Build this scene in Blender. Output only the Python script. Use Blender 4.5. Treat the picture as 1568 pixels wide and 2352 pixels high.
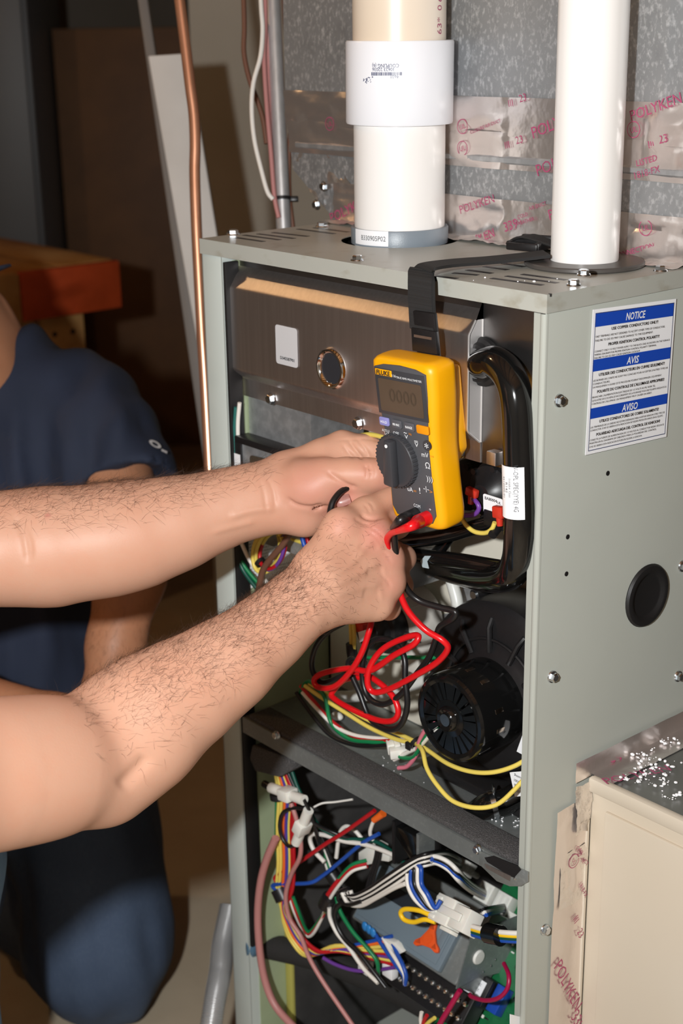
import bpy, bmesh, math, random
import numpy as np
from mathutils import Vector, Matrix
random.seed(7); np.random.seed(7)
for o in list(bpy.data.objects): bpy.data.objects.remove(o)
scene = bpy.context.scene
COL = scene.collection
# ------------------------------------------------------------ camera
CAM = np.array([0.7523, -0.8577, 1.3190])
FWD = np.array([-0.7213, 0.6163, -0.3159])
YAW, PITCH, ROLL, FPX = 2.4345, 0.3214, -0.0149, 3329.73
FWD = np.array([math.cos(PITCH)*math.cos(YAW), math.cos(PITCH)*math.sin(YAW), -math.sin(PITCH)])
_r = np.array([math.sin(YAW), -math.cos(YAW), 0.0]); _u = np.cross(_r, FWD)
RGT = math.cos(ROLL)*_r + math.sin(ROLL)*_u
UPV = -math.sin(ROLL)*_r + math.cos(ROLL)*_u
cd = bpy.data.cameras.new('camera'); cam = bpy.data.objects.new('camera', cd); COL.objects.link(cam)
M = Matrix(((RGT[0], UPV[0], -FWD[0], CAM[0]), (RGT[1], UPV[1], -FWD[1], CAM[1]), (RGT[2], UPV[2], -FWD[2], CAM[2]), (0, 0, 0, 1)))
cam.matrix_world = M
cd.sensor_fit = 'VERTICAL'; cd.sensor_height = 36.0; cd.sensor_width = 24.0
cd.lens = FPX/2352*36.0
cd.clip_start = 0.02; cd.clip_end = 60
cd.dof.use_dof = True; cd.dof.focus_distance = 1.27; cd.dof.aperture_fstop = 7.1
scene.camera = cam
# ------------------------------------------------------------ world, exposure and the main light
W = bpy.data.worlds.new('world'); scene.world = W; W.use_nodes = True
W.node_tree.nodes['Background'].inputs[0].default_value = (1.0, .82, .62, 1)
W.node_tree.nodes['Background'].inputs[1].default_value = 0.02
scene.view_settings.view_transform = 'Standard'; scene.view_settings.look = 'None'
scene.view_settings.exposure = 0.0; scene.view_settings.gamma = 1.0
scene.view_settings.use_curve_mapping = False
ld = bpy.data.lights.new('camera_flash', 'POINT'); ld.energy = 86.0; ld.color = (.985, 1.0, 1.0); ld.shadow_soft_size = 0.022
flash = bpy.data.objects.new('camera_flash', ld); COL.objects.link(flash)
flash.location = Vector(CAM - RGT*0.23 + UPV*0.06 + FWD*0.0)

# pixel of the photograph -> point on a world plane / at a distance
def ray(x, y): return FWD + RGT*((x-784)/FPX) - UPV*((y-1176)/FPX)
def py(x, y, Y): d = ray(x, y); return CAM + d*((Y-CAM[1])/d[1])
def pz(x, y, Z): d = ray(x, y); return CAM + d*((Z-CAM[2])/d[2])
def pxx(x, y, X): d = ray(x, y); return CAM + d*((X-CAM[0])/d[0])
def pd(x, y, D): return CAM + ray(x, y)*D
def V(p): return np.array(p, float)
def unit(v): v = V(v); return v/np.linalg.norm(v)

# ------------------------------------------------------------ materials
MATS = {}
def mat(name, col, rough=.5, metal=0.0, spec=.5, noise=None, bump=None, coat=0, sss=0, emit=None, alpha=None, trans=0, aniso=0):
    """noise=(scale, amount, colour2) mixes a second colour; bump=(scale, strength, detail)"""
    if name in MATS: return MATS[name]
    m = bpy.data.materials.new(name); m.use_nodes = True; nt = m.node_tree; b = nt.nodes['Principled BSDF']
    b.inputs['Base Color'].default_value = (*col, 1); b.inputs['Roughness'].default_value = rough
    b.inputs['Metallic'].default_value = metal; b.inputs['Specular IOR Level'].default_value = spec
    b.inputs['Coat Weight'].default_value = coat
    if aniso: b.inputs['Anisotropic'].default_value = aniso
    if sss:
        b.inputs['Subsurface Weight'].default_value = sss; b.inputs['Subsurface Radius'].default_value = (1, .35, .2); b.inputs['Subsurface Scale'].default_value = .004
    if trans: b.inputs['Transmission Weight'].default_value = trans
    if alpha is not None: b.inputs['Alpha'].default_value = alpha
    if emit: b.inputs['Emission Color'].default_value = (*emit[0], 1); b.inputs['Emission Strength'].default_value = emit[1]
    tc = nt.nodes.new('ShaderNodeTexCoord')
    if noise:
        lays = noise if isinstance(noise, list) else [noise]
        prev = None
        for (sc, amt, c2, *rest) in lays:
            n = nt.nodes.new('ShaderNodeTexNoise'); n.inputs['Detail'].default_value = rest[1] if len(rest) > 1 else 4
            mp = nt.nodes.new('ShaderNodeMapping')
            s3 = sc if isinstance(sc, tuple) else (sc, sc, sc)
            mp.inputs['Scale'].default_value = s3; n.inputs['Scale'].default_value = 1.0
            nt.links.new(tc.outputs['Object'], mp.inputs[0]); nt.links.new(mp.outputs[0], n.inputs['Vector'])
            r = nt.nodes.new('ShaderNodeMapRange'); lo = rest[0] if rest else .4
            r.inputs['From Min'].default_value = lo; r.inputs['From Max'].default_value = lo+.25; r.inputs['To Max'].default_value = amt
            nt.links.new(n.outputs['Fac'], r.inputs['Value'])
            x = nt.nodes.new('ShaderNodeMix'); x.data_type = 'RGBA'
            x.inputs['B'].default_value = (*c2, 1)
            if prev is None: x.inputs['A'].default_value = (*col, 1)
            else: nt.links.new(prev, x.inputs['A'])
            nt.links.new(r.outputs[0], x.inputs['Factor']); prev = x.outputs['Result']
        nt.links.new(prev, b.inputs['Base Color'])
    if bump:
        n = nt.nodes.new('ShaderNodeTexNoise'); n.inputs['Detail'].default_value = bump[2] if len(bump) > 2 else 3
        mp = nt.nodes.new('ShaderNodeMapping'); s3 = bump[0] if isinstance(bump[0], tuple) else (bump[0],)*3
        mp.inputs['Scale'].default_value = s3; n.inputs['Scale'].default_value = 1.0
        nt.links.new(tc.outputs['Object'], mp.inputs[0]); nt.links.new(mp.outputs[0], n.inputs['Vector'])
        bp = nt.nodes.new('ShaderNodeBump'); bp.inputs['Strength'].default_value = bump[1]; bp.inputs['Distance'].default_value = bump[3] if len(bump) > 3 else .002
        nt.links.new(n.outputs['Fac'], bp.inputs['Height']); nt.links.new(bp.outputs[0], b.inputs['Normal'])
    MATS[name] = m; return m

def hexc(h):
    c = [int(h[i:i+2], 16)/255 for i in (0, 2, 4)]
    return tuple(x/12.92 if x <= .04045 else ((x+.055)/1.055)**2.4 for x in c)

# ------------------------------------------------------------ objects
WLOC = {}
def finish(o, label=None, cat=None, group=None, kind=None):
    if label: o['label'] = label
    if cat: o['category'] = cat
    if group: o['group'] = group
    if kind: o['kind'] = kind
    return o
def thing(name, label, cat, loc, group=None, kind=None):
    o = bpy.data.objects.new(name, None); COL.objects.link(o); o.empty_display_size = .02
    o.location = Vector(loc); WLOC[o.name] = V(loc)
    return finish(o, label, cat, group, kind)
def link_mesh(name, me, m, parent=None, smooth=False, origin=None):
    """vertices in world coordinates; the object's origin goes to the base of its bounding box"""
    n = len(me.vertices); co = np.empty(n*3, np.float32); me.vertices.foreach_get('co', co); co = co.reshape(-1, 3).astype(float)
    if origin is None:
        lo, hi = co.min(0), co.max(0); origin = V(((lo[0]+hi[0])/2, (lo[1]+hi[1])/2, lo[2]))
    co -= origin; me.vertices.foreach_set('co', co.astype(np.float32).ravel()); me.update()
    if smooth is not False:
        me.shade_smooth() if smooth is True else me.set_sharp_from_angle(angle=math.radians(smooth))
    for mm in (m if isinstance(m, (list, tuple)) else [m]): me.materials.append(mm)
    o = bpy.data.objects.new(name, me); COL.objects.link(o)
    WLOC[o.name] = V(origin)
    if parent is not None:
        o.parent = parent; o.location = Vector(V(origin)-WLOC[parent.name])
    else: o.location = Vector(origin)
    return o
def obj(name, bm, m, parent=None, smooth=35, label=None, cat=None, group=None, kind=None):
    me = bpy.data.meshes.new(name)
    bmesh.ops.recalc_face_normals(bm, faces=bm.faces)
    if smooth is not False:
        for f in bm.faces: f.smooth = True
    bm.to_mesh(me); bm.free()
    o = link_mesh(name, me, m, parent, smooth if smooth is not True else 60)
    return finish(o, label, cat, group, kind)
def fromdata(name, vs, fs, m, parent=None, smooth=35, **k):
    me = bpy.data.meshes.new(name); me.from_pydata([tuple(map(float, v)) for v in vs], [], fs); me.update()
    o = link_mesh(name, me, m, parent, smooth); return finish(o, **k)

# ------------------------------------------------------------ shapes added to a bmesh
def B(): return bmesh.new()
def add_poly(bm, vs, fs, mi=0):
    v = [bm.verts.new(Vector(p)) for p in vs]
    for f in fs:
        try: bm.faces.new([v[i] for i in f]).material_index = mi
        except ValueError: pass
    return v
def box(bm, lo, hi, bev=0, mi=0, seg=2, frame=None):
    """axis box lo..hi, or in a frame (O,U,V,N)"""
    lo, hi = V(lo), V(hi)
    c = [(x, y, z) for z in (lo[2], hi[2]) for y in (lo[1], hi[1]) for x in (lo[0], hi[0])]
    b2 = bmesh.new(); v = [b2.verts.new(p) for p in c]
    for f in ((0, 2, 3, 1), (4, 5, 7, 6), (0, 1, 5, 4), (2, 6, 7, 3), (0, 4, 6, 2), (1, 3, 7, 5)): b2.faces.new([v[i] for i in f])
    if bev: bmesh.ops.bevel(b2, geom=b2.edges[:], offset=bev, segments=seg, profile=.5, affect='EDGES', clamp_overlap=True)
    merge(bm, b2, frame, mi); b2.free(); return bm
def merge(bm, b2, frame=None, mi=0):
    if frame is not None:
        O, U, Vv, N = [V(a) for a in frame]
    mp = {}
    for v in b2.verts:
        p = V(v.co)
        if frame is not None: p = O+U*p[0]+Vv*p[1]+N*p[2]
        mp[v.index if v.index >= 0 else id(v)] = None
        v.tag = False
    b2.verts.index_update(); nv = []
    for v in b2.verts:
        p = V(v.co)
        if frame is not None: p = O+U*p[0]+Vv*p[1]+N*p[2]
        nv.append(bm.verts.new(Vector(p)))
    for f in b2.faces:
        try: bm.faces.new([nv[v.index] for v in f.verts]).material_index = mi
        except ValueError: pass
def basis(d):
    d = unit(d); a = V((0, 0, 1)) if abs(d[2]) < .9 else V((1, 0, 0))
    u = unit(np.cross(a, d)); return u, np.cross(d, u), d
def cyl(bm, a, b, r, r2=None, n=24, cap=True, mi=0):
    a, b = V(a), V(b); r2 = r if r2 is None else r2; u, v, d = basis(b-a)
    ra = [bm.verts.new(Vector(a+(u*math.cos(t)+v*math.sin(t))*r)) for t in np.linspace(0, 2*math.pi, n, False)]
    rb = [bm.verts.new(Vector(b+(u*math.cos(t)+v*math.sin(t))*r2)) for t in np.linspace(0, 2*math.pi, n, False)]
    for i in range(n): bm.faces.new((ra[i], ra[(i+1) % n], rb[(i+1) % n], rb[i])).material_index = mi
    if cap:
        bm.faces.new(ra[::-1]).material_index = mi; bm.faces.new(rb).material_index = mi
def lathe(bm, o, axis, prof, n=32, mi=0, u0=None, a0=0, a1=2*math.pi):
    """prof: list of (radius, height along axis)"""
    o = V(o); u, v, d = basis(axis)
    if u0 is not None: u = unit(V(u0)-d*np.dot(u0, d)); v = np.cross(d, u)
    full = abs(a1-a0-2*math.pi) < 1e-6
    ts = np.linspace(a0, a1, n, endpoint=not full)
    rings = []
    for (r, h) in prof:
        if r < 1e-7: rings.append([bm.verts.new(Vector(o+d*h))])
        else: rings.append([bm.verts.new(Vector(o+d*h+(u*math.cos(t)+v*math.sin(t))*r)) for t in ts])
    m = n if full else n-1
    for A, Bq in zip(rings[:-1], rings[1:]):
        for i in range(m):
            j = (i+1) % n
            try:
                if len(A) == 1 and len(Bq) > 1: f = bm.faces.new((A[0], Bq[i], Bq[j]))
                elif len(Bq) == 1 and len(A) > 1: f = bm.faces.new((A[i], A[j], Bq[0]))
                elif len(A) > 1: f = bm.faces.new((A[i], A[j], Bq[j], Bq[i]))
                else: continue
                f.material_index = mi
            except ValueError: pass
def catmull(P, k=6):
    P = [V(p) for p in P]
    if len(P) < 3: return [P[0]+(P[-1]-P[0])*t for t in np.linspace(0, 1, 4)]
    Q = [2*P[0]-P[1]]+P+[2*P[-1]-P[-2]]; out = []
    for i in range(1, len(Q)-2):
        a, b, c, d = Q[i-1:i+3]
        for t in np.linspace(0, 1, k, False):
            out.append(.5*((2*b)+(c-a)*t+(2*a-5*b+4*c-d)*t*t+(3*b-a-3*c+d)*t**3))
    out.append(P[-1]); return out
def tube(bm, path, r, n=10, cap=True, mi=0, flat=None, up=None):
    """r number or list; flat=(a,b) elliptical/rect section half sizes along (up x dir, up)"""
    path = [V(p) for p in path]; m = len(path)
    T = [unit(path[min(i+1, m-1)]-path[max(i-1, 0)]) for i in range(m)]
    u, v, _ = basis(T[0])
    if up is not None: v = unit(V(up)-T[0]*np.dot(up, T[0])); u = np.cross(v, T[0])
    rings = []
    for i in range(m):
        u = unit(u-T[i]*np.dot(u, T[i]))
        if up is not None:
            vv = V(up)-T[i]*np.dot(up, T[i])
            if np.linalg.norm(vv) > .15: u = np.cross(unit(vv), T[i])
        v = np.cross(T[i], u); rr = r[i] if isinstance(r, (list, tuple, np.ndarray)) else r
        ring = []
        for t in np.linspace(0, 2*math.pi, n, False):
            if flat:
                c, s = math.cos(t), math.sin(t); e = .4
                x = math.copysign(abs(c)**e, c)*flat[0]; y = math.copysign(abs(s)**e, s)*flat[1]
            else: x, y = rr*math.cos(t), rr*math.sin(t)
            ring.append(bm.verts.new(Vector(path[i]+u*x+v*y)))
        rings.append(ring)
    for A, Bq in zip(rings[:-1], rings[1:]):
        for i in range(n): bm.faces.new((A[i], A[(i+1) % n], Bq[(i+1) % n], Bq[i])).material_index = mi
    if cap:
        bm.faces.new(rings[0][::-1]).material_index = mi; bm.faces.new(rings[-1]).material_index = mi
def prism(bm, poly, ext, mi=0, bev=0, seg=2):
    """poly: 3D points of one face (planar), ext: extrusion vector"""
    poly = [V(p) for p in poly]; ext = V(ext); n = len(poly)
    b2 = bmesh.new()
    a = [b2.verts.new(Vector(p)) for p in poly]; b = [b2.verts.new(Vector(p+ext)) for p in poly]
    b2.faces.new(a); b2.faces.new(b[::-1])
    for i in range(n): b2.faces.new((a[i], b[i], b[(i+1) % n], a[(i+1) % n]))
    bmesh.ops.recalc_face_normals(b2, faces=b2.faces)
    if bev: bmesh.ops.bevel(b2, geom=b2.edges[:], offset=bev, segments=seg, profile=.5, affect='EDGES', clamp_overlap=True)
    merge(bm, b2, None, mi); b2.free()
def rrect(w, h, r, n=5):
    pts = []
    for cx, cy, a in ((w/2-r, h/2-r, 0), (-w/2+r, h/2-r, 90), (-w/2+r, -h/2+r, 180), (w/2-r, -h/2+r, 270)):
        for k in range(n): t = math.radians(a+90*k/(n-1)); pts.append((cx+r*math.cos(t), cy+r*math.sin(t)))
    return pts
def plate(bm, O, U, Vv, w, h, r, t, mi=0, bev=0):
    """rounded rectangle centred at O in directions U,V with thickness t along N = U x V"""
    O, U, Vv = V(O), unit(U), unit(Vv); N = np.cross(U, Vv)
    prism(bm, [O+U*x+Vv*y for x, y in rrect(w, h, r)], N*t, mi, bev)
def sphere(bm, c, r, n=12, mi=0, s=(1, 1, 1)):
    prof = [(math.sin(a), -math.cos(a)) for a in np.linspace(0, math.pi, n//2+2)]
    c = V(c); rings = []
    for (q, h) in prof:
        if q < 1e-6: rings.append([bm.verts.new(Vector(c+V((0, 0, h*r*s[2]))))])
        else: rings.append([bm.verts.new(Vector(c+V((q*r*s[0]*math.cos(t), q*r*s[1]*math.sin(t), h*r*s[2])))) for t in np.linspace(0, 2*math.pi, n, False)])
    for A, Bq in zip(rings[:-1], rings[1:]):
        for i in range(n):
            j = (i+1) % n
            if len(A) == 1: f = bm.faces.new((A[0], Bq[i], Bq[j]))
            elif len(Bq) == 1: f = bm.faces.new((A[i], A[j], Bq[0]))
            else: f = bm.faces.new((A[i], A[j], Bq[j], Bq[i]))
            f.material_index = mi
# ------------------------------------------------------------ lettering
_tc = {}
def glyphs(s, bold=0.0, shear=0.0):
    key = (s, bold, shear)
    if key not in _tc:
        c = bpy.data.curves.new('lettering_curve', 'FONT'); c.body = s; c.size = 1.0; c.offset = bold; c.shear = shear; c.resolution_u = 2
        o = bpy.data.objects.new('lettering_tmp', c); COL.objects.link(o)
        dg = bpy.context.evaluated_depsgraph_get(); me = bpy.data.meshes.new_from_object(o.evaluated_get(dg))
        vs = np.array([v.co[:2] for v in me.vertices]).reshape(-1, 2); fs = [tuple(p.vertices) for p in me.polygons]
        bpy.data.objects.remove(o); bpy.data.curves.remove(c); bpy.data.meshes.remove(me)
        _tc[key] = (vs, fs)
    return _tc[key]
def text_into(acc, s, size, x, y, ang=0, align='C', width=None, bold=0.0, shear=0.0):
    """append the lettering to acc=[verts2d, faces] at local 2D x,y"""
    vs, fs = glyphs(s, bold, shear)
    if not len(vs): return
    v = vs.copy(); w = v[:, 0].max()
    v[:, 0] -= {'C': w/2, 'L': 0, 'R': w}[align]; v[:, 1] -= .35
    sx = size if width is None else width/w
    v = v*[sx, size]; a = math.radians(ang); c, sn = math.cos(a), math.sin(a)
    v = np.stack([v[:, 0]*c-v[:, 1]*sn+x, v[:, 0]*sn+v[:, 1]*c+y], 1)
    off = len(acc[0]); acc[0].extend(v.tolist()); acc[1].extend([tuple(i+off for i in f) for f in fs])
def rect_into(acc, x0, y0, x1, y1, ang=0, cx=0, cy=0):
    off = len(acc[0]); q = [(x0, y0), (x1, y0), (x1, y1), (x0, y1)]
    a = math.radians(ang); c, s = math.cos(a), math.sin(a)
    acc[0].extend([[x*c-y*s+cx, x*s+y*c+cy] for x, y in q]); acc[1].append((off, off+1, off+2, off+3))
def ring_into(acc, x, y, r0, r1, n=24, sx=1, sy=1):
    off = len(acc[0])
    for k in range(n):
        t = 2*math.pi*k/n; acc[0].append([x+r0*sx*math.cos(t), y+r0*sy*math.sin(t)]); acc[0].append([x+r1*sx*math.cos(t), y+r1*sy*math.sin(t)])
    for k in range(n):
        j = (k+1) % n; acc[1].append((off+2*k, off+2*k+1, off+2*j+1, off+2*j))
def flat(name, acc, O, U, Vv, m, parent, lift=.0003, fn=None):
    """print acc (2D) on the plane O,U,V; fn maps (x,y)->3D instead"""
    if not acc[0]: return None
    if fn is None:
        O, U, Vv = V(O), unit(U), unit(Vv); N = np.cross(U, Vv)
        vs = [O+U*x+Vv*y+N*lift for x, y in acc[0]]
    else: vs = [fn(x, y) for x, y in acc[0]]
    return fromdata(name, vs, acc[1], m, parent, False)
# ------------------------------------------------------------ wires
def wire(name, label, pts, r, m, cat='wire', group=None, k=6, n=8, parent=None):
    """pts (px, py, worldY) -> smooth tube"""
    P = catmull([py(a, b, c) for a, b, c in pts], k); bm = B(); tube(bm, P, r, n)
    return obj(name, bm, m, parent, 60, label, cat if parent is None else None, group)
# ------------------------------------------------------------ materials used all over
m_floor = mat('concrete_floor', hexc('b8a890'), .7, noise=[(1.6, .5, hexc('968773')), (6, .5, hexc('cbbba2')), (2.3, .9, hexc('a4622f'), .64)], bump=(60, .25, 4))
m_wallb = mat('drywall_paint', hexc('8d8378'), .8, noise=(2, .4, hexc('77705f')))
m_wallw = mat('white_board_paint', hexc('e2ded9'), .6, noise=(5, .4, hexc('b9b3ab')))
m_brown = mat('brown_panel', hexc('6a4a2e'), .6, noise=[((1.2, 1.2, .5), .8, hexc('4f3524')), (9, .4, hexc('7d5734'))])
m_dark = mat('dark_grey_enamel', hexc('5c5e60'), .45, noise=(3, .3, hexc('4c4e50')))
m_joist = mat('joist_wood', hexc('b07a3e'), .7, noise=[((1.5, 14, 14), .8, hexc('8a5a2b'))])
m_sub = mat('subfloor_wood', hexc('9a6a38'), .75, noise=((3, 3, 9), .7, hexc('7a5127')))
m_bench = mat('bench_wood', hexc('c08a48'), .55, noise=[((2, 16, 16), .85, hexc('9a6428')), (5, .5, hexc('d8b27c'))])
m_benchred = mat('bench_red_paint', hexc('b5451c'), .5, noise=(20, .5, hexc('96360f')))
m_cab = mat('furnace_grey_enamel', hexc('a9aca4'), .42, spec=.35, bump=(900, .06, 2, .0004), noise=(14, .12, hexc('9a9d95')))
m_cabdirt = mat('furnace_lid_enamel', hexc('adaea6'), .36, spec=.4, noise=[(14, .15, hexc('9a9d95')), ((38, 30, 60), .7, hexc('857a63'), .56, 6)], bump=(900, .06, 2, .0004))
m_galv = mat('galvanised_steel', (.44, .45, .46), .45, .75, noise=[(90, .85, (.62, .63, .64), .42, 6), (7, .5, (.34, .34, .35), .5)])
m_galvp = mat('plenum_galvanised', (.36, .37, .38), .5, .72, noise=[((330, 330, 210), .95, (.74, .75, .76), .50, 5), ((70, 70, 50), .6, (.27, .275, .28), .5), (5, .4, (.5, .51, .52), .5)])
m_dgalv = mat('dull_galvanised_deck', (.30, .32, .315), .42, .6, noise=[(220, .7, (.42, .44, .435), .52), (12, .5, (.2, .215, .21))])
m_alum = mat('brushed_aluminised_steel', (.58, .53, .51), .42, 1.0, noise=((260, 260, 6), .5, (.68, .63, .61), .4), bump=((700, 700, 12), .10, 2, .0004))
m_chrome = mat('chrome', (.8, .8, .8), .08, 1.0)
m_zinc = mat('zinc_screw', (.66, .70, .74), .22, 1.0)
m_alfoil = mat('aluminium_foil_tape', (.86, .80, .77), .3, .92, bump=(22, .6, 4, .004))
m_foilw = mat('crumpled_foil_tape', (.84, .80, .77), .3, .92, bump=(34, .9, 5, .007))
m_copper = mat('copper_tube', (.93, .48, .30), .34, .85, noise=(30, .5, (.80, .38, .22)))
m_pvc = mat('white_pvc', hexc('f2efec'), .28, noise=(9, .15, hexc('e2dcd4')))
m_pvcc = mat('cream_pvc', hexc('eadccb'), .32, noise=((4, 4, 2), .5, hexc('d8c2a4')))
m_pvcw = mat('coupling_pvc', hexc('eeeff4'), .3)
m_gcol = mat('grey_collar_plastic', hexc('7d8790'), .35, bump=(1500, .25, 2, .0005))
m_black = mat('black_plastic', hexc('1b1a1b'), .38, noise=(300, .2, hexc('262527')))
m_blackg = mat('glossy_black_paint', (.006, .006, .006), .12, coat=.3)
m_rubber = mat('black_rubber', hexc('161516'), .55)
m_web = mat('black_webbing', hexc('232222'), .85, bump=((1, 1, 900), .5, 1, .001))
m_foam = mat('black_foam', hexc('4c4a4a'), .95, noise=(700, .8, hexc('767374'), .5), bump=(800, .9, 3, .003))
m_white = mat('white_plastic', hexc('e8e6e0'), .4)
m_label = mat('label_paper', hexc('f2f3f6'), .5)
m_ink = mat('black_ink', hexc('1d1d22'), .6)
m_inkb = mat('navy_ink', hexc('333c63'), .6)
m_blue = mat('blue_print', hexc('1246b4'), .5)
m_wink = mat('white_ink', hexc('eceff2'), .5)
m_red = mat('tape_red_print', hexc('a8486c'), .5)
m_pgreen = mat('pale_green_liner', hexc('a3b08e'), .6, noise=(40, .2, hexc('93a07f')))
m_cream = mat('cream_enamel', hexc('d9d3c4'), .5, noise=(30, .15, hexc('cbc4b2')))
m_return = mat('return_box_paint', hexc('cfc4b3'), .42, noise=[(3, .4, hexc('c8b79f')), (42, .9, hexc('8c6a45'), .745), (75, .8, hexc('6a5a48'), .76)])
m_dkint = mat('dark_interior_liner', hexc('3c3a39'), .9, noise=(25, .6, hexc('232222')))
# ------------------------------------------------------------ the room
def struct(name, bm, m, smooth=False):
    o = obj(name, bm, m, None, smooth); o['kind'] = 'structure'; return o
XL, XR, YF, YB, ZC = -4.1, 2.2, -2.6, 2.75, 2.45
bm = B(); box(bm, (XL, YF, -.06), (XR, YB, 0)); struct('floor', bm, m_floor)
bm = B(); box(bm, (XL, YB, 0), (XR, YB+.1, ZC)); struct('wall_back', bm, m_wallb)
bm = B(); box(bm, (XL-.1, YF, 0), (XL, YB, ZC)); struct('wall_left', bm, m_wallb)
bm = B(); box(bm, (XR, YF, 0), (XR+.1, YB, ZC)); struct('wall_right', bm, m_wallb)
bm = B(); box(bm, (XL, YF-.1, 0), (XR, YF, ZC)); struct('wall_front', bm, m_wallb)
bm = B(); box(bm, (XL, YF, ZC+.2), (XR, YB, ZC+.24)); ceil = struct('ceiling', bm, m_sub)
for i in range(13):                                    # open joists under the subfloor
    x = XL+.25+i*.45
    bm = B(); box(bm, (x-.02, YF, ZC), (x+.02, YB, ZC+.2)); obj('joist', bm, m_joist, ceil, False)
# a bare bulb under the joists, over the floor in front of the workbench
bl = V((-1.75, -.75, 2.22))
t = thing('ceiling_bulb', 'bare round bulb in a white porcelain holder under the joists', 'lamp', bl+V((0, 0, .15)))
bm = B(); lathe(bm, bl, (0, 0, 1), [(0, -.035), (.018, -.031), (.030, -.017), (.033, 0), (.029, .018), (.017, .036), (.013, .05), (0, .05)], 20); obj('bulb', bm, mat('lit_bulb', (1, .8, .5), .4, emit=((1, .62, .28), 10)), t)
bm = B(); lathe(bm, bl, (0, 0, 1), [(0, .15), (.055, .15), (.055, .135), (.03, .12), (.022, .05), (.014, .045), (0, .045)], 20); obj('lamp_holder', bm, m_white, t)
pl = bpy.data.lights.new('bulb_light', 'POINT'); pl.energy = 13; pl.color = (1, .62, .30); pl.shadow_soft_size = .035
po = bpy.data.objects.new('bulb_light', pl); COL.objects.link(po); po.parent = t; po.location = Vector((0, 0, -.20))

# far things at the left
DT = 3.55
o1 = pd(30, 500, DT)                                   # tall dark grey steel cabinet
t = thing('steel_cabinet', 'tall dark grey steel cabinet behind the wooden workbench', 'cabinet', (o1[0]-.28, o1[1]+.3, 0))
c0 = pd(84, 300, 4.25); U = unit(V((RGT[0], RGT[1], 0))); N = V((-U[1], U[0], 0))
def boxU(bm, O, a, b, bev=0, mi=0): box(bm, a, b, bev, mi, frame=(O, U, N, V((0, 0, 1))))
bO = V((c0[0], c0[1], 0))
bm = B(); boxU(bm, bO, (-.70, 0, .05), (0, .5, 2.0), .01); obj('body', bm, m_dark, t)
bm = B(); boxU(bm, bO, (-.69, -.02, .09), (-.355, -.001, 1.97), .006); obj('door', bm, m_dark, t)
bm = B(); boxU(bm, bO, (-.345, -.02, .09), (-.012, -.001, 1.97), .006); d = obj('door', bm, m_dark, t)
bm = B(); boxU(bm, bO, (-.325, -.05, 1.0), (-.305, -.02, 1.16), .004); obj('handle', bm, m_chrome, d)
bm = B(); boxU(bm, bO, (-.69, .02, 0), (-.01, .48, .05)); obj('plinth', bm, m_black, t)
# brown sheet on the far wall, seen between cabinet and leaning board
a = pd(118, 66, 4.45); b = pd(345, 50, 4.45)
pO = V((a[0], a[1], 0)); wpn = float(np.dot(b-a, U))
bm = B(); box(bm, (0, 0, .0), (wpn+.25, .035, a[2]), .004, frame=(pO, U, N, V((0, 0, 1))))
tp = thing('plywood_sheet', 'large dark brown plywood sheet standing against the far wall', 'board', pO)
obj('sheet', bm, m_brown, tp)
for k in (.12, .62): 
    bm = B(); box(bm, (.0, .036, k*a[2]), (wpn+.25, .075, k*a[2]+.09), .003, frame=(pO, U, N, V((0, 0, 1)))); obj('batten', bm, m_joist, tp)

# white painted board that leans behind the furnace
def leanboard(name, label, q, D0, D1, th):
    """q: four photo points (top left, top right, bottom right, bottom left), board from distance D0 at the top to D1 at the bottom"""
    P = [pd(*q[0], D0), pd(*q[1], D0), pd(*q[2], D1), pd(*q[3], D1)]
    n = unit(np.cross(P[1]-P[0], P[3]-P[0]))
    if np.dot(n, FWD) < 0: n = -n
    return P, n*th
tb = thing('leaning_board', 'long white painted board with grey edge leaning behind the furnace', 'board', pd(470, 1000, 2.45)*V((1, 1, 0)))
def to_floor(p, q):
    d = q-p; return p+d*(p[2]/(-d[2]))
P, n = leanboard('', '', [(340, 128), (432, 122), (560, 930), (478, 936)], 2.12, 2.2, .03)
P[2] = to_floor(P[1], P[2]); P[3] = to_floor(P[0], P[3]); 
bm = B(); prism(bm, P, n, bev=.002); obj('board_face', bm, m_wallw, tb)
P2, n2 = leanboard('', '', [(313, -20), (336, -20), (478, 936), (450, 936)], 2.15, 2.24, .02)
P2[2] = to_floor(P2[1], P2[2]); P2[3] = to_floor(P2[0], P2[3])
bm = B(); prism(bm, P2, n2, bev=.002); obj('edge_trim', bm, mat('grey_trim_paint', hexc('77706a'), .6), tb)

# plastered wall end behind the furnace
a = pd(446, 300, 2.85); bO = V((a[0], a[1], 0))
bm = B(); boxU(bm, bO, (0, 0, 0), (.42, .10, ZC)); struct('wall_partition', bm, mat('partition_plaster', hexc('a79f92'), .85, noise=(3, .5, hexc('948c7d'))))
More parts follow.
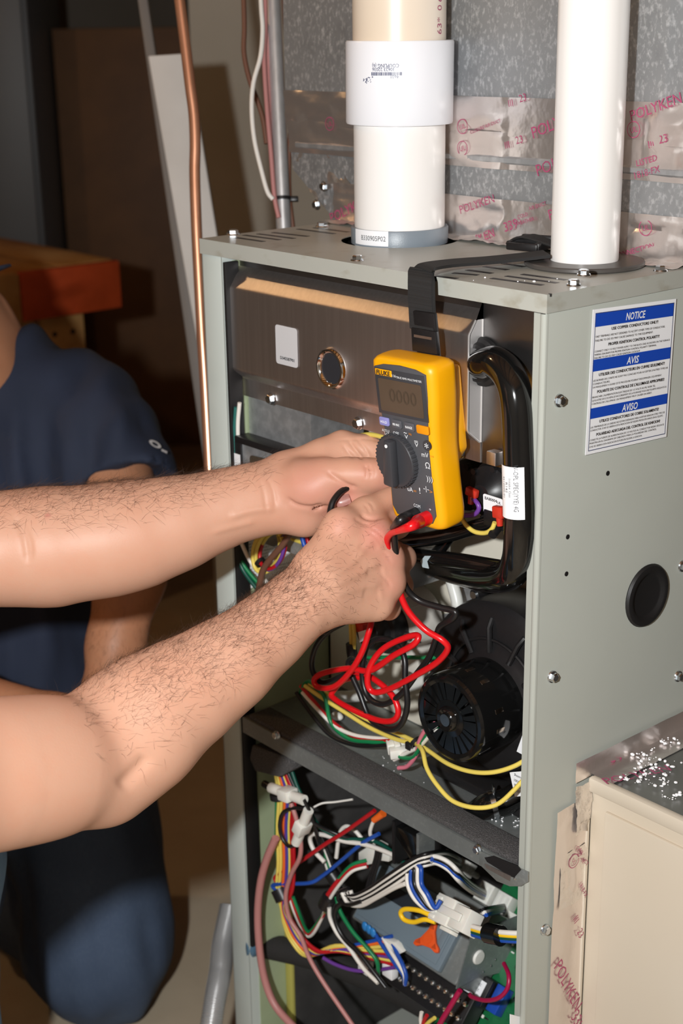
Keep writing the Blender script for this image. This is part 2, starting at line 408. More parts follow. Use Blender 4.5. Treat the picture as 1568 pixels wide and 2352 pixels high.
# workbench
bz = .85; ba = pz(258, 594, bz)
tbn = thing('workbench', 'thick wooden workbench with a red painted end board', 'workbench', (ba[0]-.75, ba[1]-.35, 0))
fr = (V((ba[0], ba[1], 0)), V((-1, 0, 0)), V((0, -1, 0)), V((0, 0, 1)))       # along the bench, across it
for k in range(5):
    bm = B(); box(bm, (0, k*.135, bz-.04), (.98, k*.135+.133, bz), .004, frame=fr); obj('top_plank', bm, m_bench, tbn)
bm = B(); box(bm, (-.022, -.004, bz-.105), (-.0005, .24, bz-.002), .003, frame=fr); obj('end_board', bm, m_benchred, tbn)
bm = B(); box(bm, (-.022, .241, bz-.105), (-.0005, .67, bz-.002), .003, frame=fr); obj('end_board', bm, m_bench, tbn)
for (x, y) in ((.02, .07), (.02, .56), (.86, .07), (.86, .56)):
    bm = B(); box(bm, (x, y, 0), (x+.09, y+.10, bz-.041), .003, frame=fr); Lg = obj('leg', bm, m_bench, tbn)
    if y < .1 and x < .1:
        for q in (.03, .075):
            c = fr[0]+V((-x, -y-q, bz-.15)); bm = B(); cyl(bm, c-V((.002, 0, 0)), c+V((.0006, 0, 0)), .006, n=10); obj('bolt_hole', bm, m_black, Lg)
bm = B(); box(bm, (.035, .18, bz-.22), (.06, .55, bz-.042), .003, frame=fr); obj('apron', bm, m_bench, tbn)
bm = B(); box(bm, (.115, .08, .2), (.85, .64, .22), .003, frame=fr); obj('lower_shelf', bm, m_bench, tbn)

# bent shiny conduit on the floor beside the furnace
P = catmull([pd(475, 2420, 1.72), pd(493, 2300, 1.74), pd(506, 2230, 1.76), pd(512, 2165, 1.78), pd(530, 2080, 1.8)], 10)
bm = B(); rr = [.0120+.0026*(i % 2) for i in range(len(catmull(P, 4)))]; tube(bm, catmull(P, 4), rr, 14)
obj('flexible_conduit', bm, mat('conduit_steel', (.72, .72, .72), .3, .75), None, 60, 'ribbed silver flexible conduit curving up beside the furnace', 'conduit')
# ------------------------------------------------------------ furnace cabinet
ZT, CW, CD = 1.12, .464, .74
ZB = .10
def hexscrew(name, p, nrm, parent, r=.0045, washer=.0062, tilt=0):
    p = V(p); n = unit(nrm); u, v, d = basis(n); bm = B()
    cyl(bm, p, p+n*.0012, washer, washer*.92, 20)
    a0 = random.random()
    ring = lambda h, q: [p+n*h+(u*math.cos(a0+k*math.pi/3)+v*math.sin(a0+k*math.pi/3))*q for k in range(6)]
    vs = ring(.001, r)+ring(.0040, r)+ring(.0048, r*.8)
    fs = [(i, (i+1) % 6, 6+(i+1) % 6, 6+i) for i in range(6)]+[(6+i, 6+(i+1) % 6, 12+(i+1) % 6, 12+i) for i in range(6)]+[tuple(range(12, 18))]
    add_poly(bm, vs, fs)
    return obj(name, bm, m_zinc, parent, 30)
T = furnace = thing('furnace', 'grey enamelled gas furnace cabinet with its front panels removed', 'furnace', (-CW/2, CD/2, ZB))
# side panels and back
bm = B(); box(bm, (-.0012, .0, ZB), (0, CD, ZT-.001), .0004); prism(bm, [(-.0012, .0, ZB), (-.0012, 0, ZT-.016), (-.013, 0, ZT-.016), (-.013, 0, ZB)], (0, .0015, 0)); right_panel = obj('side_panel', bm, m_cab, T, label='right side panel with notice label, screws and knockouts')
bm = B(); cyl(bm, (-.0035, .0022, ZB), (-.0035, .0022, ZT-.016), .0036, n=16); obj('rounded_corner', bm, m_cab, right_panel)
bm = B(); box(bm, (-CW, 0, ZB), (-CW+.0012, CD, ZT-.001)); left_panel = obj('side_panel', bm, [m_cab], T)
m_post = mat('pale_post_enamel', hexc('c4ccc7'), .4, noise=(18, .3, hexc('b4beb8'), .5))
bm = B(); prism(bm, [(-CW, 0, ZB), (-CW, 0, ZT-.014), (-CW+.034, 0, ZT-.014), (-CW+.034, 0, ZB)], (0, .0015, 0), bev=.0004)
box(bm, (-CW+.033, 0, ZB), (-CW+.0345, .018, ZT-.014)); obj('front_post', bm, m_post, T)
bm = B(); box(bm, (-CW+.0365, -.001, .30), (-CW+.0405, .016, 1.10), .0008); obj('door_gasket', bm, m_rubber, T)
bm = B(); box(bm, (-CW+.0347, .012, ZB), (-CW+.0360, .128, ZT-.02)); obj('inner_liner', bm, m_pgreen, T)
bm = B(); box(bm, (-CW, CD-.0012, ZB), (0, CD, ZT-.001)); obj('back_panel', bm, m_cab, T)
bm = B(); box(bm, (-CW, 0, ZB-.002), (0, CD, ZB)); obj('bottom_pan', bm, m_cab, T)
bm = B(); box(bm, (-CW, .0, ZB), (-.0, .03, ZB+.06)); obj('toe_rail', bm, m_cab, T)
# support stand
ts = thing('furnace_stand', 'low concrete block stand under the furnace', 'stand', (-CW/2, CD/2, 0))
for (x, y) in ((-.46, .01), (-.14, .01), (-.46, .53), (-.14, .53)):
    bm = B(); box(bm, (x, y, 0), (x+.14, y+.2, ZB-.003), .004); obj('block', bm, mat('concrete_block', hexc('8f8b83'), .9, bump=(120, .5, 4)), ts)
# lid with slots and pipe holes (cut by boolean)
bm = B(); box(bm, (-CW-.001, -.0015, ZT-.0006), (.0012, CD+.001, ZT), 0)
box(bm, (-CW-.001, -.0015, ZT-.015), (.0012, -.0003, ZT-.0006)); box(bm, (-CW-.001, -.0015, ZT-.015), (-CW, CD, ZT-.0006)); box(bm, (.0002, -.0015, ZT-.015), (.0014, CD, ZT-.0006))
lid = obj('lid', bm, m_cabdirt, T, 30, label='dusty top lid with louvre slots')
cut = B()
def slot(p0, p1, w=.0030):
    a, b = pz(*p0, ZT), pz(*p1, ZT); d = unit(b-a); s = np.cross((0, 0, 1), d)*w
    prism(cut, [a-s-V((0, 0, .004)), b-s-V((0, 0, .004)), b+s-V((0, 0, .004)), a+s-V((0, 0, .004))], (0, 0, .01))
SL = [((530, 544), (606, 555)), ((560, 540), (643, 551)), ((592, 537), (676, 548)), ((626, 534), (708, 543)), ((684, 526), (768, 537)), ((722, 523), (800, 533)),
      ((1040, 627), (1098, 632)), ((1072, 620), (1130, 628)), ((1112, 612), (1166, 620)), ((1150, 604), (1204, 613)),
      ((1128, 639), (1246, 655)), ((1162, 634), (1280, 650)), ((1198, 630), (1300, 643)), ((1000, 634), (1050, 640))]
for a, b in SL: slot(a, b)
cyl(cut, (-.311, .132, ZT-.01), (-.311, .132, ZT+.01), .058, n=40)
cut.normal_update(); bmesh.ops.recalc_face_normals(cut, faces=cut.faces)
cme = bpy.data.meshes.new('cut'); cut.to_mesh(cme); cut.free(); co = bpy.data.objects.new('cut', cme); COL.objects.link(co)
md = lid.modifiers.new('b', 'BOOLEAN'); md.object = co; md.operation = 'DIFFERENCE'; md.solver = 'EXACT'; md.use_self = True
dg = bpy.context.evaluated_depsgraph_get(); nm = bpy.data.meshes.new_from_object(lid.evaluated_get(dg)); lid.modifiers.clear(); lid.data = nm
bpy.data.objects.remove(co)
for a, b in SL:                                        # black plate over every louvre slot, standing in for the shade inside
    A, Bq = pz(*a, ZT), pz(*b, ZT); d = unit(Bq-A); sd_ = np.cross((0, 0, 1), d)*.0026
    bm = B(); prism(bm, [A-sd_-V((0, 0, .0012)), Bq-sd_-V((0, 0, .0012)), Bq+sd_-V((0, 0, .0012)), A+sd_-V((0, 0, .0012))], (0, 0, .0014)); obj('slot_shade', bm, m_black, lid, False)
bm = B(); box(bm, (-CW+.004, .004, ZT-.0085), (-.004, .17, ZT-.0075)); obj('under_lid_shade', bm, m_black, T, False)  # black sheet added under the lid so the slots look shaded
for q in [(535, 538), (740, 520)]: hexscrew('screw', pz(*q, ZT), (0, 0, 1), T, .0055, .0075)
for q in [(820, 598), (1317, 655), (1516, 622)]: hexscrew('screw', pz(*q, ZT), (0, 0, 1), T)
bm = B(); cyl(bm, pz(1263, 676, ZT)+V((-.001, .001, -.002)), pz(1263, 676, ZT)+V((-.001, .001, .0004)), .0014, n=10); obj('corner_hole', bm, m_black, lid)
for q in [(1283, 920), (1267, 1554), (1556, 1553), (1250, 2135), (1566, 1300)]:
    hexscrew('screw', pxx(*q, 0.0), (1, 0, 0), right_panel, .0043, .0058)
for q in [(1395, 1087), (1303, 1233), (1300, 1318)]:
    p = pxx(*q, 0.0); bm = B(); cyl(bm, p-V((.002, 0, 0)), p+V((.0004, 0, 0)), .0022, n=14); obj('punched_hole', bm, m_black, right_panel)
p = pxx(1483, 1367, 0.0); bm = B()
lathe(bm, p, (1, 0, 0), [(.0295, 0), (.0300, .0012), (.0285, .0034), (.0255, .0042), (.0225, .0034), (.0205, .0012), (.0185, .0006), (0, .0006)], 40)
obj('knockout_plug', bm, m_rubber, right_panel, label='round black rubber plug')
# scratches on the left post
# notice label on the right side
lt = pxx(1357, 706, 0); LW, LH = .110, .122; lO = V((.0012, .108, 1.0375)); U, Vv = V((0, 1, .0)), V((0, .0, 1)); Uy = unit(V((0, 1, -.045))); Vz = unit(V((0, .02, 1)))
bm = B(); plate(bm, lO+V((.0003, 0, 0)), Uy, Vz, LW, LH, .0004, .0003); lab = obj('notice_label', bm, m_label, right_panel, False, label='white and blue notice label in three languages')
hw, hh = LW/2-.003, LH/2-.003
bands = [(hh-.0115, hh), (hh-.0485, hh-.0385), (hh-.0885, hh-.0795)]
for a, b in bands: acc = [[], []]; rect_into(acc, -hw, a, hw, b); flat('blue_band', acc, lO, Uy, Vz, m_blue, lab, .0009)
acc = [[], []]
for (x0, y0, x1, y1) in ((-hw, -hh, hw, -hh+.0006), (-hw, hh-.0006, hw, hh), (-hw, -hh, -hw+.0006, hh), (hw-.0006, -hh, hw, hh)): rect_into(acc, x0, y0, x1, y1)
flat('border', acc, lO, Uy, Vz, m_inkb, lab, .0010)
for s, (a, b), w in zip(('NOTICE', 'AVIS', 'AVISO'), bands, (.026, .016, .021)):
    acc = [[], []]; text_into(acc, s, .0085, 0, (a+b)/2-.0005, width=w, bold=.02, shear=.15); flat('lettering', acc, lO, Uy, Vz, m_wink, lab, .0012)
lines = [(hh-.0145, 'USE COPPER CONDUCTORS ONLY!', .0034, .062), (hh-.0195, 'UNIT TERMINALS ARE NOT DESIGNED TO ACCEPT OTHER TYPES OF CONDUCTORS.', .0024, .092),
         (hh-.0228, 'FAILURE TO DO SO MAY CAUSE DAMAGE TO THE EQUIPMENT.', .0024, .076), (hh-.0272, 'PROPER IGNITION CONTROL POLARITY!', .0034, .068),
         (hh-.0318, 'CONNECT ONLY 115 VOLT POWER SUPPLY TO THE BLACK LEAD AS SHOWN ON THE FURNACE', .0022, .1), (hh-.0345, 'WIRING DIAGRAM FOR PROPER IGNITION CONTROL POLARITY TERMINAL.', .0022, .082), (hh-.0372, 'FAILURE TO DO SO MAY CAUSE IGNITION LOCKOUT.', .0022, .06),
         (hh-.0518, "UTILISER DES CONDUCTEURS EN CUIVRE SEULEMENT!", .0034, .088), (hh-.0562, "LES BORNES DE L'UNITE NE SONT PAS CONCUES POUR ACCEPTER D'AUTRES TYPES DE", .0022, .1), (hh-.0590, 'CONDUCTEURS.', .0022, .022), (hh-.0618, "UN MANQUEMENT A SUIVRE CETTE PROCEDURE POURRAIT ENDOMMAGER L'EQUIPEMENT.", .0022, .092),
         (hh-.0660, "POLARITE DU CONTROLE DE L'ALLUMAGE APPROPRIEE!", .0034, .09), (hh-.0702, "BRANCHER L'ALIMENTATION ELECTRIQUE DE 115 VOLTS AU FIL NOIR TEL", .0022, .084), (hh-.0730, "QU'ILLUSTRE SUR LE SCHEMA DE RACCORDEMENT DE LA FOURNAISE POUR UNE POLARITE ADEQUATE DU", .0022, .1), (hh-.0758, "CONTROLE DE L'ALLUMAGE. UN MANQUEMENT PEUT CAUSER UN ARRET.", .0022, .08),
         (hh-.0918, 'UTILICE CONDUCTORES DE COBRE SOLAMENTE!', .0034, .08), (hh-.0958, 'LAS TERMINALES DE LA UNIDAD NO ESTAN DISENADAS PARA ACEPTAR NINGUN OTRO TIPO DE', .0022, .1), (hh-.0985, 'CONDUCTOR. SI NO SE OBSERVA ESTA INDICACION SE PUEDEN PRODUCIR DANOS EN EL EQUIPO.', .0022, .098),
         (hh-.1028, 'POLARIDAD ADECUADA DEL CONTROL DE IGNICION!', .0034, .086), (hh-.1068, 'CONECTE LA FUENTE DE ALIMENTACION DE 115 VOLTIOS AL CONDUCTOR NEGRO SEGUN SE', .0022, .1), (hh-.1095, 'MUESTRA EN EL DIAGRAMA DE CABLEADO PARA LA POLARIDAD DEL CONTROL.', .0022, .09), (hh-.1125, 'SI NO SE OBSERVA ESTA INDICACION SE PUEDE BLOQUEAR LA IGNICION.', .0022, .07)]
for y, s, sz, w in lines:
    big = sz > .003
    acc = [[], []]; text_into(acc, s, sz, 0 if big else -hw+.001, y, width=w, align='C' if big else 'L', bold=.02 if big else .0)
    flat('print_line', acc, lO, Uy, Vz, m_ink, lab, .0012)

# ------------------------------------------------------------ inside walls
bm = B(); box(bm, (-CW+.04, .128, .60), (-.0035, .130, 1.10)); vest = obj('vestibule_panel', bm, m_cream, T)
bm = B(); box(bm, (-CW+.04, .36, ZB), (-.0015, .362, .595)); obj('rear_liner', bm, m_dkint, T)
bm = B(); box(bm, (-.0030, .006, ZB), (-.0016, .36, .60)); obj('inner_liner', bm, m_galv, T)
bm = B(); box(bm, (-CW+.0362, .056, ZB), (-CW+.048, .36, .594), .002); ins = obj('insulation_blanket', bm, m_dkint, T)
bm = B(); box(bm, (-CW+.0362, .0500, ZB), (-CW+.0482, .0562, .594), .002); obj('glued_edge', bm, mat('yellow_fibreglass', hexc('b9b25a'), .9), ins)
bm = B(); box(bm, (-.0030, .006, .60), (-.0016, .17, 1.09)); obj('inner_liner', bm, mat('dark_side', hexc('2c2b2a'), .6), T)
# deck between the compartments
zd = .599
td = obj('blower_deck', (lambda bm: (box(bm, (-CW+.04, .0, zd-.0015), (-.014, .172, zd)), box(bm, (-CW+.04, -.0012, zd-.019), (-.014, 0, zd-.0002)), box(bm, (-CW+.04, .0, zd-.020), (-.014, .012, zd-.0188)), bm)[-1])(B()), m_dgalv, T, 30, label='dull galvanised shelf between burner and blower compartments')
bm = B(); box(bm, (-CW+.05, .0008, zd), (-.016, .030, zd+.006), .0015); obj('foam_gasket', bm, m_foam, td)
bm = B(); prism(bm, [py(x, y, .002) for x, y in [(578, 1712), (572, 1742), (585, 1772), (640, 1786), (668, 1770), (660, 1740)]], (0, .02, 0), bev=.002); obj('foam_plug', bm, m_foam, td)
a = py(1092, 1990, -.0012); b = py(1212, 2010, -.0012)
bm = B(); prism(bm, [py(x, y, -.0030) for x, y in [(1100, 1955), (1100, 1985), (1140, 2024), (1170, 2036), (1195, 2036), (1212, 2026), (1212, 2003)]], (0, .0012, 0), bev=.0003); tab = obj('deck_tab', bm, m_dgalv, td)
bm = B(); prism(bm, [py(x, y, -.0036) for x, y in [(1112, 1970), (1118, 1980), (1170, 2012), (1180, 2016), (1196, 1998), (1186, 1988), (1132, 1966)]], (0, .0008, 0)); obj('slot_opening', bm, m_black, tab)
bm = B(); prism(bm, [py(x, y, -.0042) for x, y in [(1112, 1984), (1116, 1994), (1170, 2024), (1172, 2012)]], (0, .0008, 0)); obj('slot_lip', bm, m_alum, tab)
for q in [(636, 1688), (1098, 1950)]:
    hexscrew('screw', py(*q, -.0014), (0, -1, 0), td, .0038, .005)
bm = B(); sphere(bm, py(1183, 2018, -.003), .0016, 8); obj('rivet', bm, m_zinc, td)
# ------------------------------------------------------------ supply plenum behind the pipes
YP = .187
def smoothnoise(nx, ny, cells, rng):
    g = rng.standard_normal((cells[1]+3, cells[0]+3)); X = np.linspace(0, cells[0], nx); Y = np.linspace(0, cells[1], ny)
    xi = X.astype(int); yi = Y.astype(int); fx = X-xi; fy = Y-yi; fx = fx*fx*(3-2*fx); fy = fy*fy*(3-2*fy)
    a = g[np.ix_(yi, xi)]; b = g[np.ix_(yi, xi+1)]; c = g[np.ix_(yi+1, xi)]; d = g[np.ix_(yi+1, xi+1)]
    return (a*(1-fx)+b*fx)*(1-fy[:, None])+(c*(1-fx)+d*fx)*fy[:, None]
def wrinkle(nx, ny, seed, cells):
    rng = np.random.default_rng(seed); h = 0
    for k, (s, a) in enumerate(((1, 1.0), (2, .55), (4, .3))):
        n = smoothnoise(nx, ny, (max(1, int(cells[0]*s)), max(1, int(cells[1]*s))), rng); h = h+a*(1-np.abs(n)*1.2)
    return np.clip(h*.4, -.4, 1)
def tape(name, O, U, Vv, w, h, m, parent, amp=.001, seed=1, cells=(6, 3), res=.004, mask=None, lift=.0006, fn=None, kind=None, label=None):
    """foil strip, O lower-left corner; wrinkles are real folds"""
    O, U, Vv = V(O), unit(U), unit(Vv); N = np.cross(U, Vv)
    nx, ny = max(4, int(w/res)), max(4, int(h/res)); H = wrinkle(nx, ny, seed, cells)
    if mask is not None:
        X, Y = np.meshgrid(np.linspace(0, 1, nx), np.linspace(0, 1, ny)); H = H*mask(X, Y)
    vs = []
    for j in range(ny):
        for i in range(nx):
            x, y = w*i/(nx-1), h*j/(ny-1)
            p = O+U*x+Vv*y if fn is None else fn(x, y)
            vs.append(p+N*(lift+max(0, amp*(H[j, i]+.3))))
    fs = [(j*nx+i, j*nx+i+1, (j+1)*nx+i+1, (j+1)*nx+i) for j in range(ny-1) for i in range(nx-1)]
    return fromdata(name, vs, fs, m, parent, 50, label=label)
zt = 2.44
xr = .0
L = [py(770, 507, YP), py(672, 388, YP), py(655, 222, YP), py(650, 120, YP)]
poly = [(L[0][0], YP, ZT), (L[1][0], YP, L[1][2]), (L[2][0], YP, L[2][2]), (L[2][0], YP, zt), (xr, YP, zt), (xr, YP, ZT)]
tp = thing('supply_plenum', 'galvanised sheet metal supply plenum standing on the furnace', 'duct', (-.24, .4, ZT))
bm = B(); prism(bm, poly, (0, .5, 0)); plen = obj('duct_body', bm, m_galvp, tp, 20)
UX, UZ = V((1, 0, 0)), V((0, 0, 1))
def zof(y, x=1100): return py(x, y, YP)[2]
z1, z2, z3, z4, z5 = zof(221), zof(300), zof(384), zof(452), ZT+.001
xl = L[2][0]
# ridge band between the two upper strips
bm = B(); prism(bm, [(xl+.02, YP, zof(352)), (xl+.02, YP-.004, zof(358)), (xl+.02, YP-.004, zof(368)), (xl+.02, YP, zof(374))], (-xl-.02+xr, 0, 0)); obj('drive_cleat', bm, m_galv, plen, 20)
ml = lambda X, Y: .3+2.6*((X > .46)*(X < .60))+2.2*(X > .9)+1.6*(X < .22)
tA = tape('foil_tape', (xl, YP, z2-.004), UX, UZ, xr-xl, z1-z2+.004, m_alfoil, plen, .0022, 3, (11, 2), .004, ml)
tB = tape('foil_tape', (xl+.006, YP, z3), UX, UZ, xr-xl-.006, z2-z3, m_alfoil, plen, .0020, 5, (9, 2), .004, ml)
tC = tape('foil_tape', (L[0][0], YP, z5), UX, UZ, xr-L[0][0], z4-z5, m_alfoil, plen, .0022, 8, (12, 3), .004, lambda X, Y: .45+2.2*(X > .40)*(X < .54)+2.0*(X > .86)+1.4*(X < .12))
# strip folded round the sloping left corner
d = L[1]-L[0]; ln = np.linalg.norm(d)
tape('foil_tape', L[0]+V((0, -.002, 0)), unit(d), unit(np.cross((0, 1, 0), unit(d))) if np.cross((0, 1, 0), unit(d))[0] > 0 else -unit(np.cross((0, 1, 0), unit(d))), ln, .05, m_foilw, plen, .004, 12, (3, 2), .003)
# tape lapped down on to the lid
tape('foil_tape', (L[0][0]+.005, YP-.024, ZT), UX, V((0, 1, .0)), xr-L[0][0]-.008, .024, m_foilw, plen, .004, 21, (16, 1), .003)
for q in [(745, 428), (728, 470)]: hexscrew('screw', py(*q, YP-.003), (0, -1, 0), plen, .0045, .006)
def onplen(acc, x, y, s, hpx, ang, sh=.0, bold=.0, width=None):
    p = py(x, y, YP); acc = [[], []]; text_into(acc, s, hpx/2250*.86, p[0], p[2], ang, bold=bold, shear=sh, width=width)
    flat('tape_print', acc, (0, YP-.0040, 0), UX, UZ, m_red, plen, 0)
acc = None
onplen(acc, 1285, 280, 'POLYKEN', 40, 20); onplen(acc, 1295, 368, 'POLYKEN', 40, 20)
onplen(acc, 1100, 468, 'POLYKEN', 30, 18); onplen(acc, 1098, 548, 'POLYKEN', 32, 20); onplen(acc, 1178, 516, '339', 34, 20); onplen(acc, 1206, 494, 'COLD', 13, 18); onplen(acc, 1212, 507, 'WEATHER', 13, 18)
onplen(acc, 1318, 474, 'POLYKEN', 36, 20); onplen(acc, 1240, 472, 'AIR DUCT', 13, 18)
for x, y in ((1178, 236), (1170, 332), (820, 240), (1500, 330)): onplen(acc, x, y, 'III', 24, 15); onplen(acc, x+28, y-12, '23', 26, 15)
onplen(acc, 1510, 245, 'POLYKEN', 34, 18); onplen(acc, 1490, 395, '1818-FX', 22, 16); onplen(acc, 1490, 368, 'LISTED', 20, 16); onplen(acc, 805, 480, 'POLYKEN', 40, 22); onplen(acc, 1120, 290, 'CLOSURE AIR DUCT', 12, 18); onplen(acc, 1460, 575, 'CONNECTION', 18, 18)
for x, y in ((1068, 290), (1461, 297), (763, 284), (1488, 522), (1068, 340)):
    p = py(x, y, YP); acc = [[], []]; ring_into(acc, p[0], p[2], .0072, .0064); text_into(acc, 'UL', .007, p[0], p[2], 15)
    flat('tape_print', acc, (0, YP-.0040, 0), UX, UZ, m_red, plen, 0)

# ------------------------------------------------------------ white flue pipes
def axis_z(px_, py_, c): return py(px_, py_, c[1])[2]
c1 = V((-.311, .132, 0)); za, zb = axis_z(910, 272, c1)-.004, axis_z(910, 82, c1)-.004
t = thing('flue_pipe', 'wide white plastic flue pipe rising through a grey collar', 'pipe', (c1[0], c1[1], ZT))
bm = B(); cyl(bm, c1+V((0, 0, ZT-.03)), c1+V((0, 0, za+.03)), .0445, n=64); obj('lower_pipe', bm, m_pvc, t)
bm = B(); cyl(bm, c1+V((0, 0, zb-.03)), c1+V((0, 0, zt)), .0445, n=64); up = obj('upper_pipe', bm, m_pvcc, t, label='cream upper length of pipe')
bm = B(); tl = V((.010, 0, 1)); lathe(bm, c1+V((0, 0, za)), tl, [(.0455, 0), (.0510, 0), (.0517, .0015), (.0517, zb-za-.0015), (.0508, zb-za), (.0455, zb-za), (.0455, 0)], 64); cpl = obj('coupling', bm, m_pvcw, t)
bm = B(); lathe(bm, c1+V((0, 0, ZT-.002)), UZ, [(.0450, 0), (.0480, 0), (.0482, .0148), (.0474, .016), (.0450, .016)], 64); col = obj('collar', bm, m_gcol, t)
def cylmap(c, r, z0, phi0):
    return lambda x, y: V((c[0]+r*math.cos(phi0+x/r), c[1]+r*math.sin(phi0+x/r), z0+y))
vd = math.atan2(CAM[1]-c1[1], CAM[0]-c1[0])            # direction from the pipe towards the photographer's place
acc = [[], []]; n = 14
def patch(acc, x0, y0, x1, y1, n=14):
    off = len(acc[0])
    for i in range(n+1): x = x0+(x1-x0)*i/n; acc[0].append([x, y0]); acc[0].append([x, y1])
    for i in range(n): acc[1].append((off+2*i, off+2*i+2, off+2*i+3, off+2*i+1))
patch(acc, -.021, -.0072, .021, .0072)
lb = flat('part_label', acc, 0, 0, 0, m_label, col, fn=cylmap(c1, .0484, ZT+.0070, vd-.66))
acc = [[], []]; text_into(acc, 'B330905P02', .0068, .004, 0, width=.029)
flat('lettering', acc, 0, 0, 0, m_ink, lb, fn=cylmap(c1, .0486, ZT+.0070, vd-.66))
acc = [[], []]; text_into(acc, 'COUPLING (6)', .0048, .002, .0045, 180, width=.026); text_into(acc, '30623 22036', .0044, 0, .0012, 180, width=.022); text_into(acc, '4601', .0042, .011, -.0055, 180)
rng = np.random.default_rng(4); x = -.012
while x < .017:
    w = rng.choice([.0003, .0006, .0009]); rect_into(acc, x, -.0042, x+w, -.0012); x += w+rng.choice([.0004, .0006])
for k in range(26):
    x, y = -.019+rng.normal()*.003, .001+rng.normal()*.0016; rect_into(acc, x, y, x+.0012, y+.0005, 30)
flat('printed_barcode', acc, 0, 0, 0, m_inkb, cpl, fn=cylmap(c1+V((.0006, 0, 0)), .0521, axis_z(855, 158, c1), vd-.30))
acc = [[], []]
for k, s in enumerate(('63*', '0', '6 0 0')): text_into(acc, s, .011, 0, .016*k, 90)
flat('printed_size', acc, 0, 0, 0, m_red, up, fn=cylmap(c1, .0447, axis_z(1000, 60, c1), vd+1.0))
c2 = V((-.0755, .1335, 0))
t = thing('intake_pipe', 'narrow white plastic intake pipe on a flat black gasket', 'pipe', (c2[0], c2[1], ZT))
bm = B(); cyl(bm, c2+V((0, 0, ZT+.001)), c2+V((0, 0, zt)), .0295, n=64); obj('pipe', bm, m_pvc, t)
bm = B(); lathe(bm, c2+V((0, 0, ZT+.0002)), UZ, [(.030, 0), (.0515, 0), (.0525, .001), (.0525, .0034), (.0515, .0044), (.036, .0048), (.030, .0048)], 64); g = obj('gasket', bm, mat('gasket_rubber', hexc('4a4643'), .4), t)
for q in [(1340, 632), (1300, 598)]: hexscrew('screw', pz(*q, ZT+.005), UZ, t, .0045, .006)

# ------------------------------------------------------------ tubes and cables left of the plenum
bm = B(); P = [(405, -60), (415, 20), (425, 100), (437, 200), (445, 262), (448, 330), (447, 400), (451, 520), (456, 620), (464, 770), (472, 900), (485, 1150)]
tube(bm, catmull([pd(x, y, 1.70+.02*i/11) for i, (x, y) in enumerate(P)], 6), .0066, 14); 
obj('copper_tube', bm, m_copper, None, 60, 'shiny bent copper tube rising at the left edge of the furnace', 'tube')
DC = 1.715; base = pd(651, 521, DC)
bm = B(); a, b = pd(624, -60, DC), pd(652, 530, DC); b2 = a+(b-a)*2.6
tube(bm, [a, b, b2], .0089, 16); cnd = obj('steel_conduit', bm, mat('conduit_galvanised', (.74, .75, .76), .36, .7, noise=((200, 200, 20), .6, (.6, .6, .6))), None, 60, 'straight silver steel conduit behind the furnace with cables tied to it', 'conduit')
def dwire(name, label, pts, D, r, m, group=None, cat='cable'):
    bm = B(); tube(bm, catmull([pd(x, y, D) for x, y in pts], 6), r, 8)
    return obj(name, bm, m, None, 60, label, cat, group)
mw_white = mat('wire_white', hexc('e9e4dc'), .4); mw_pink = mat('wire_pink', hexc('b87e7a'), .45); mw_brown = mat('wire_brown', hexc('6e4a3a'), .45)
dwire('thermostat_cable', 'white cable bowing out left of the steel conduit', [(597, -40), (600, 20), (603, 70), (598, 130), (582, 190), (578, 250), (584, 320), (600, 390), (614, 440), (627, 458)], 1.70, .0028, mw_white)
dwire('thermostat_cable', 'pink cable running down close to the left of the steel conduit', [(608, -40), (609, 60), (606, 130), (613, 250), (622, 350), (630, 450), (640, 500)], 1.705, .0028, mw_pink)
dwire('thermostat_cable', 'thin pink cable tucked between the conduit and the pink cable', [(614, -40), (614, 120), (618, 250), (624, 360), (634, 470), (642, 520)], 1.712, .0022, mw_pink)
dwire('thermostat_cable', 'brown cable hanging left of the white bowed cable', [(558, -40), (561, 60), (560, 120), (572, 180), (592, 235), (604, 275), (612, 330)], 1.73, .0030, mw_brown)
dwire('thermostat_cable', 'brown cable running down right of the steel conduit', [(650, -40), (655, 60), (664, 130), (671, 200), (671, 260), (664, 340), (664, 440), (672, 520), (680, 600)], 1.72, .0029, mw_brown)
bm = B(); c = pd(648, 457, DC); u, v, dd = basis(b-a)
lathe(bm, c, b-a, [(.0096, -.002), (.0112, -.002), (.0112, .002), (.0096, .002), (.0096, -.002)], 20)
box(bm, (.009, -.004, -.003), (.019, .004, .003), .001, frame=(c, RGT, np.cross(dd, RGT), dd)); obj('cable_tie', bm, m_black, None, 40, 'black cable tie round the steel conduit', 'cable tie')

# ------------------------------------------------------------ return air box at the right
yq, zq = .078, .672
t = rbox = thing('return_air_box', 'cream painted sheet metal return air box beside the furnace', 'duct', (.25, .4, 0))
bm = B(); box(bm, (.003, yq, 0.0), (.50, CD, zq-.004), .002); obj('box_body', bm, m_return, t)
bm = B(); box(bm, (.003, yq-.006, zq-.016), (.50, yq+.004, zq-.001), .003); obj('top_flange', bm, m_return, t)
bm = B(); box(bm, (.022, yq-.0035, .05), (.49, yq+.001, zq-.030), .0015); obj('front_panel', bm, m_return, t)
bm = B(); box(bm, (.003, yq, zq-.004), (.50, CD, zq-.0015)); top = obj('box_top', bm, mat('foil_faced_top', (.30, .30, .29), .35, .85, noise=(9, .7, (.42, .42, .40))), t)
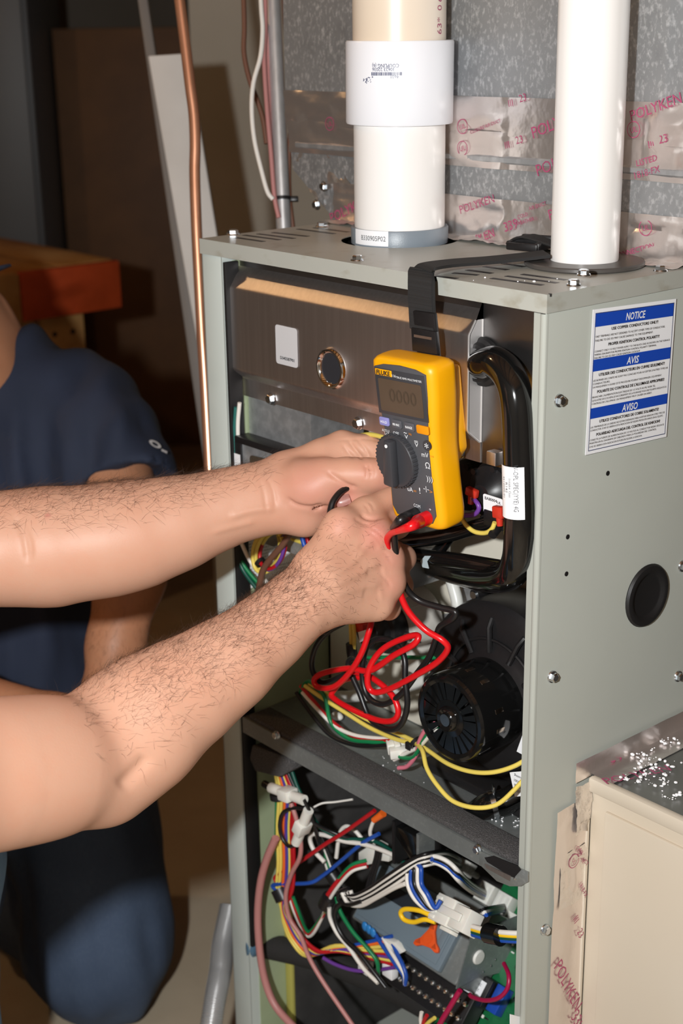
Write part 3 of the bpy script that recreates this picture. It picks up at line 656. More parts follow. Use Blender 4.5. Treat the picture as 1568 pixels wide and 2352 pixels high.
# foil along the joint with the cabinet and down its front corner
tape('foil_tape', (.0014, .056, zq-.002), V((0, 1, 0)), UZ, .66, .020, m_alfoil, t, .0012, 31, (9, 1), .004)
tape('foil_tape', (.002, .078, zq-.0012), UX, V((0, 1, 0)), .026, .62, m_alfoil, t, .0014, 32, (1, 10), .004)
tape('foil_tape', (.0014, .031, .0), V((0, 1, 0)), UZ, .044, zq-.022, m_alfoil, t, .0010, 33, (2, 9), .004, lambda X, Y: .3+2.4*(Y > .8))
tape('foil_tape', (.0016, .056, zq-.055), V((0, 1, 0)), UZ, .021, .050, m_foilw, t, .0045, 34, (2, 3), .0025)
tape('foil_tape', (.0018, .038, zq-.128), V((0, 1, 0)), UZ, .038, .058, m_foilw, t, .0028, 37, (2, 2), .0025)
bm = B(); box(bm, (.0005, .0735, 0), (.004, .0775, zq-.03), .001); obj('corner_edge', bm, m_return, t)
def onside(x, y, s, sz, ang, w=None):
    p = pxx(x, y, .002); acc = [[], []]; text_into(acc, s, sz*.8, p[1], p[2], ang, width=w)
    if s == 'UL': ring_into(acc, p[1], p[2], .0072, .0064)
    flat('tape_print', acc, (.0046, 0, 0), V((0, 1, 0)), UZ, m_red, t, 0)
onside(1300, 2260, 'POLYKEN', .022, -63); onside(1322, 2340, '339', .022, -63); onside(1318, 2108, 'III', .013, -70); onside(1328, 2140, '23', .013, -70); onside(1335, 1965, 'AIR DUCT', .007, -62); onside(1328, 1960, 'CLOSURE', .007, -62); onside(1334, 2040, '1818-FX', .008, -62)
onside(1313, 1975, 'UL', .007, -60)
def ontop(x, y, s, sz, ang):
    p = pz(x, y, zq+.001); acc = [[], []]; text_into(acc, s, sz, p[0], p[1], ang)
    flat('tape_print', acc, (0, 0, zq+.0016), UX, V((0, 1, 0)), m_red, t, 0)
ontop(1400, 1745, '339', .018, 80); ontop(1460, 1780, 'POLYKEN', .016, 70); ontop(1530, 1670, 'CLOSURE', .01, 80)
# polystyrene crumbs
m_crumb = mat('polystyrene', hexc('f4f4f6'), .7)
def crumbs(name, label, pts, kind='stuff'):
    bm = B()
    for p, r in pts:
        m3 = Matrix.Translation(Vector(p)) @ Matrix.Rotation(random.random()*6, 4, 'Z') @ Matrix.Diagonal((r*random.uniform(.7, 1.5), r, r*random.uniform(.5, .8), 1))
        bmesh.ops.create_icosphere(bm, subdivisions=1, radius=1, matrix=m3)
    return obj(name, bm, m_crumb, None, 60, label, 'crumbs', kind=kind)
pts = []; cl = [(1480, 1735, 25), (1525, 1700, 30), (1470, 1790, 22), (1515, 1795, 25), (1435, 1785, 15), (1530, 1835, 20), (1395, 1800, 14), (1550, 1660, 18), (1555, 1825, 10), (1500, 1760, 45)]
for x, y, s in cl:
    for k in range(int(s*.9)):
        p = pz(x+random.gauss(0, s*.55), y+random.gauss(0, s*.3), zq+.002)
        if p[0] > .006 and p[1] > yq+.01: pts.append((p, random.choice([.0005, .0006, .0008, .001, .0013, .002])))
crumbs('polystyrene_crumbs', 'white polystyrene crumbs scattered on the foil topped return box', pts)
pts = []
for x, y, s in [(1190, 1895, 14), (1185, 1885, 8), (1145, 1870, 8), (1060, 1735, 40), (1105, 1800, 20), (880, 1740, 6), (740, 1500, 60), (1150, 1880, 18), (1000, 1700, 50), (930, 1780, 40)]:
    for k in range(int(s*.5)):
        p = pz(x+random.gauss(0, s*.6), y+random.gauss(0, s*.4), zd+.0006)
        if p[1] > .033 and p[0] < -.02 and p[1] < .165: pts.append((p, random.choice([.0005, .0007, .001])))
crumbs('polystyrene_crumbs', 'small white crumbs scattered on the metal shelf inside the furnace', pts)
pts = []
for k in range(22):
    p = pz(random.uniform(1080, 1480), random.uniform(590, 665), ZT+.0004)
    if -.45 < p[0] < -.004 and .0 < p[1] < .17 and np.hypot(p[0]-c2[0], p[1]-c2[1]) > .055: pts.append((p, random.choice([.0005, .0008, .0011])))
crumbs('polystyrene_crumbs', 'tiny white crumbs on the furnace lid near the black gasket', pts)
# ------------------------------------------------------------ burner box cover
def prof_extrude(bm, prof, x0, x1, th=.0012):
    """open sheet profile [(y,z)...] extruded along x with thickness"""
    n = len(prof)
    vs = [(x0, y, z) for y, z in prof]+[(x1, y, z) for y, z in prof]+[(x0, y+th, z-th*.3) for y, z in prof]+[(x1, y+th, z-th*.3) for y, z in prof]
    fs = []
    for i in range(n-1):
        fs += [(i, i+1, n+i+1, n+i), (2*n+i, 3*n+i, 3*n+i+1, 2*n+i+1)]
    fs += [(0, n, 3*n, 2*n), (n-1, 3*n-1, 4*n-1, 2*n-1)]
    for i in range(n-1): fs += [(i, 2*n+i, 2*n+i+1, i+1), (n+i, n+i+1, 3*n+i+1, 3*n+i)]
    add_poly(bm, vs, fs)
def arc(c, r, a0, a1, n=5): return [(c[0]+r*math.cos(math.radians(a)), c[1]+r*math.sin(math.radians(a))) for a in np.linspace(a0, a1, n)]
xa, xb = -.4345, -.088
yf = .004
TB = thing('burner_box', 'brushed steel burner box with a round chrome sight glass', 'burner box', (-.22, .09, .955))
# front points by photo on the planes they lie in
prof = [(.030, 1.1035), (.012, 1.0860)]+arc((yf+.006, 1.0725), .006, 135, 180, 4)+arc((yf+.006, .9935), .006, 180, 225, 4)+[(.019, .9785), (.0195, .9600)]
bm = B(); prof_extrude(bm, prof, xa, xb); cover = obj('cover', bm, m_alum, TB, 28)
bm = B(); n0 = len(prof)                                # returned side wall of the cover
sd = prof[:-1]; vs = [(xb, y, z) for y, z in sd]+[(xb, .0205, z) for y, z in sd]
add_poly(bm, vs, [(i, i+1, len(sd)+i+1, len(sd)+i) for i in range(len(sd)-1)]); 
pr_ = [(max(y, .0), z) for y, z in sd]
obj('side_return', bm, mat('bright_edge_steel', (.70, .68, .67), .35, .7), cover, 20)
bm = B(); tube(bm, [(xb, y-.0006, z) for y, z in sd[1:]], .0009, 6); obj('folded_edge', bm, mat('bright_edge_steel', (1, 1, 1)), cover)
bm = B(); tube(bm, [(xb+.0004, .0198, z) for y, z in sd[1:]], .0008, 6); obj('folded_edge', bm, mat('bright_edge_steel', (1, 1, 1)), cover)
bm = B(); box(bm, (xa, .0205, .9600), (-.0035, .022, 1.104)); obj('back_plate', bm, mat('dark_aluminised_plate', (.30, .29, .29), .34, 1, noise=(60, .4, (.36, .35, .35)), bump=(400, .08, 2, .0004)), TB, False)
bm = B(); box(bm, (xa, .022, .965), (-.0035, .150, 1.100)); obj('box_body', bm, m_alum, TB, 30)
bm = B(); p = py(1135, 1052, .012); box(bm, p+V((-.006, -.004, -.006)), p+V((.005, .006, .006)), .001); obj('flange_tab', bm, m_alum, TB)
for q in [(623, 916), (823, 972), (1055, 1038)]: hexscrew('screw', py(*q, .0190), (0, -1, 0), TB, .0052, .0066)
# sight glass
c = py(762, 846, yf); bm = B()
lathe(bm, c+V((0, .0002, 0)), (0, -1, 0), [(.0140, -.012), (.0140, .001), (.0150, .0030), (.0168, .0042), (.0185, .0040), (.0198, .0025), (.0205, 0)], 48); sg = obj('sight_ring', bm, m_chrome, TB)
bm = B(); cyl(bm, c-V((0, .0008, 0)), c-V((0, .0004, 0)), .0142, n=40); obj('sight_glass', bm, mat('dark_glass', (.03, .03, .035), .06, .0, 1.0), sg)
# sticker (matrix code left out)
O = py(658, 795, yf-.0006); bm = B(); plate(bm, O, UX, UZ, .0335, .0385, .003, .0003); st = obj('sticker', bm, mat('grey_label', hexc('c9c9cb'), .45), TB, False)
acc = [[], []]; text_into(acc, 'D345587P01', .0042, .001, -.0125, width=.022, bold=.02); flat('lettering', acc, O, UX, UZ, m_ink, st, .0006)

# ------------------------------------------------------------ black tube from the burner box
gk = py(1112, 830, .0200)
t = thing('black_air_tube', 'glossy black bent tube running down from the burner box', 'tube', py(1195, 1330, .0))
bm = B(); lathe(bm, gk, (0, -1, 0), [(.013, 0), (.0205, 0), (.0215, .002), (.0205, .005), (.0175, .007), (.016, .011), (.013, .012)], 32); obj('grommet', bm, m_rubber, t)
pts = [gk+V((0, .01, 0)), gk+V((.002, -.005, -.001)), py(1136, 832, .006), py(1168, 862, .000), py(1186, 920, -.003), py(1192, 1040, -.003), py(1194, 1140, -.003), py(1194, 1230, -.002), py(1187, 1290, .002), py(1165, 1322, .012), py(1110, 1325, .035), py(1040, 1308, .060), py(960, 1285, .085), py(900, 1272, .105)]
Pt = catmull(pts, 8); rr = np.interp(np.linspace(0, 1, len(Pt)), [0, .1, .7, .85, 1], [.0120, .0135, .0138, .0135, .0115]); bm = B(); tube(bm, Pt, list(rr), 24); tb_ = obj('tube', bm, m_blackg, t, 80)
# label wrapped round it
ca, cb = py(1192, 1064, -.003), py(1194, 1183, -.003); ax = unit(ca-cb); vdir = unit(CAM-ca); vdir = unit(vdir-ax*np.dot(vdir, ax)); sdir = np.cross(ax, vdir)
Lh = np.linalg.norm(ca-cb)
def lmap(r): return lambda x, y: cb+ax*y+vdir*(r*math.cos(x/r))+sdir*(r*math.sin(x/r))
acc = [[], []]; patch(acc, -.022, 0, .004, Lh, 16); lb = flat('wrap_label', acc, 0, 0, 0, m_label, t, fn=lmap(.0143))
for dx, sz, s, ww in ((-.003, .006, 'W-OPL SPEC(YYE) 4G', .040), (-.0085, .0032, 'Intake Gas', .016), (-.012, .0032, 'R142', .009), (-.0155, .0026, '4510000-01', .018)):
    acc = [[], []]; text_into(acc, s, sz, dx, Lh*.60, -90, width=ww); flat('lettering', acc, 0, 0, 0, m_ink, lb, fn=lmap(.0145))

# ------------------------------------------------------------ multimeter on its strap
MW, MH, MD = .078, .150, .040
def meterpt(): pass
# frame: face plane parallel to the furnace front, leaning a little
mU = unit(V((1, 0, .035))); mV = unit(V((-.052, -.105, 1.0))); mV = unit(mV-mU*np.dot(mU, mV)); mN = np.cross(mU, mV)    # mN points at the photographer (-y)
if mN[1] > 0: mN = -mN
mO = py(936, 1022, -.040)                                 # centre of the face
TM = thing('multimeter', 'yellow and dark grey digital multimeter hanging by its strap on the furnace', 'multimeter', mO-mV*.09)
m_yel = mat('yellow_rubber', hexc('f2a900'), .42, noise=(25, .3, hexc('e39c08'), .5), bump=(300, .05, 2, .0004))
m_mface = mat('meter_grey_plastic', hexc('4b4c50'), .5, noise=(120, .12, hexc('55565a')))
m_mdark = mat('meter_dark_plastic', hexc('3a3b3f'), .42)
def halfw(v):                                             # half width of the holster along its height (-.5..+.5)
    return np.interp(v, [-.5, -.40, -.2, .0, .12, .22, .34, .46, .5], [.0318, .0336, .0326, .0326, .0340, .0360, .0378, .0380, .0366])
def meter_loft(rows, nd):
    """rows: (v, halfwidth, front, back) -> rounded section loft"""
    bm = B(); rings = []
    for v, hw, f, b in rows:
        ring = []
        r = min(.008, hw*.35)
        pts = []
        for cx, cy, a in ((hw-r, f-r, 0), (-hw+r, f-r, 90), (-hw+r, b+r, 180), (hw-r, b+r, 270)):
            for k in range(5): t_ = math.radians(a+90*k/4); pts.append((cx+r*math.cos(t_), cy+r*math.sin(t_)))
        rings.append([bm.verts.new(Vector(mO+mV*(v*MH)+mU*x+mN*y)) for x, y in pts])
    for A, Bq in zip(rings[:-1], rings[1:]):
        n = len(A)
        for i in range(n): bm.faces.new((A[i], A[(i+1) % n], Bq[(i+1) % n], Bq[i]))
    bm.faces.new(rings[0]); bm.faces.new(rings[-1][::-1]); return bm
rows = []
for v in [-.5, -.497, -.488, -.47, -.44, -.40, -.3, -.2, -.1, 0, .1, .2, .3, .4, .44, .47, .488, .497, .5]:
    e = max(0, abs(v)-.46)/.04; sh = math.sqrt(max(0, 1-min(1, e)**2))
    hw = halfw(v)*(.80+.20*sh); rows.append((v, hw, .000-.006*(1-sh), -MD+.008+.010*(1-sh)))
hol = obj('holster', meter_loft(rows, 0), m_yel, TM, 50)
# rear stand / probe holder at the back
bm = B(); prism(bm, [mO+mV*(a*MH)+mU*b+mN*(-MD+.009) for a, b in ((.42, .026), (.42, -.026), (-.08, -.026), (-.17, -.015), (-.17, .015), (-.08, .026))], mN*-.015, bev=.003); obj('probe_holder', bm, m_yel, hol)
# grey face plate with waisted outline
out = [(.442, -.0315), (.462, -.020), (.470, 0), (.462, .020), (.442, .0315)]+[(v, float(halfw(v))-.0065) for v in (.30, .2, .1, 0, -.1, -.2, -.3, -.40)]+[(-.452, .022), (-.456, 0), (-.452, -.022)]+[(v, -float(halfw(v))+.0065) for v in (-.40, -.3, -.2, -.1, 0, .1, .2, .30)]
bm = B(); prism(bm, [mO+mV*(a*MH)+mU*b-mN*.003 for a, b in out], mN*.0042, bev=.0006); face = obj('face_plate', bm, m_mface, TM, 30)
def mp(x, y, h=0): return mO+mU*x+mV*y+mN*h
def my(y): return float(np.interp(-y, [-.066, -.038, -.0105, -.0005, .0385, .0700, .0840], [-.0625, -.043, -.018, -.0095, .015, .040, .054]))*-1
FH = .0013
# display
bm = B(); prism(bm, [mp(x, y, FH-.0005) for x, y in [(-.0305, .0655), (.0305, .0655), (.0305, .025), (-.0305, .025)]], mN*.0012, bev=.0008); bez = obj('display_bezel', bm, m_mdark, face)
bm = B(); plate(bm, mp(0, .0425, FH+.0004), mU, mV, .053, .029, .002, .0006) if np.dot(np.cross(mU, mV), mN) > 0 else plate(bm, mp(0, .0425, FH+.0010), mU, mV, .053, .029, .002, .0006); lcd = obj('screen', bm, mat('lcd_glass', hexc('4d4236'), .18, noise=(30, .3, hexc('3f362c'))), bez)
acc = [[], []]; text_into(acc, '0000', .017, .002, 0, width=.034); flat('digits', acc, mp(0, .0435, FH), mU, mV, mat('lcd_digit', hexc('463c31'), .3), lcd, -.0013 if np.dot(np.cross(mU, mV), mN) < 0 else .0013)
LIFT = .0006 if np.dot(np.cross(mU, mV), mN) > 0 else -.0006
def mprint(s, x, y, sz, m=None, w=None, parent=face, h=FH, bold=0, shear=0):
    acc = [[], []]; text_into(acc, s, sz, 0, 0, width=w, bold=bold, shear=shear); return flat('lettering', acc, mp(x, y, h), mU, mV, m or m_wink, parent, LIFT)
m_or = mat('orange_print', hexc('e08a1e'), .5)
bm = B(); prism(bm, [mp(x, y, FH) for x, y in [(-.0290, .0650), (-.0085, .0650), (-.0085, .0595), (-.0290, .0595)]], mN*.0010, bev=.0003); lg = obj('maker_badge', bm, m_yel, face)
mprint('FLUKE', -.0188, .0622, .0058, m_ink, .0175, lg, FH+.0008, .03, .12); mprint('116', -.0060, .0612, .0034, m_wink, .0055, bez, FH+.0006); mprint('TRUE RMS MULTIMETER', .0125, .0605, .0026, m_wink, .031, bez, FH+.0006)
for (x, c, s, w) in ((-.0255, hexc('8c8cc8'), 'HOLD', .0095), (-.0090, hexc('55565c'), 'MIN MAX', .0095), (.0075, hexc('55565c'), 'RANGE', .0095), (.0245, hexc('e8930c'), '', .012)):
    bm = B(); prism(bm, [mp(x*.95+a, .018+b, FH) for a, b in rrect(w+.0025, .0075, .0015, 4)], mN*.0016, bev=.0005); bt = obj('button', bm, mat('button_%s' % (s or 'orange').lower().replace(' ', '_'), c, .45), face)
    if s: mprint(s, x*.95, .0178, .0030, None, w-.001, bt, FH+.0014, .02)
for s, x, y, sz, w, m_ in (('AUTO-V', -.0255, .0005, .0034, .0095, None), ('LoZ', -.0245, -.0035, .0034, .006, None), ('OFF', -.0120, .0000, .0042, .0075, None), ('~', .0005, .0035, .007, .004, None), ('V', .0015, -.0015, .0050, .0042, None), ('Hz', .0070, .0028, .003, .0035, m_or),
                           ('=', .0135, -.0055, .005, .005, None), ('V', .0140, -.0100, .005, .0042, None), ('mV', .0235, -.0215, .006, .0085, None), ('=', .0315, -.0215, .004, .0040, m_or), ('\u03a9', .0255, -.0365, .0075, .0060, None), (')))', .0265, -.0515, .0065, .0075, None),
                           ('-|-', .0205, -.0640, .006, .0070, None), ('>', .0265, -.0665, .005, .0040, m_or), ('uA', -.0010, -.0700, .0058, .0072, None), ('=', .0052, -.0705, .004, .004, m_or), ('!', .0115, -.0685, .008, .0022, None), ('COM', .0060, -.0900+.006, .0042, .0085, None), ('+', .0230, -.0865, .004, .0030, None), ('V', .0170, -.1065+.034, .001, .001, None)):
    if sz > .002: mprint(s, x*.95, my(y), sz, m_, w)
bm = B(); cyl(bm, mp(.026, .0045, FH-.0003), mp(.026, .0045, FH+.001), .0045, n=24); bk = obj('backlight_button', bm, m_mdark, face); mprint('*', .026, .0028, .011, None, .005, bk, FH+.0006)
# selector knob
kc = mp(-.0115, -.015, FH); bm = B()
lathe(bm, kc, mN, [(.0235, 0), (.0235, .0050), (.0225, .0062), (0, .0062)], 48); knob = obj('selector_dial', bm, m_mdark, face, 40)
ka = math.radians(16); kd = mV*math.cos(ka)*1-mU*math.sin(ka)*-1*-.25; kd = unit(mV+mU*.10); ks = np.cross(kd, mN)
bm = B(); prism(bm, [kc+kd*a+ks*b+mN*.006 for a, b in ((.0215, -.0045), (.0215, .0045), (-.021, .0065), (-.021, -.0065))], mN*.0085, bev=.0022); obj('grip', bm, m_mdark, knob)
bm = B(); cyl(bm, kc+kd*.017-ks*.0105*-0+mN*.0140-ks*.0, kc+kd*.017+mN*.0150, .0016, n=12); obj('pointer_dot', bm, m_wink, knob)
bm = B()
for k in range(40):
    a = 2*math.pi*k/40; p = kc+(mU*math.cos(a)+mV*math.sin(a))*.0234; cyl(bm, p+mN*.0005, p+mN*.0055, .0009, n=6)
obj('knurl', bm, m_mdark, knob, kind='stuff')
# jacks and plugs
mw_red = mat('lead_red', hexc('d9141c'), .3); mw_blk = mat('lead_black', hexc('1a191a'), .35)
j1, j2 = py(938, 1180, -.075), py(968, 1190, -.075)
for q in (j1, j2):
    pass
def plug(name, m, jx, jy, body, tail, label):
    jp = mp(jx, jy, FH); a = py(*body); b = py(*tail); o = thing(name, label, 'test plug', jp)
    bm = B(); cyl(bm, jp, jp+mN*.012, .0062, .0062, 20); sphere(bm, jp+mN*.012, .0062, 14); obj('plug_cap', bm, m, o, 60)
    bm = B(); tube(bm, catmull([jp+mN*.010, a, b], 6), list(np.linspace(.0060, .0030, 13)), 14); obj('strain_relief', bm, m, o, 60)
    return b
tR = plug('test_plug', mw_red, .0175, -.0625, (945, 1208, -.064), (915, 1219, -.062), 'red right angled plug in the multimeter socket')
tB_ = plug('test_plug', mw_blk, .0035, -.0625, (920, 1194, -.062), (903, 1212, -.056), 'black right angled plug in the multimeter socket')
# strap: webbing over the lid, plastic hook tip, buckle
TS = thing('hanging_strap', 'black webbing strap with plastic buckle looped over the furnace lid', 'strap', pz(1100, 600, ZT))
sw = .0150
pts = [pz(1255, 583, ZT+.010), pz(1200, 590, ZT+.008), pz(1120, 598, ZT+.007), pz(1040, 604, ZT+.008), pz(985, 612, ZT+.009), py(970, 622, -.006), py(968, 640, -.0125), py(968, 680, -.0150), py(970, 720, -.0160), py(972, 758, -.0185)]
Pt = catmull(pts, 8); bm = B(); vs = []; n = len(Pt)
for i, p in enumerate(Pt):
    Tt = unit(Pt[min(i+1, n-1)]-Pt[max(i-1, 0)]); sd_ = V((1, 0, 0)) if i > n*.45 else unit(V((.72, .62, 0))*0+np.cross(Tt, (0, 0, 1))*-1)
    if i <= n*.45:
        sd_ = np.cross((0, 0, 1), Tt); sd_ = unit(sd_); sd_ = sd_ if sd_[0] > 0 else -sd_
    w_ = np.clip((i/n-.35)/.25, 0, 1); sA = np.cross((0, 0, 1), unit(Pt[6]-Pt[0])); sA = sA if sA[0] > 0 else -sA
    sd_ = unit(sA*(1-w_)+V((1, 0, 0))*w_); nn = unit(np.cross(sd_, Tt))
    for a, b in ((-1, -.5), (-1, .5), (1, .5), (1, -.5)): vs.append(p+sd_*sw*a+nn*.0026*b)
fs = [(i*4+k, i*4+(k+1) % 4, (i+1)*4+(k+1) % 4, (i+1)*4+k) for i in range(n-1) for k in range(4)]+[(0, 1, 2, 3), (4*n-4, 4*n-1, 4*n-2, 4*n-3)]
add_poly(bm, vs, fs); web = obj('webbing', bm, m_web, TS, 40)
bm = B(); q = [Pt[i] for i in range(n//2+4, n)]
ribs = B(); L_ = 0
for i in range(n//2+2, n-1):
    for f in (0, .33, .66):
        p = Pt[i]+(Pt[i+1]-Pt[i])*f; cyl(ribs, p+V((-sw*.96, -.0014, 0)), p+V((sw*.96, -.0014, 0)), .0011, n=6)
obj('weave_rib', ribs, m_web, web, 60, kind='stuff')
bm = B(); prism(bm, [py(x, y, -.0225) for x, y in [(943, 752), (999, 762), (1003, 815), (946, 806)]], (0, .0045, 0), bev=.0008); hk = obj('hook_plate', bm, m_black, TS)
bm = B(); prism(bm, [py(x, y, -.0230) for x, y in [(950, 768), (990, 775), (990, 781), (950, 774)]], (0, .0008, 0)); obj('slot', bm, mat('slot_shine', hexc('5a4a40'), .4), hk)
a = mp(.002, MH*.46, -.030); bm = B(); box(bm, (-.012, -.012, -.004), (.014, .040, .0), .001, frame=(a, mU, mV, mN)); obj('hanger_bracket', bm, m_black, TS)
bu = unit(pz(1250, 560, ZT)-pz(1190, 575, ZT)); bO2 = pz(1217, 574, ZT+.006); bv = np.cross((0, 0, 1), bu)
bm = B(); fr2 = (bO2, bu, bv, UZ)
box(bm, (-.017, -.016, .001), (-.011, .016, .008), .0015, frame=fr2); box(bm, (.011, -.016, .003), (.017, .016, .012), .0015, frame=fr2); box(bm, (-.015, -.017, .001), (.015, -.012, .009), .0015, frame=fr2); box(bm, (-.015, .012, .001), (.015, .017, .009), .0015, frame=fr2); box(bm, (-.004, -.015, .006), (.002, .015, .010), .001, frame=fr2)
obj('buckle', bm, m_black, TS)
bm = B(); tube(bm, catmull([bO2+V((-.02, .0, .005)), bO2+V((-.005, 0, .012)), bO2+V((.012, .004, .009)), bO2+V((.03, .012, .003))], 5), 0, 8, flat=(.011, .0013), up=(0, 0, 1)); obj('loose_end', bm, m_web, TS)
VY = .128
mw_yel = mat('wire_yellow', hexc('e6cf62'), .4); mw_grn = mat('wire_green', hexc('0f7a48'), .4); mw_dgrn = mat('wire_dark_green', hexc('0d4b3e'), .4); mw_blu = mat('wire_blue', hexc('1d4da8'), .4); mw_pur = mat('wire_purple', hexc('6a3b93'), .4); mw_org = mat('wire_orange', hexc('ee6a22'), .4); mw_rd = mat('wire_red', hexc('b5141e'), .4); mw_teal = mat('wire_teal', hexc('2c6a63'), .4); mw_rose = mat('wire_rose', hexc('d9788a'), .4); mw_crim = mat('wire_crimson', hexc('a51245'), .35); mw_bright = mat('wire_bright_yellow', hexc('f3c51e'), .4)
m_conn = mat('nylon_connector', hexc('e6e4dc'), .4, sss=.1); m_grey = mat('grey_white_plastic', hexc('c9c5bd'), .45); m_redc = mat('red_connector', hexc('c83524'), .35, coat=.2)
# steel bracket with controls at upper left
a, b = py(560, 912, .012), py(745, 968, .030)
t = thing('transformer_bracket', 'galvanised steel bracket at the upper left inside the furnace', 'bracket', (-.37, .05, .80))
bm = B(); prism(bm, [(-.4265, .0245, .964), (-.333, .030, .964), (-.333, .030, .80), (-.4265, .0245, .80)], (0, .0015, 0)); obj('front_plate', bm, m_galv, t, False)
bm = B(); prism(bm, [(-.333, .030, .964), (-.333, .10, .964), (-.333, .10, .80), (-.333, .030, .80)], (.0015, 0, 0)); obj('side_plate', bm, m_galv, t, False)
hexscrew('screw', py(550, 1022, .011), (0, -1, 0), t, .004, .005)
t = thing('ignition_module', 'low steel cased control module with black band and white label', 'control module', (-.37, .01, .85))
q0, q1 = py(582, 1030, .004), py(735, 1012, .018)
bm = B(); prism(bm, [V((-.417, .004, .915)), V((-.33, .016, .918)), V((-.33, .016, .83)), V((-.417, .004, .83))], (0, .010, 0), bev=.001); obj('case', bm, m_galv, t)
bm = B(); box(bm, (-.424, .002, .83), (-.413, .013, .9155), .001); blk = obj('end_band', bm, m_black, t)
bm = B(); box(bm, (-.420, -.0005, .915), (-.328, .018, .922), .001); obj('top_cover', bm, m_black, t)
bm = B(); box(bm, (-.4235, .0012, .86), (-.4140, .0019, .902)); obj('side_label', bm, m_label, blk, False)
bm = B(); plate(bm, V((-.372, .0085, .885)), unit(V((.087, .012, 0))), UZ, .055, .040, .004, .002); obj('embossed_panel', bm, mat('iridescent_zinc', (.6, .62, .6), .25, 1, noise=(30, .5, (.5, .6, .62))), t)
# paper with a wiring diagram on the left liner
xL_ = -CW+.0364
P4 = [pxx(x, y, xL_) for x, y in [(545, 1248), (690, 1214), (690, 1315), (545, 1360)]]
bm = B(); prism(bm, P4, (.0004, 0, 0)); pp = obj('wiring_diagram', bm, m_label, None, False, 'white wiring diagram sheet glued to the liner behind the cables', 'sheet')
U_, V_ = unit(P4[1]-P4[0]), unit(P4[0]-P4[3])
for k in range(11):
    acc = [[], []]; text_into(acc, 'USE COPPER WIRE ONLY REPLACE WITH SAME TYPE'[k:k+30], .0022, .003, -.004-k*.0036, align='L', width=.045+.01*((k*7) % 4)); flat('print_line', acc, P4[0]+V((.0006, 0, 0)), U_, V_, m_ink, pp, .0003)
# short cables behind the hands
G = 'cables behind the hands'
for nm, pts, r, m, lab in (
    ('power_cable', [(550, 925, .0045), (546, 980, .0045), (549, 1060, .0045), (556, 1130, .0045), (566, 1200, .006)], .0022, mw_white, 'white cable running down the left edge inside the furnace'),
    ('power_cable', [(541, 935, .0030), (538, 1000, .0030), (541, 1080, .0030), (548, 1160, .0030), (545, 1230, .003)], .0020, mw_teal, 'teal cable running down beside the white one at the left edge'),
    ('power_cable', [(540, 1240, .004), (552, 1285, .006), (580, 1325, .010), (612, 1358, .015), (650, 1400, .02)], .0022, mw_grn, 'green cable slanting across the white diagram sheet'),
    ('power_cable', [(550, 1238, .004), (575, 1290, .008), (605, 1328, .012), (640, 1368, .018)], .0022, mw_white, 'white cable slanting beside the green one over the diagram sheet'),
    ('power_cable', [(538, 1255, .003), (556, 1305, .005), (584, 1345, .008), (612, 1378, .012)], .0024, mw_dgrn, 'dark green cable slanting across the corner of the diagram sheet'),
    ('gas_valve_cable', [(676, 1205, .006), (650, 1250, .004), (620, 1285, .003), (604, 1310, .003), (597, 1340, .004), (590, 1385, .006), (580, 1440, .01)], .0036, mw_brown, 'thick brown cable hanging in front of the coiled yellow wire'),
    ('sensor_wire', [(690, 1200, .02), (694, 1235, .02), (704, 1262, .02), (725, 1275, .02)], .0026, mw_blu, 'short blue wire below the heel of the hand'),
    ('sensor_wire', [(702, 1200, .022), (704, 1230, .022), (712, 1255, .022), (730, 1266, .022)], .0022, mw_rd, 'short red wire below the heel of the hand'),
    ('sensor_wire', [(630, 1218, .03), (655, 1230, .03), (690, 1244, .03), (720, 1252, .03)], .0026, mw_yel, 'short yellow wire under the heel of the hand'),
    ('burner_wire', [(830, 1000, .03), (850, 998, .03), (880, 1004, .03), (915, 1016, .03)], .0024, mw_yel, 'short yellow wire just under the burner box')):
    wire(nm, lab, pts, r, m, 'wire')
tc_ = thing('wire_coil', 'coil of yellow wires with a red and a purple strand', 'wire', py(612, 1312, .012))
for k, (m, dx, ry) in enumerate([(mw_yel, 0, 48), (mw_yel, 4, 44), (mw_yel, -5, 50), (mw_rd, 10, 40), (mw_pur, 8, 43), (mw_yel, 7, 38)]):
    P = [py(616+dx+(34-k*1.5)*math.cos(a), 1264+ry*math.sin(a)-14*math.cos(a), .010+.004*math.sin(a+k)) for a in np.linspace(-.5, 2*math.pi-.6, 22)]
    bm = B(); tube(bm, catmull(P, 3), .0021, 8); obj('strand', bm, m, tc_, 60)
bm = B(); c = py(598, 1292, .008); lathe(bm, c, (1, 0, -.6), [(.005, -.002), (.0062, -.002), (.0062, .002), (.005, .002), (.005, -.002)], 14); obj('tie', bm, m_black, tc_)
t = thing('valve_connector', 'white connector block with a printed sticker between the hands', 'connector', py(748, 1210, .015))
bm = B(); prism(bm, [py(x, y, .006) for x, y in [(727, 1192), (760, 1180), (775, 1190), (775, 1232), (727, 1224)]], (0, .02, 0), bev=.0015); cn = obj('block', bm, m_conn, t)
acc = [[], []]; text_into(acc, '0RO', .005, 0, 0, 60); text_into(acc, 'K15', .004, -.004, -.004, 60); flat('lettering', acc, py(742, 1200, .0055), UX, UZ, m_ink, cn, .0003)
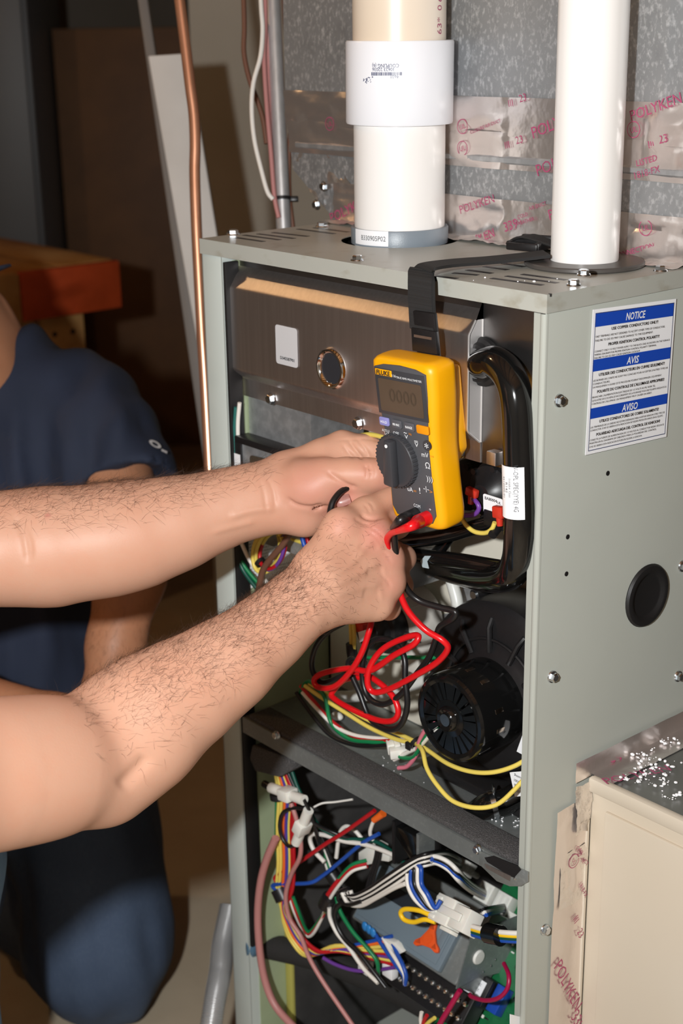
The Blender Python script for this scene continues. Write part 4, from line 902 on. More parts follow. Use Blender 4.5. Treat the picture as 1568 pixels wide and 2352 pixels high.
# gas valve body behind the hands
t = thing('gas_valve', 'grey metal gas valve half hidden behind the right hand', 'valve', (-.23, .06, .80))
bm = B(); box(bm, (-.27, .035, .80), (-.20, .10, .872), .006); obj('body', bm, mat('cast_aluminium', (.45, .45, .45), .45, .9, bump=(300, .2)), t)
bm = B(); lathe(bm, (-.24, .035, .83), (0, -1, 0), [(.018, 0), (.018, .010), (.014, .013), (0, .013)], 28); obj('solenoid', bm, m_black, t)
bm = B(); cyl(bm, (-.27, .06, .84), (-.31, .06, .84), .012, n=20); obj('inlet_fitting', bm, mat('cast_aluminium', (.45, .45, .45)), t)
# pressure switches and their leads
def pswitch(name, c, r, label, ax=(0, -1, 0)):
    t = thing(name, label, 'pressure switch', V(c)-V((0, 0, r)))
    bm = B(); lathe(bm, c, ax, [(0, -.035), (r*.55, -.035), (r*.6, -.02), (r*.95, -.016), (r, -.013), (r, -.006), (r*.93, -.003), (r*.88, .002), (r*.55, .006), (r*.35, .014), (0, .015)], 40); obj('body', bm, m_black, t, 40)
    for k in range(6):
        a = k*math.pi/3+.3; p = V(c)+V((math.cos(a)*r*.86, -.0005, math.sin(a)*r*.86)); bm = B(); cyl(bm, p, p+V((0, -.005, 0)), .0030, n=10); obj('rib_stud', bm, m_black, t)
    return t
cA, cB = py(1128, 1132, .060), py(1070, 1118, .085)
tA_ = pswitch('pressure_switch', cA, .029, 'black round pressure switch with a white sticker and red terminal')
pswitch('pressure_switch', cB, .026, 'plain black pressure switch partly behind the multimeter')
bm = B(); O = py(1131, 1160, .040); prism(bm, [py(x, y, .041) for x, y in [(1109, 1136), (1112, 1134), (1150, 1146), (1155, 1150), (1155, 1186), (1152, 1188), (1114, 1178), (1110, 1174)]], (0, .0006, 0)); stk = obj('sticker', bm, m_label, tA_, False)
acc = [[], []]; text_into(acc, 'BA80004', .0040, 0, 0, width=.015); flat('lettering', acc, py(1127, 1147, .0405), UX, UZ, m_ink, stk, .0004)
acc = [[], []]; text_into(acc, 'UL', .0034, 0, 0, width=.005); flat('lettering', acc, py(1146, 1155, .0405), UX, UZ, m_ink, stk, .0004)
bm = B(); box(bm, O+V((-.012, 0, -.022)), O+V((.016, .02, -.006)), .002); obj('mounting_foot', bm, m_black, tA_)
bm = B(); cyl(bm, py(1148, 1200, .045), py(1130, 1230, .03), .006, .004, 14); obj('nozzle', bm, m_black, tA_)
def terminal(label, q, y, ang, m=m_redc, sz=(.013, .008, .006)):
    p = py(*q, y); bm = B(); a = math.radians(ang); u = V((math.cos(a), 0, math.sin(a))); v = V((-math.sin(a), 0, math.cos(a)))
    t = thing('spade_terminal', label, 'terminal', p)
    box(bm, (-sz[0]/2, -sz[1]/2, -sz[2]/2), (sz[0]/2, sz[1]/2, sz[2]/2), .0015, frame=(p, u, v, V((0, -1, 0)))); obj('sleeve', bm, m, t)
    bm = B(); cyl(bm, p+v*-sz[1]*.4, p-v*(sz[1]*.5+.007), .0034, .0028, 12); obj('crimp_barrel', bm, m, t)
terminal('red insulated spade terminal on the purple wire', (1084, 1131), .040, -8)
terminal('red insulated spade terminal on the yellow wire by the sticker', (1146, 1176), .032, 6, sz=(.012, .011, .007))
wire('switch_wire', 'purple wire curling between the pressure switches', [(1083, 1142, .040), (1096, 1156, .038), (1099, 1170, .038), (1088, 1182, .038), (1064, 1184, .040)], .0022, mw_pur)
wire('switch_wire', 'yellow wire looping under the red terminal', [(1062, 1194, .040), (1074, 1210, .036), (1092, 1222, .034), (1115, 1224, .033), (1130, 1214, .032), (1136, 1200, .032)], .0022, mw_yel)
for nm, pts, r, lab in (('rubber_hose', [(1160, 1190, .050), (1100, 1208, .048), (1040, 1226, .044), (980, 1238, .040), (930, 1242, .036), (890, 1236, .034)], .0070, 'black rubber hose crossing under the multimeter'),
                        ('rubber_hose', [(1190, 1312, .012), (1120, 1300, .024), (1050, 1288, .034), (980, 1280, .040), (915, 1268, .044), (880, 1262, .046)], .0075, 'black rubber hose with a pale chevron mark'),
                        ('rubber_hose', [(1030, 1235, .060), (1010, 1262, .062), (985, 1290, .066), (960, 1320, .070)], .0060, 'black rubber hose slanting down behind the other hoses')):
    o = wire(nm, lab, pts, r, m_blackg, 'hose', n=14)
    if 'chevron' in lab:
        bm = B(); prism(bm, [py(x, y, .030) for x, y in [(975, 1277), (989, 1277), (980, 1290), (984, 1306), (970, 1303), (965, 1289)]], (0, .0006, 0)); obj('chevron_mark', bm, mat('pale_grey_print', hexc('aebbc0'), .5), o, False)
t = thing('pipe_clamp', 'zinc clamp bracket with a hex screw below the hoses', 'clamp', py(970, 1340, .07))
bm = B(); prism(bm, [py(x, y, .066) for x, y in [(946, 1318), (990, 1304), (1000, 1322), (955, 1340)]], (0, .004, 0), bev=.0008); obj('strap', bm, m_zinc, t); hexscrew('screw', py(966, 1324, .066), (0, -1, 0), t, .0045, .006)
wire('drain_tube', 'milky plastic drain tube against the cream panel', [(1030, 1312, .105), (1040, 1345, .102), (1050, 1385, .100), (1050, 1425, .098), (1040, 1460, .095)], .0062, mat('milky_tube', hexc('dcdcd6'), .3), 'tube', n=14)
bm = B(); prism(bm, [py(x, y, VY-.004) for x, y in [(1062, 1325), (1110, 1350), (1120, 1450), (990, 1470), (985, 1420), (1060, 1400)]], (0, .003, 0)); obj('heat_shield', bm, m_galv, None, False, 'grey galvanised shield plate behind the drain tube', 'plate')
# round regulator: black cap on a grey white body
cc = py(905, 1432, .075)
t = thing('condensate_trap', 'grey white round housing with a black cap behind the test leads', 'housing', cc-V((0, 0, .035)))
bm = B(); lathe(bm, cc, (0, -1, 0), [(0, -.04), (.030, -.04), (.034, -.036), (.0345, .0), (.032, .004), (.024, .005), (.022, .002), (0, .002)], 40); bd = obj('body', bm, m_grey, t, 40)
for k in range(8):
    a = k*math.pi/4; bm = B(); p = cc+V((math.cos(a)*.031, .005, math.sin(a)*.031)); box(bm, p+V((-.003, -.008, -.003)), p+V((.003, .03, .003)), .001); obj('rib', bm, m_grey, bd)
bm = B(); box(bm, cc+V((.012, -.004, -.045)), cc+V((.040, .03, -.012)), .003); obj('mounting_lug', bm, m_grey, bd)
bm = B(); ca = cc+V((-.0, -.004, 0)); lathe(bm, ca, (0, -1, 0), [(0, 0), (.027, 0), (.0275, .012), (.025, .018), (.021, .020), (.019, .030), (.016, .034), (0, .034)], 40); obj('cap', bm, m_black, t, 40)
hexscrew('screw', py(935, 1462, .062), (0, -1, 0), t, .0035, .005); hexscrew('screw', py(960, 1478, .080), (0, -1, 0), t, .0035, .005)
terminal('red block terminal with a small sticker near the yellow pair', (832, 1440), .028, 0, sz=(.013, .011, .010))
bm = B(); prism(bm, [py(x, y, .022) for x, y in [(822, 1452), (842, 1446), (842, 1466), (826, 1476)]], (0, .0006, 0)); obj('small_sticker', bm, m_label, None, False, 'small white sticker under the red block terminal', 'sticker')
for k in (0, 1): wire('yellow_lead', 'yellow lead of the pair under the wrist' if 0 else ('front yellow lead of the pair under the wrist' if k else 'rear yellow lead of the pair under the wrist'), [(805+k*7, 1434, .022), (806+k*7, 1455, .020), (807+k*6, 1480, .018), (812, 1500, .02)], .0022, mw_yel)
wire('harness_sleeve', 'short black sleeve round the yellow pair of leads', [(806, 1478, .0180), (808, 1500, .0185), (812, 1520, .020)], .0055, m_black, 'sleeve')

# ------------------------------------------------------------ inducer blower
hc = V((-.108, .0, .712))
t = thing('inducer_blower', 'black inducer blower with vented motor on the metal shelf', 'blower', hc-V((0, -.08, .11)))
bm = B(); n = 72; ring = []
def scroll(a): return .086+.014*((a % (2*math.pi))/(2*math.pi))
pr2 = [(0.0, .060), (.45, .060), (.52, .064), (.62, .066), (.90, .068), (.985, .074), (1.0, .082), (1.0, .120), (0, .120)]
rings = []
for f, y in pr2:
    if f == 0: rings.append([bm.verts.new(Vector(hc+V((0, y, 0))))])
    else: rings.append([bm.verts.new(Vector(hc+V((math.cos(a)*scroll(a+2.4)*f, y, math.sin(a)*scroll(a+2.4)*f)))) for a in np.linspace(0, 2*math.pi, n, False)])
for A, Bq in zip(rings[:-1], rings[1:]):
    for i in range(n):
        j = (i+1) % n
        if len(A) == 1: bm.faces.new((A[0], Bq[i], Bq[j]))
        elif len(Bq) == 1: bm.faces.new((A[i], A[j], Bq[0]))
        else: bm.faces.new((A[i], A[j], Bq[j], Bq[i]))
hs = obj('scroll_housing', bm, m_black, t, 35)
for a in np.radians([35, 65, 95, 125, 155, 185, 215, 330, 5]):
    bm = B(); u = V((math.cos(a), 0, math.sin(a))); tube(bm, [hc+u*.048+V((0, .062, 0)), hc+u*.072+V((0, .063, 0)), hc+u*.080+V((0, .068, 0))], .0028, 8); obj('moulded_rib', bm, m_black, hs)
bm = B(); tube(bm, [hc+V((math.cos(a)*.060, .0640, math.sin(a)*.060)) for a in np.linspace(.4, 3.9, 30)], .0016, 6); obj('moulded_bead', bm, m_black, hs)
for a in np.radians([60, 118, 172, 225]):
    r_ = scroll(a+2.4)+.003; p = hc+V((math.cos(a)*r_, .084, math.sin(a)*r_)); bm = B(); cyl(bm, p, p+V((0, .02, 0)), .006, n=16); ear = obj('screw_boss', bm, m_black, hs); hexscrew('screw', p, (0, -1, 0), ear, .0035, .0045) if False else None
    bm = B(); cyl(bm, p-V((0, .002, 0)), p, .004, n=12); obj('screw_head', bm, m_zinc, hs)
# motor
mc = V((-.1085, .006, .711)); R_ = .0435
bm = B(); lathe(bm, mc, (0, 1, 0), [(R_*.93, 0), (R_*.985, .002), (R_, .006), (R_, .058)], 48); mt_ = obj('motor_shell', bm, m_blackg, t, 30)
bm = B(); lathe(bm, mc+V((0, .004, 0)), (0, 1, 0), [(0, .03), (R_*.9, .03)], 32); obj('motor_core', bm, mat('motor_core', (.02, .02, .02), .5), mt_)
# end cap: hub, rim and vane spokes with open slots
bm = B(); lathe(bm, mc, (0, -1, 0), [(R_*.80, -.003), (R_*.80, .0005), (R_*.88, .002), (R_*.95, .001), (R_*.985, -.002)], 48); obj('end_rim', bm, m_blackg, mt_, 40)
bm = B(); lathe(bm, mc, (0, -1, 0), [(0, .001), (.006, .001), (.0065, .005), (.0100, .0065), (.0115, .005), (.0125, .001), (.018, .0005), (.018, -.003)], 40); hub = obj('hub', bm, m_blackg, mt_, 40)
bm = B(); cyl(bm, mc-V((0, .0065, 0)), mc-V((0, .0040, 0)), .0060, n=20); obj('shaft_end', bm, m_zinc, hub)
for k in range(20):
    a = 2*math.pi*k/20; u = V((math.cos(a), 0, math.sin(a))); w = V((-math.sin(a), 0, math.cos(a)))*(.0040 if k % 5 else .009)
    bm = B(); prism(bm, [mc+u*.017+w*.45, mc+u*R_*.82+w, mc+u*R_*.82-w, mc+u*.017-w*.45], (0, .0022, 0)); obj('vane', bm, m_blackg, mt_, False)
for k, a in enumerate(np.radians([150, 118, 86, 20, -5, 60])):
    u = V((math.cos(a), 0, math.sin(a))); w = V((-math.sin(a), 0, math.cos(a))); p = mc+u*(R_-.0004)+V((0, .018, 0)); bm = B()
    prism(bm, [p-w*.0022, p+w*.0022, p+w*.0022+V((0, .010, 0)), p-w*.0022+V((0, .010, 0))], u*.0008, bev=.0003); obj('side_vent', bm, mat('copper_glint', (.55, .45, .36), .25, 1), mt_)
# sticker on motor and housing
def curved_sticker(lab_):
    O = mc+V((.030, .040, -.040)); return O
bm = B(); prism(bm, [py(x, y, .050) for x, y in [(1205, 1672), (1220, 1676), (1220, 1740), (1208, 1738), (1186, 1726)]], (0, .0006, 0)); s1 = obj('sticker', bm, m_label, t, False)
acc = [[], []]; text_into(acc, 'P01', .004, 0, 0, -80, bold=.02); flat('lettering', acc, py(1204, 1716, .0498), UX, UZ, m_ink, s1, .0003)
bm = B(); prism(bm, [py(x, y, .030) for x, y in [(1170, 1774), (1222, 1770), (1222, 1826), (1182, 1830)]], (0, .0006, 0)); s2 = obj('sticker', bm, m_label, t, False)
for k, s_ in enumerate(('Housing', '70541001', 'CODE 4100', 'FJA110285')):
    acc = [[], []]; text_into(acc, s_, .0038, 0, 0, 180, width=.013); flat('lettering', acc, py(1193, 1786+k*11, .0298), UX, UZ, m_ink, s2, .0003)
# outlet elbow with spring clamp at the lower right
o1, o2, o3 = py(1120, 1852, .046), py(1160, 1842, .060), py(1240, 1800, .085)
bm = B(); tube(bm, catmull([py(1085, 1875, .045), o1, o2, o3], 6), .013, 18); el = obj('outlet_elbow', bm, m_blackg, t, 60)
bm = B(); lathe(bm, o1+(o2-o1)*.3, o2-o1, [(.0134, -.0025), (.0144, -.0025), (.0144, .0025), (.0134, .0025), (.0134, -.0025)], 28); box(bm, (-.004, -.001, .013), (.004, .001, .021), .0004, frame=(o1+(o2-o1)*.3, np.cross(unit(o2-o1), UZ), unit(o2-o1), UZ)); obj('spring_clamp', bm, m_zinc, el)
bm = B(); cyl(bm, py(985, 1570, .060), py(1010, 1556, .075), .008, .010, 16); obj('port', bm, m_black, t)
bm = B(); box(bm, (-.205, .062, zd+.0005), (-.012, .124, zd+.012), .003); obj('base_foot', bm, m_black, t)
# things on the shelf
wire('shelf_tube', 'white plastic tube lying across the shelf behind the leads', [(760, 1600, .085), (830, 1598, .086), (900, 1585, .088), (960, 1568, .09), (1000, 1550, .092)], .0065, mat('milky_tube', hexc('dcdcd6'), .3), 'tube', n=12)
wire('grounding_wire', 'straight green wire running to the blower housing', [(820, 1512, .05), (870, 1510, .055), (940, 1510, .06), (1005, 1510, .07)], .0022, mw_grn)
for nm, m, lab, pts in (
    ('shelf_wire', mw_yel, 'yellow wire running from the elbow loop along the shelf to the tie', [(700, 1575, .03), (735, 1600, .03), (790, 1635, .03), (850, 1672, .03), (910, 1698, .028), (955, 1708, .026)]),
    ('shelf_wire', mw_yel, 'upper yellow wire running along the shelf to the tie', [(710, 1570, .034), (760, 1598, .034), (820, 1640, .034), (880, 1670, .032), (930, 1692, .029), (955, 1704, .027)]),
    ('shelf_wire', mw_rd, 'red wire running along the shelf into the white plug', [(690, 1575, .03), (720, 1610, .03), (755, 1650, .03), (800, 1685, .03), (850, 1700, .03), (895, 1702, .03)]),
    ('shelf_wire', mw_white, 'white wire running along the shelf into the white plug', [(694, 1590, .028), (730, 1630, .028), (770, 1668, .029), (820, 1690, .03), (895, 1698, .032)]),
    ('shelf_wire', mw_grn, 'green wire running along the shelf into the white plug', [(690, 1604, .03), (694, 1580, .03), (712, 1566, .034), (745, 1600, .028), (760, 1660, .028), (800, 1696, .028), (850, 1704, .028), (892, 1704, .03)]),
    ('shelf_wire', mw_blk, 'black wire running along the shelf into the white plug', [(680, 1590, .026), (715, 1640, .026), (760, 1690, .026), (820, 1712, .027), (895, 1710, .029)]),
    ('shelf_wire', mw_rose, 'pink motor wire hanging from the vented motor', [(998, 1662, .014), (978, 1675, .016), (962, 1705, .02), (955, 1735, .024), (935, 1760, .026), (915, 1764, .026)]),
    ('shelf_wire', mw_grn, 'green motor wire beside the pink one', [(1004, 1668, .014), (985, 1682, .017), (965, 1712, .021), (950, 1738, .024), (925, 1740, .026), (900, 1728, .028)]),
    ('shelf_wire', mw_white, 'white motor wire beside the pink one', [(1004, 1676, .014), (988, 1688, .017), (962, 1715, .022), (936, 1728, .026), (905, 1745, .028)]),
    ('long_yellow_wire', mw_yel, 'yellow wire sagging low across the foam edge to the right', [(955, 1706, .024), (970, 1725, .012), (980, 1765, .002), (1005, 1805, -.004), (1040, 1840, -.006), (1090, 1855, -.004), (1140, 1848, .004), (1180, 1815, .012), (1220, 1770, .024)]),
    ('long_yellow_wire', mw_yel, 'upper yellow wire swinging right towards the cabinet edge', [(955, 1704, .026), (985, 1725, .02), (1030, 1755, .012), (1080, 1772, .010), (1130, 1774, .012), (1180, 1760, .018), (1222, 1735, .026)])):
    wire(nm, lab, pts, .00225, m)
t = thing('wire_plug', 'clear white multi pin plug lying on the metal shelf', 'connector', py(918, 1740, .03))
fr3 = (py(912, 1718, .032), unit(V((.75, -.5, -.1))), unit(V((.5, .75, .1))), UZ)
fr3 = (fr3[0], fr3[1], unit(np.cross(np.cross(fr3[1], fr3[2]), fr3[1])), unit(np.cross(fr3[1], fr3[2])))
bm = B(); box(bm, (-.009, -.010, -.006), (.002, .010, .006), .001, frame=fr3); obj('female_half', bm, m_conn, t)
bm = B(); box(bm, (.0025, -.009, -.005), (.012, .009, .005), .001, frame=fr3); obj('male_half', bm, m_conn, t)
bm = B(); box(bm, (-.006, -.003, .006), (.008, .003, .009), .0008, frame=fr3); obj('latch', bm, m_conn, t)
bm = B(); c = py(955, 1706, .026); lathe(bm, c, (1, 0, -.5), [(.0055, -.002), (.007, -.002), (.007, .002), (.0055, .002), (.0055, -.002)], 16); box(bm, c+V((-.012, -.004, -.010)), c+V((-.004, .003, -.002)), .001); obj('cable_tie', bm, m_black, None, 40, 'black cable tie where the yellow wires cross on the shelf', 'cable tie')
bm = B(); sphere(bm, pz(774, 1645, zd+.006), .0045, 12, s=(1.8, 1.3, 1)); obj('wire_nut', bm, m_conn, None, 60, 'small white wire nut lying on the metal shelf', 'wire nut')

# ------------------------------------------------------------ test leads
def lead(label, P, m): bm = B(); tube(bm, catmull(P, 7), .0030, 10); return obj('test_lead', bm, m, None, 60, label, 'cable')
q = lambda L: [py(*a) for a in L]
lead('long red test lead looping down from the multimeter', [tR]+q([(897, 1226, -.055), (888, 1245, -.050), (897, 1285, -.045), (913, 1345, -.040), (935, 1400, -.034), (975, 1445, -.026), (1015, 1470, -.020), (1028, 1490, -.015), (1005, 1520, -.012), (960, 1548, -.012), (900, 1580, -.012), (860, 1590, -.014), (844, 1570, -.016), (850, 1530, -.014), (880, 1490, -.010), (930, 1465, -.006), (960, 1460, -.004), (950, 1480, -.008), (905, 1505, -.012), (850, 1540, -.012), (800, 1535, -.012), (745, 1545, -.010), (722, 1560, -.010), (730, 1578, -.012), (765, 1578, -.014), (800, 1548, -.016), (830, 1500, -.016), (850, 1440, -.010), (856, 1405, .005)]), mw_red)
lead('red test lead making the lower loop over the shelf', q([(800, 1540, -.004), (845, 1552, -.006), (885, 1580, -.008), (908, 1610, -.009), (914, 1640, -.010), (898, 1656, -.010), (860, 1652, -.008), (800, 1625, -.006), (768, 1605, -.004), (762, 1592, -.002), (790, 1562, .0), (830, 1555, .004)]), mw_red)
lead('long black test lead looping down from the multimeter', [tB_]+q([(905, 1230, -.048), (910, 1280, -.040), (930, 1345, -.030), (960, 1378, -.022), (1010, 1395, -.015), (1045, 1405, -.012), (1038, 1422, -.012), (1010, 1440, -.010), (1000, 1470, -.008), (985, 1510, -.006), (955, 1550, -.006), (920, 1595, -.008), (880, 1618, -.010), (845, 1600, -.010), (832, 1550, -.008), (840, 1490, -.006), (868, 1468, -.004), (905, 1475, -.004), (928, 1510, -.006), (930, 1560, -.010), (935, 1620, -.012), (920, 1665, -.012), (890, 1675, -.010), (850, 1650, -.006), (825, 1590, -.004), (800, 1530, -.002), (812, 1512, .0), (840, 1525, .004)]), mw_blk)
lead('black test lead curling up behind the wrist', q([(800, 1545, .004), (745, 1568, -.004), (722, 1550, -.006), (716, 1520, -.006), (728, 1480, -.004), (755, 1450, .004), (790, 1430, .014)]), mw_blk)
# ------------------------------------------------------------ control assembly under the shelf
cU = V((1, 0, 0)); cV = unit(V((0, .040, .047))); cN = np.cross(cU, cV)
cO = V((-.308, .060, .373))
def cp(u, v, h=0): return cO+cU*u+cV*v+cN*h
def ppl(x, y, O, N): d = ray(x, y); return CAM+d*(np.dot(V(O)-CAM, N)/np.dot(d, N))
m_pcb = mat('green_circuit_board', hexc('14663a'), .4, noise=[(160, .6, hexc('0d4d2b'), .5), (500, .5, hexc('3c8f5a'), .6)])
m_cover = mat('slate_plastic', hexc('6c7a84'), .45, noise=(80, .1, hexc('76848e')))
m_smoke = mat('smoked_plastic', hexc('2a2f35'), .25)
TC = thing('control_module', 'furnace control module with slate cover, steel bracket and circuit board', 'control module', V((-.22, .09, .30)))
bm = B(); box(bm, (-.006, -.004, -.055), (.160, .082, -.001), .003, frame=(cO, cU, cV, cN)); obj('steel_case', bm, m_dgalv, TC)
bm = B(); box(bm, (.002, -.001, -.001), (.138, .068, .007), .002, frame=(cO, cU, cV, cN)); cov = obj('display_cover', bm, m_cover, TC)
bm = B(); box(bm, (.006, .004, .0068), (.132, .062, .0085), .001, frame=(cO, cU, cV, cN)); obj('raised_panel', bm, m_cover, cov)
bm = B(); box(bm, (.026, .036, .0084), (.102, .052, .0092), .0003, frame=(cO, cU, cV, cN)); obj('display_window', bm, m_smoke, cov)
bm = B(); box(bm, (.121, .018, .008), (.130, .040, .0098), .0008, frame=(cO, cU, cV, cN)); obj('clip', bm, m_cover, cov)
# orange three armed knob
a0 = ppl(988, 2158, cp(0, 0, .0095), cN); bm = B(); pts = []
for k in range(3):
    for da, r in ((-24, .0105), (-11, .0175), (0, .0200), (11, .0175), (24, .0105)):
        a = math.radians(100+120*k+da); pts.append(a0+cU*math.cos(a)*r+cV*math.sin(a)*r)
prism(bm, pts, cN*.004, bev=.001); kn = obj('orange_key', bm, mat('orange_plastic', hexc('e2551e'), .4), cov, label='orange three lobed key')
bm = B(); cyl(bm, a0+cN*.0038, a0+cN*.0046, .0055, n=24); obj('centre_boss', bm, mat('orange_plastic', (1, 1, 1)), kn)
for k in range(3):
    a = math.radians(100+120*k); c = a0+(cU*math.cos(a)+cV*math.sin(a))*.0125+cN*.0036; bm = B(); u = (cU*math.cos(a)+cV*math.sin(a)); w = np.cross(cN, u)
    prism(bm, [c+u*.0035, c-u*.002+w*.003, c-u*.002-w*.003], cN*.0012); obj('arrow_mark', bm, mat('orange_dark', hexc('b84316'), .5), kn, False)
# right end plate
xp = -.1465
bm = B(); prism(bm, [pxx(x, y, xp) for x, y in [(1082, 2148), (1192, 2103), (1192, 2200), (1150, 2234), (1092, 2248), (1048, 2272)]], (-.0015, 0, 0)); ep = obj('end_plate', bm, m_dgalv, TC, False)
bm = B(); p = pxx(1098, 2198, xp); lathe(bm, p, (1, 0, 0), [(.0082, 0), (.0082, .001), (.007, .0025), (0, .003)], 24); obj('push_rivet', bm, m_white, ep)
for q in [(1140, 2172), (1138, 2204), (1110, 2232), (1128, 2218)]:
    bm = B(); p = pxx(*q, xp); sphere(bm, p, .0014, 8); obj('weld_nib', bm, m_zinc, ep)
# circuit board behind and below
hB = -.060
def bp(x, y, h=0): return ppl(x, y, cp(0, 0, hB+h), cN)
bm = B(); box(bm, (.115, -.075, hB-.0016), (.285, .150, hB), 0, frame=(cO, cU, cV, cN)); pcb = obj('circuit_board', bm, m_pcb, TC, False)
rng = random.Random(3)
m_chip = mat('chip_black', hexc('1b1b1d'), .4); m_res = mat('resistor_tan', hexc('b9976a'), .5); m_cap = mat('capacitor_blue', hexc('2f7fc4'), .35)
for k in range(70):
    u, v = rng.uniform(.12, .27), rng.uniform(-.07, .145); w, l = rng.uniform(.0015, .004), rng.uniform(.002, .007)
    bm = B(); box(bm, (u, v, hB), (u+l, v+w, hB+rng.uniform(.001, .003)), .0003, frame=(cO, cU, cV, cN)); obj('board_component', bm, rng.choice([m_chip, m_chip, m_res, m_white, m_zinc]), pcb)
for q, sx in (((1085, 2062), .010), ((1112, 2045), .012)): pass
def conn(label, x, y, h, su, sv, sh, pins=3):
    c = bp(x, y); t = thing('board_connector', label, 'connector', c)
    bm = B(); box(bm, (-su/2, -sv/2, 0), (su/2, sv/2, sh), .0008, frame=(c, cU, cV, cN)); bd = obj('housing', bm, m_conn, t)
    for k in range(pins):
        u = -su/2+su*(k+.5)/pins; bm = B(); box(bm, (u-.0012, -sv*.35, sh), (u+.0012, sv*.35, sh+.0012), .0003, frame=(c, cU, cV, cN)); obj('pin_latch', bm, m_conn, bd)
    return c
conn('white three pin connector on the green board right of the striped wires', 1128, 2058, 0, .020, .022, .016)
conn('white connector on the green board next to the cabinet edge', 1168, 2082, 0, .020, .022, .016)
conn('white wide connector on the green board below the shelf tab', 1060, 1988, 0, .040, .016, .014, 8)
conn('small cream connector at the corner of the green board', 1186, 2118, 0, .018, .014, .010)
bm = B(); c = bp(1096, 2012); lathe(bm, c, cN, [(.0035, 0), (.0035, .007), (.002, .010), (0, .010)], 16); obj('board_standoff', bm, m_white, pcb)
# terminal strip along the lower edge of the case
ts_ = thing('terminal_strip', 'black terminal strip with bright screws below the control cover', 'terminal strip', cp(.10, -.03, -.03))
sA, sB = cp(.055, -.020, -.040), cp(.165, -.020, -.040)
bm = B(); box(bm, (.050, -.044, -.050), (.172, -.006, -.026), .002, frame=(cO, cU, cV, cN)); obj('strip_body', bm, m_black, ts_)
for k in range(12):
    for j in (0, 1):
        p = cp(.057+k*.0098, -.016-.016*j, -.0255); bm = B(); sphere(bm, p, .0038, 8, s=(1, 1, .8)); obj('terminal_screw', bm, m_chrome if (k+j) % 3 else m_zinc, ts_)
# relay with barcode sticker and blue block below the plate
t = thing('relay', 'black relay with white sticker and blue block under the bracket', 'relay', bp(1120, 2290))
c = bp(1118, 2280); bm = B(); box(bm, (-.022, -.016, 0), (.014, .016, .020), .002, frame=(c, cU, cV, cN)); rl = obj('relay_body', bm, m_black, t)
bm = B(); box(bm, (-.015, -.009, .020), (.008, .010, .0205), 0, frame=(c, cU, cV, cN)); sl = obj('sticker', bm, m_label, rl, False)
for k, s_ in enumerate(('2342855P1', '221241')):
    acc = [[], []]; text_into(acc, s_, .0038, -.003, .005-.006*k, 180, width=.013); flat('lettering', acc, c+cN*.0206, cU, cV, m_ink, sl, .0003)
bm = B(); box(bm, (.016, -.014, 0), (.030, .016, .014), .001, frame=(c, cU, cV, cN)); obj('terminal_block', bm, mat('blue_block', hexc('1746a8'), .35), t)
# black channel that hangs from the shelf and holds wires
t = thing('wire_guide', 'black plastic wire guide hanging below the shelf', 'bracket', py(935, 1990, .04))
bm = B(); prism(bm, [py(x, y, .030) for x, y in [(905, 1895), (962, 1925), (962, 1995), (948, 1985), (905, 1915)]], (0, .018, 0), bev=.001); obj('guide', bm, m_blackg, t)
bm = B(); prism(bm, [py(x, y, .028) for x, y in [(900, 1885), (906, 1888), (906, 1985), (900, 1982)]], (0, .022, 0)); obj('guide_wall', bm, m_black, t)
bm = B(); prism(bm, [py(x, y, .028) for x, y in [(956, 1915), (962, 1918), (962, 1992), (956, 1988)]], (0, .022, 0)); obj('guide_wall', bm, m_dgalv, t)
# padded crossbar low down
bm = B(); tube(bm, catmull([py(572, 2168, .012), py(640, 2178, .04), py(760, 2210, .08), py(900, 2270, .11), py(1010, 2330, .115), py(1120, 2400, .11)], 6), .0150, 18); pb = obj('foam_tube', bm, mat('foam_sleeve', hexc('262423'), .9, bump=(200, .5, 3)), None, 60, 'black foam covered tube crossing the lower compartment', 'tube')
bm = B(); lathe(bm, py(576, 2168, .010), (-.35, -1, 0), [(.0155, -.004), (.0160, .002), (.012, .008), (0, .009)], 20); obj('end_plug', bm, mat('blue_grey_cap', hexc('4f6f86'), .3), pb)
# large white plug in front of the cover
t = thing('harness_plug', 'large white multi pin harness plug in front of the slate cover', 'connector', py(1050, 2145, .02))
hO = py(1048, 2105, .030); hU = unit(py(1092, 2128, .018)-py(1010, 2088, .030)); hV = unit(cV-hU*np.dot(cV, hU)); hN = np.cross(hU, hV)
fh = (hO, hU, hV, hN)
bm = B(); box(bm, (-.030, -.014, -.010), (.002, .014, .010), .001, frame=fh); obj('socket_half', bm, m_conn, t)
bm = B(); box(bm, (.003, -.012, -.009), (.030, .012, .009), .001, frame=fh); ph = obj('plug_half', bm, m_conn, t)
bm = B(); box(bm, (-.018, -.004, .010), (.022, .004, .0125), .0008, frame=fh); obj('latch_arm', bm, m_conn, ph)
for k in range(4): bm = B(); box(bm, (-.029, -.012+.0065*k, .0095), (-.020, -.0085+.0065*k, .0112), .0004, frame=fh); obj('cell_rib', bm, m_conn, ph)
bm = B(); box(bm, (-.010, -.018, -.004), (.010, -.0142, .006), .0008, frame=fh); obj('side_clip', bm, m_conn, ph)
# ------------------------------------------------------------ wires of the lower compartment
Y = .018
def W(label, m, pts, r=.0022, cat='wire', name='harness_wire', group=None): return wire(name, label, [(a, b, (c if c is not None else Y)) for a, b, c in [(p+(None,))[:3] for p in pts]], r, m, cat, group)
GV = 'wires of the upright harness'
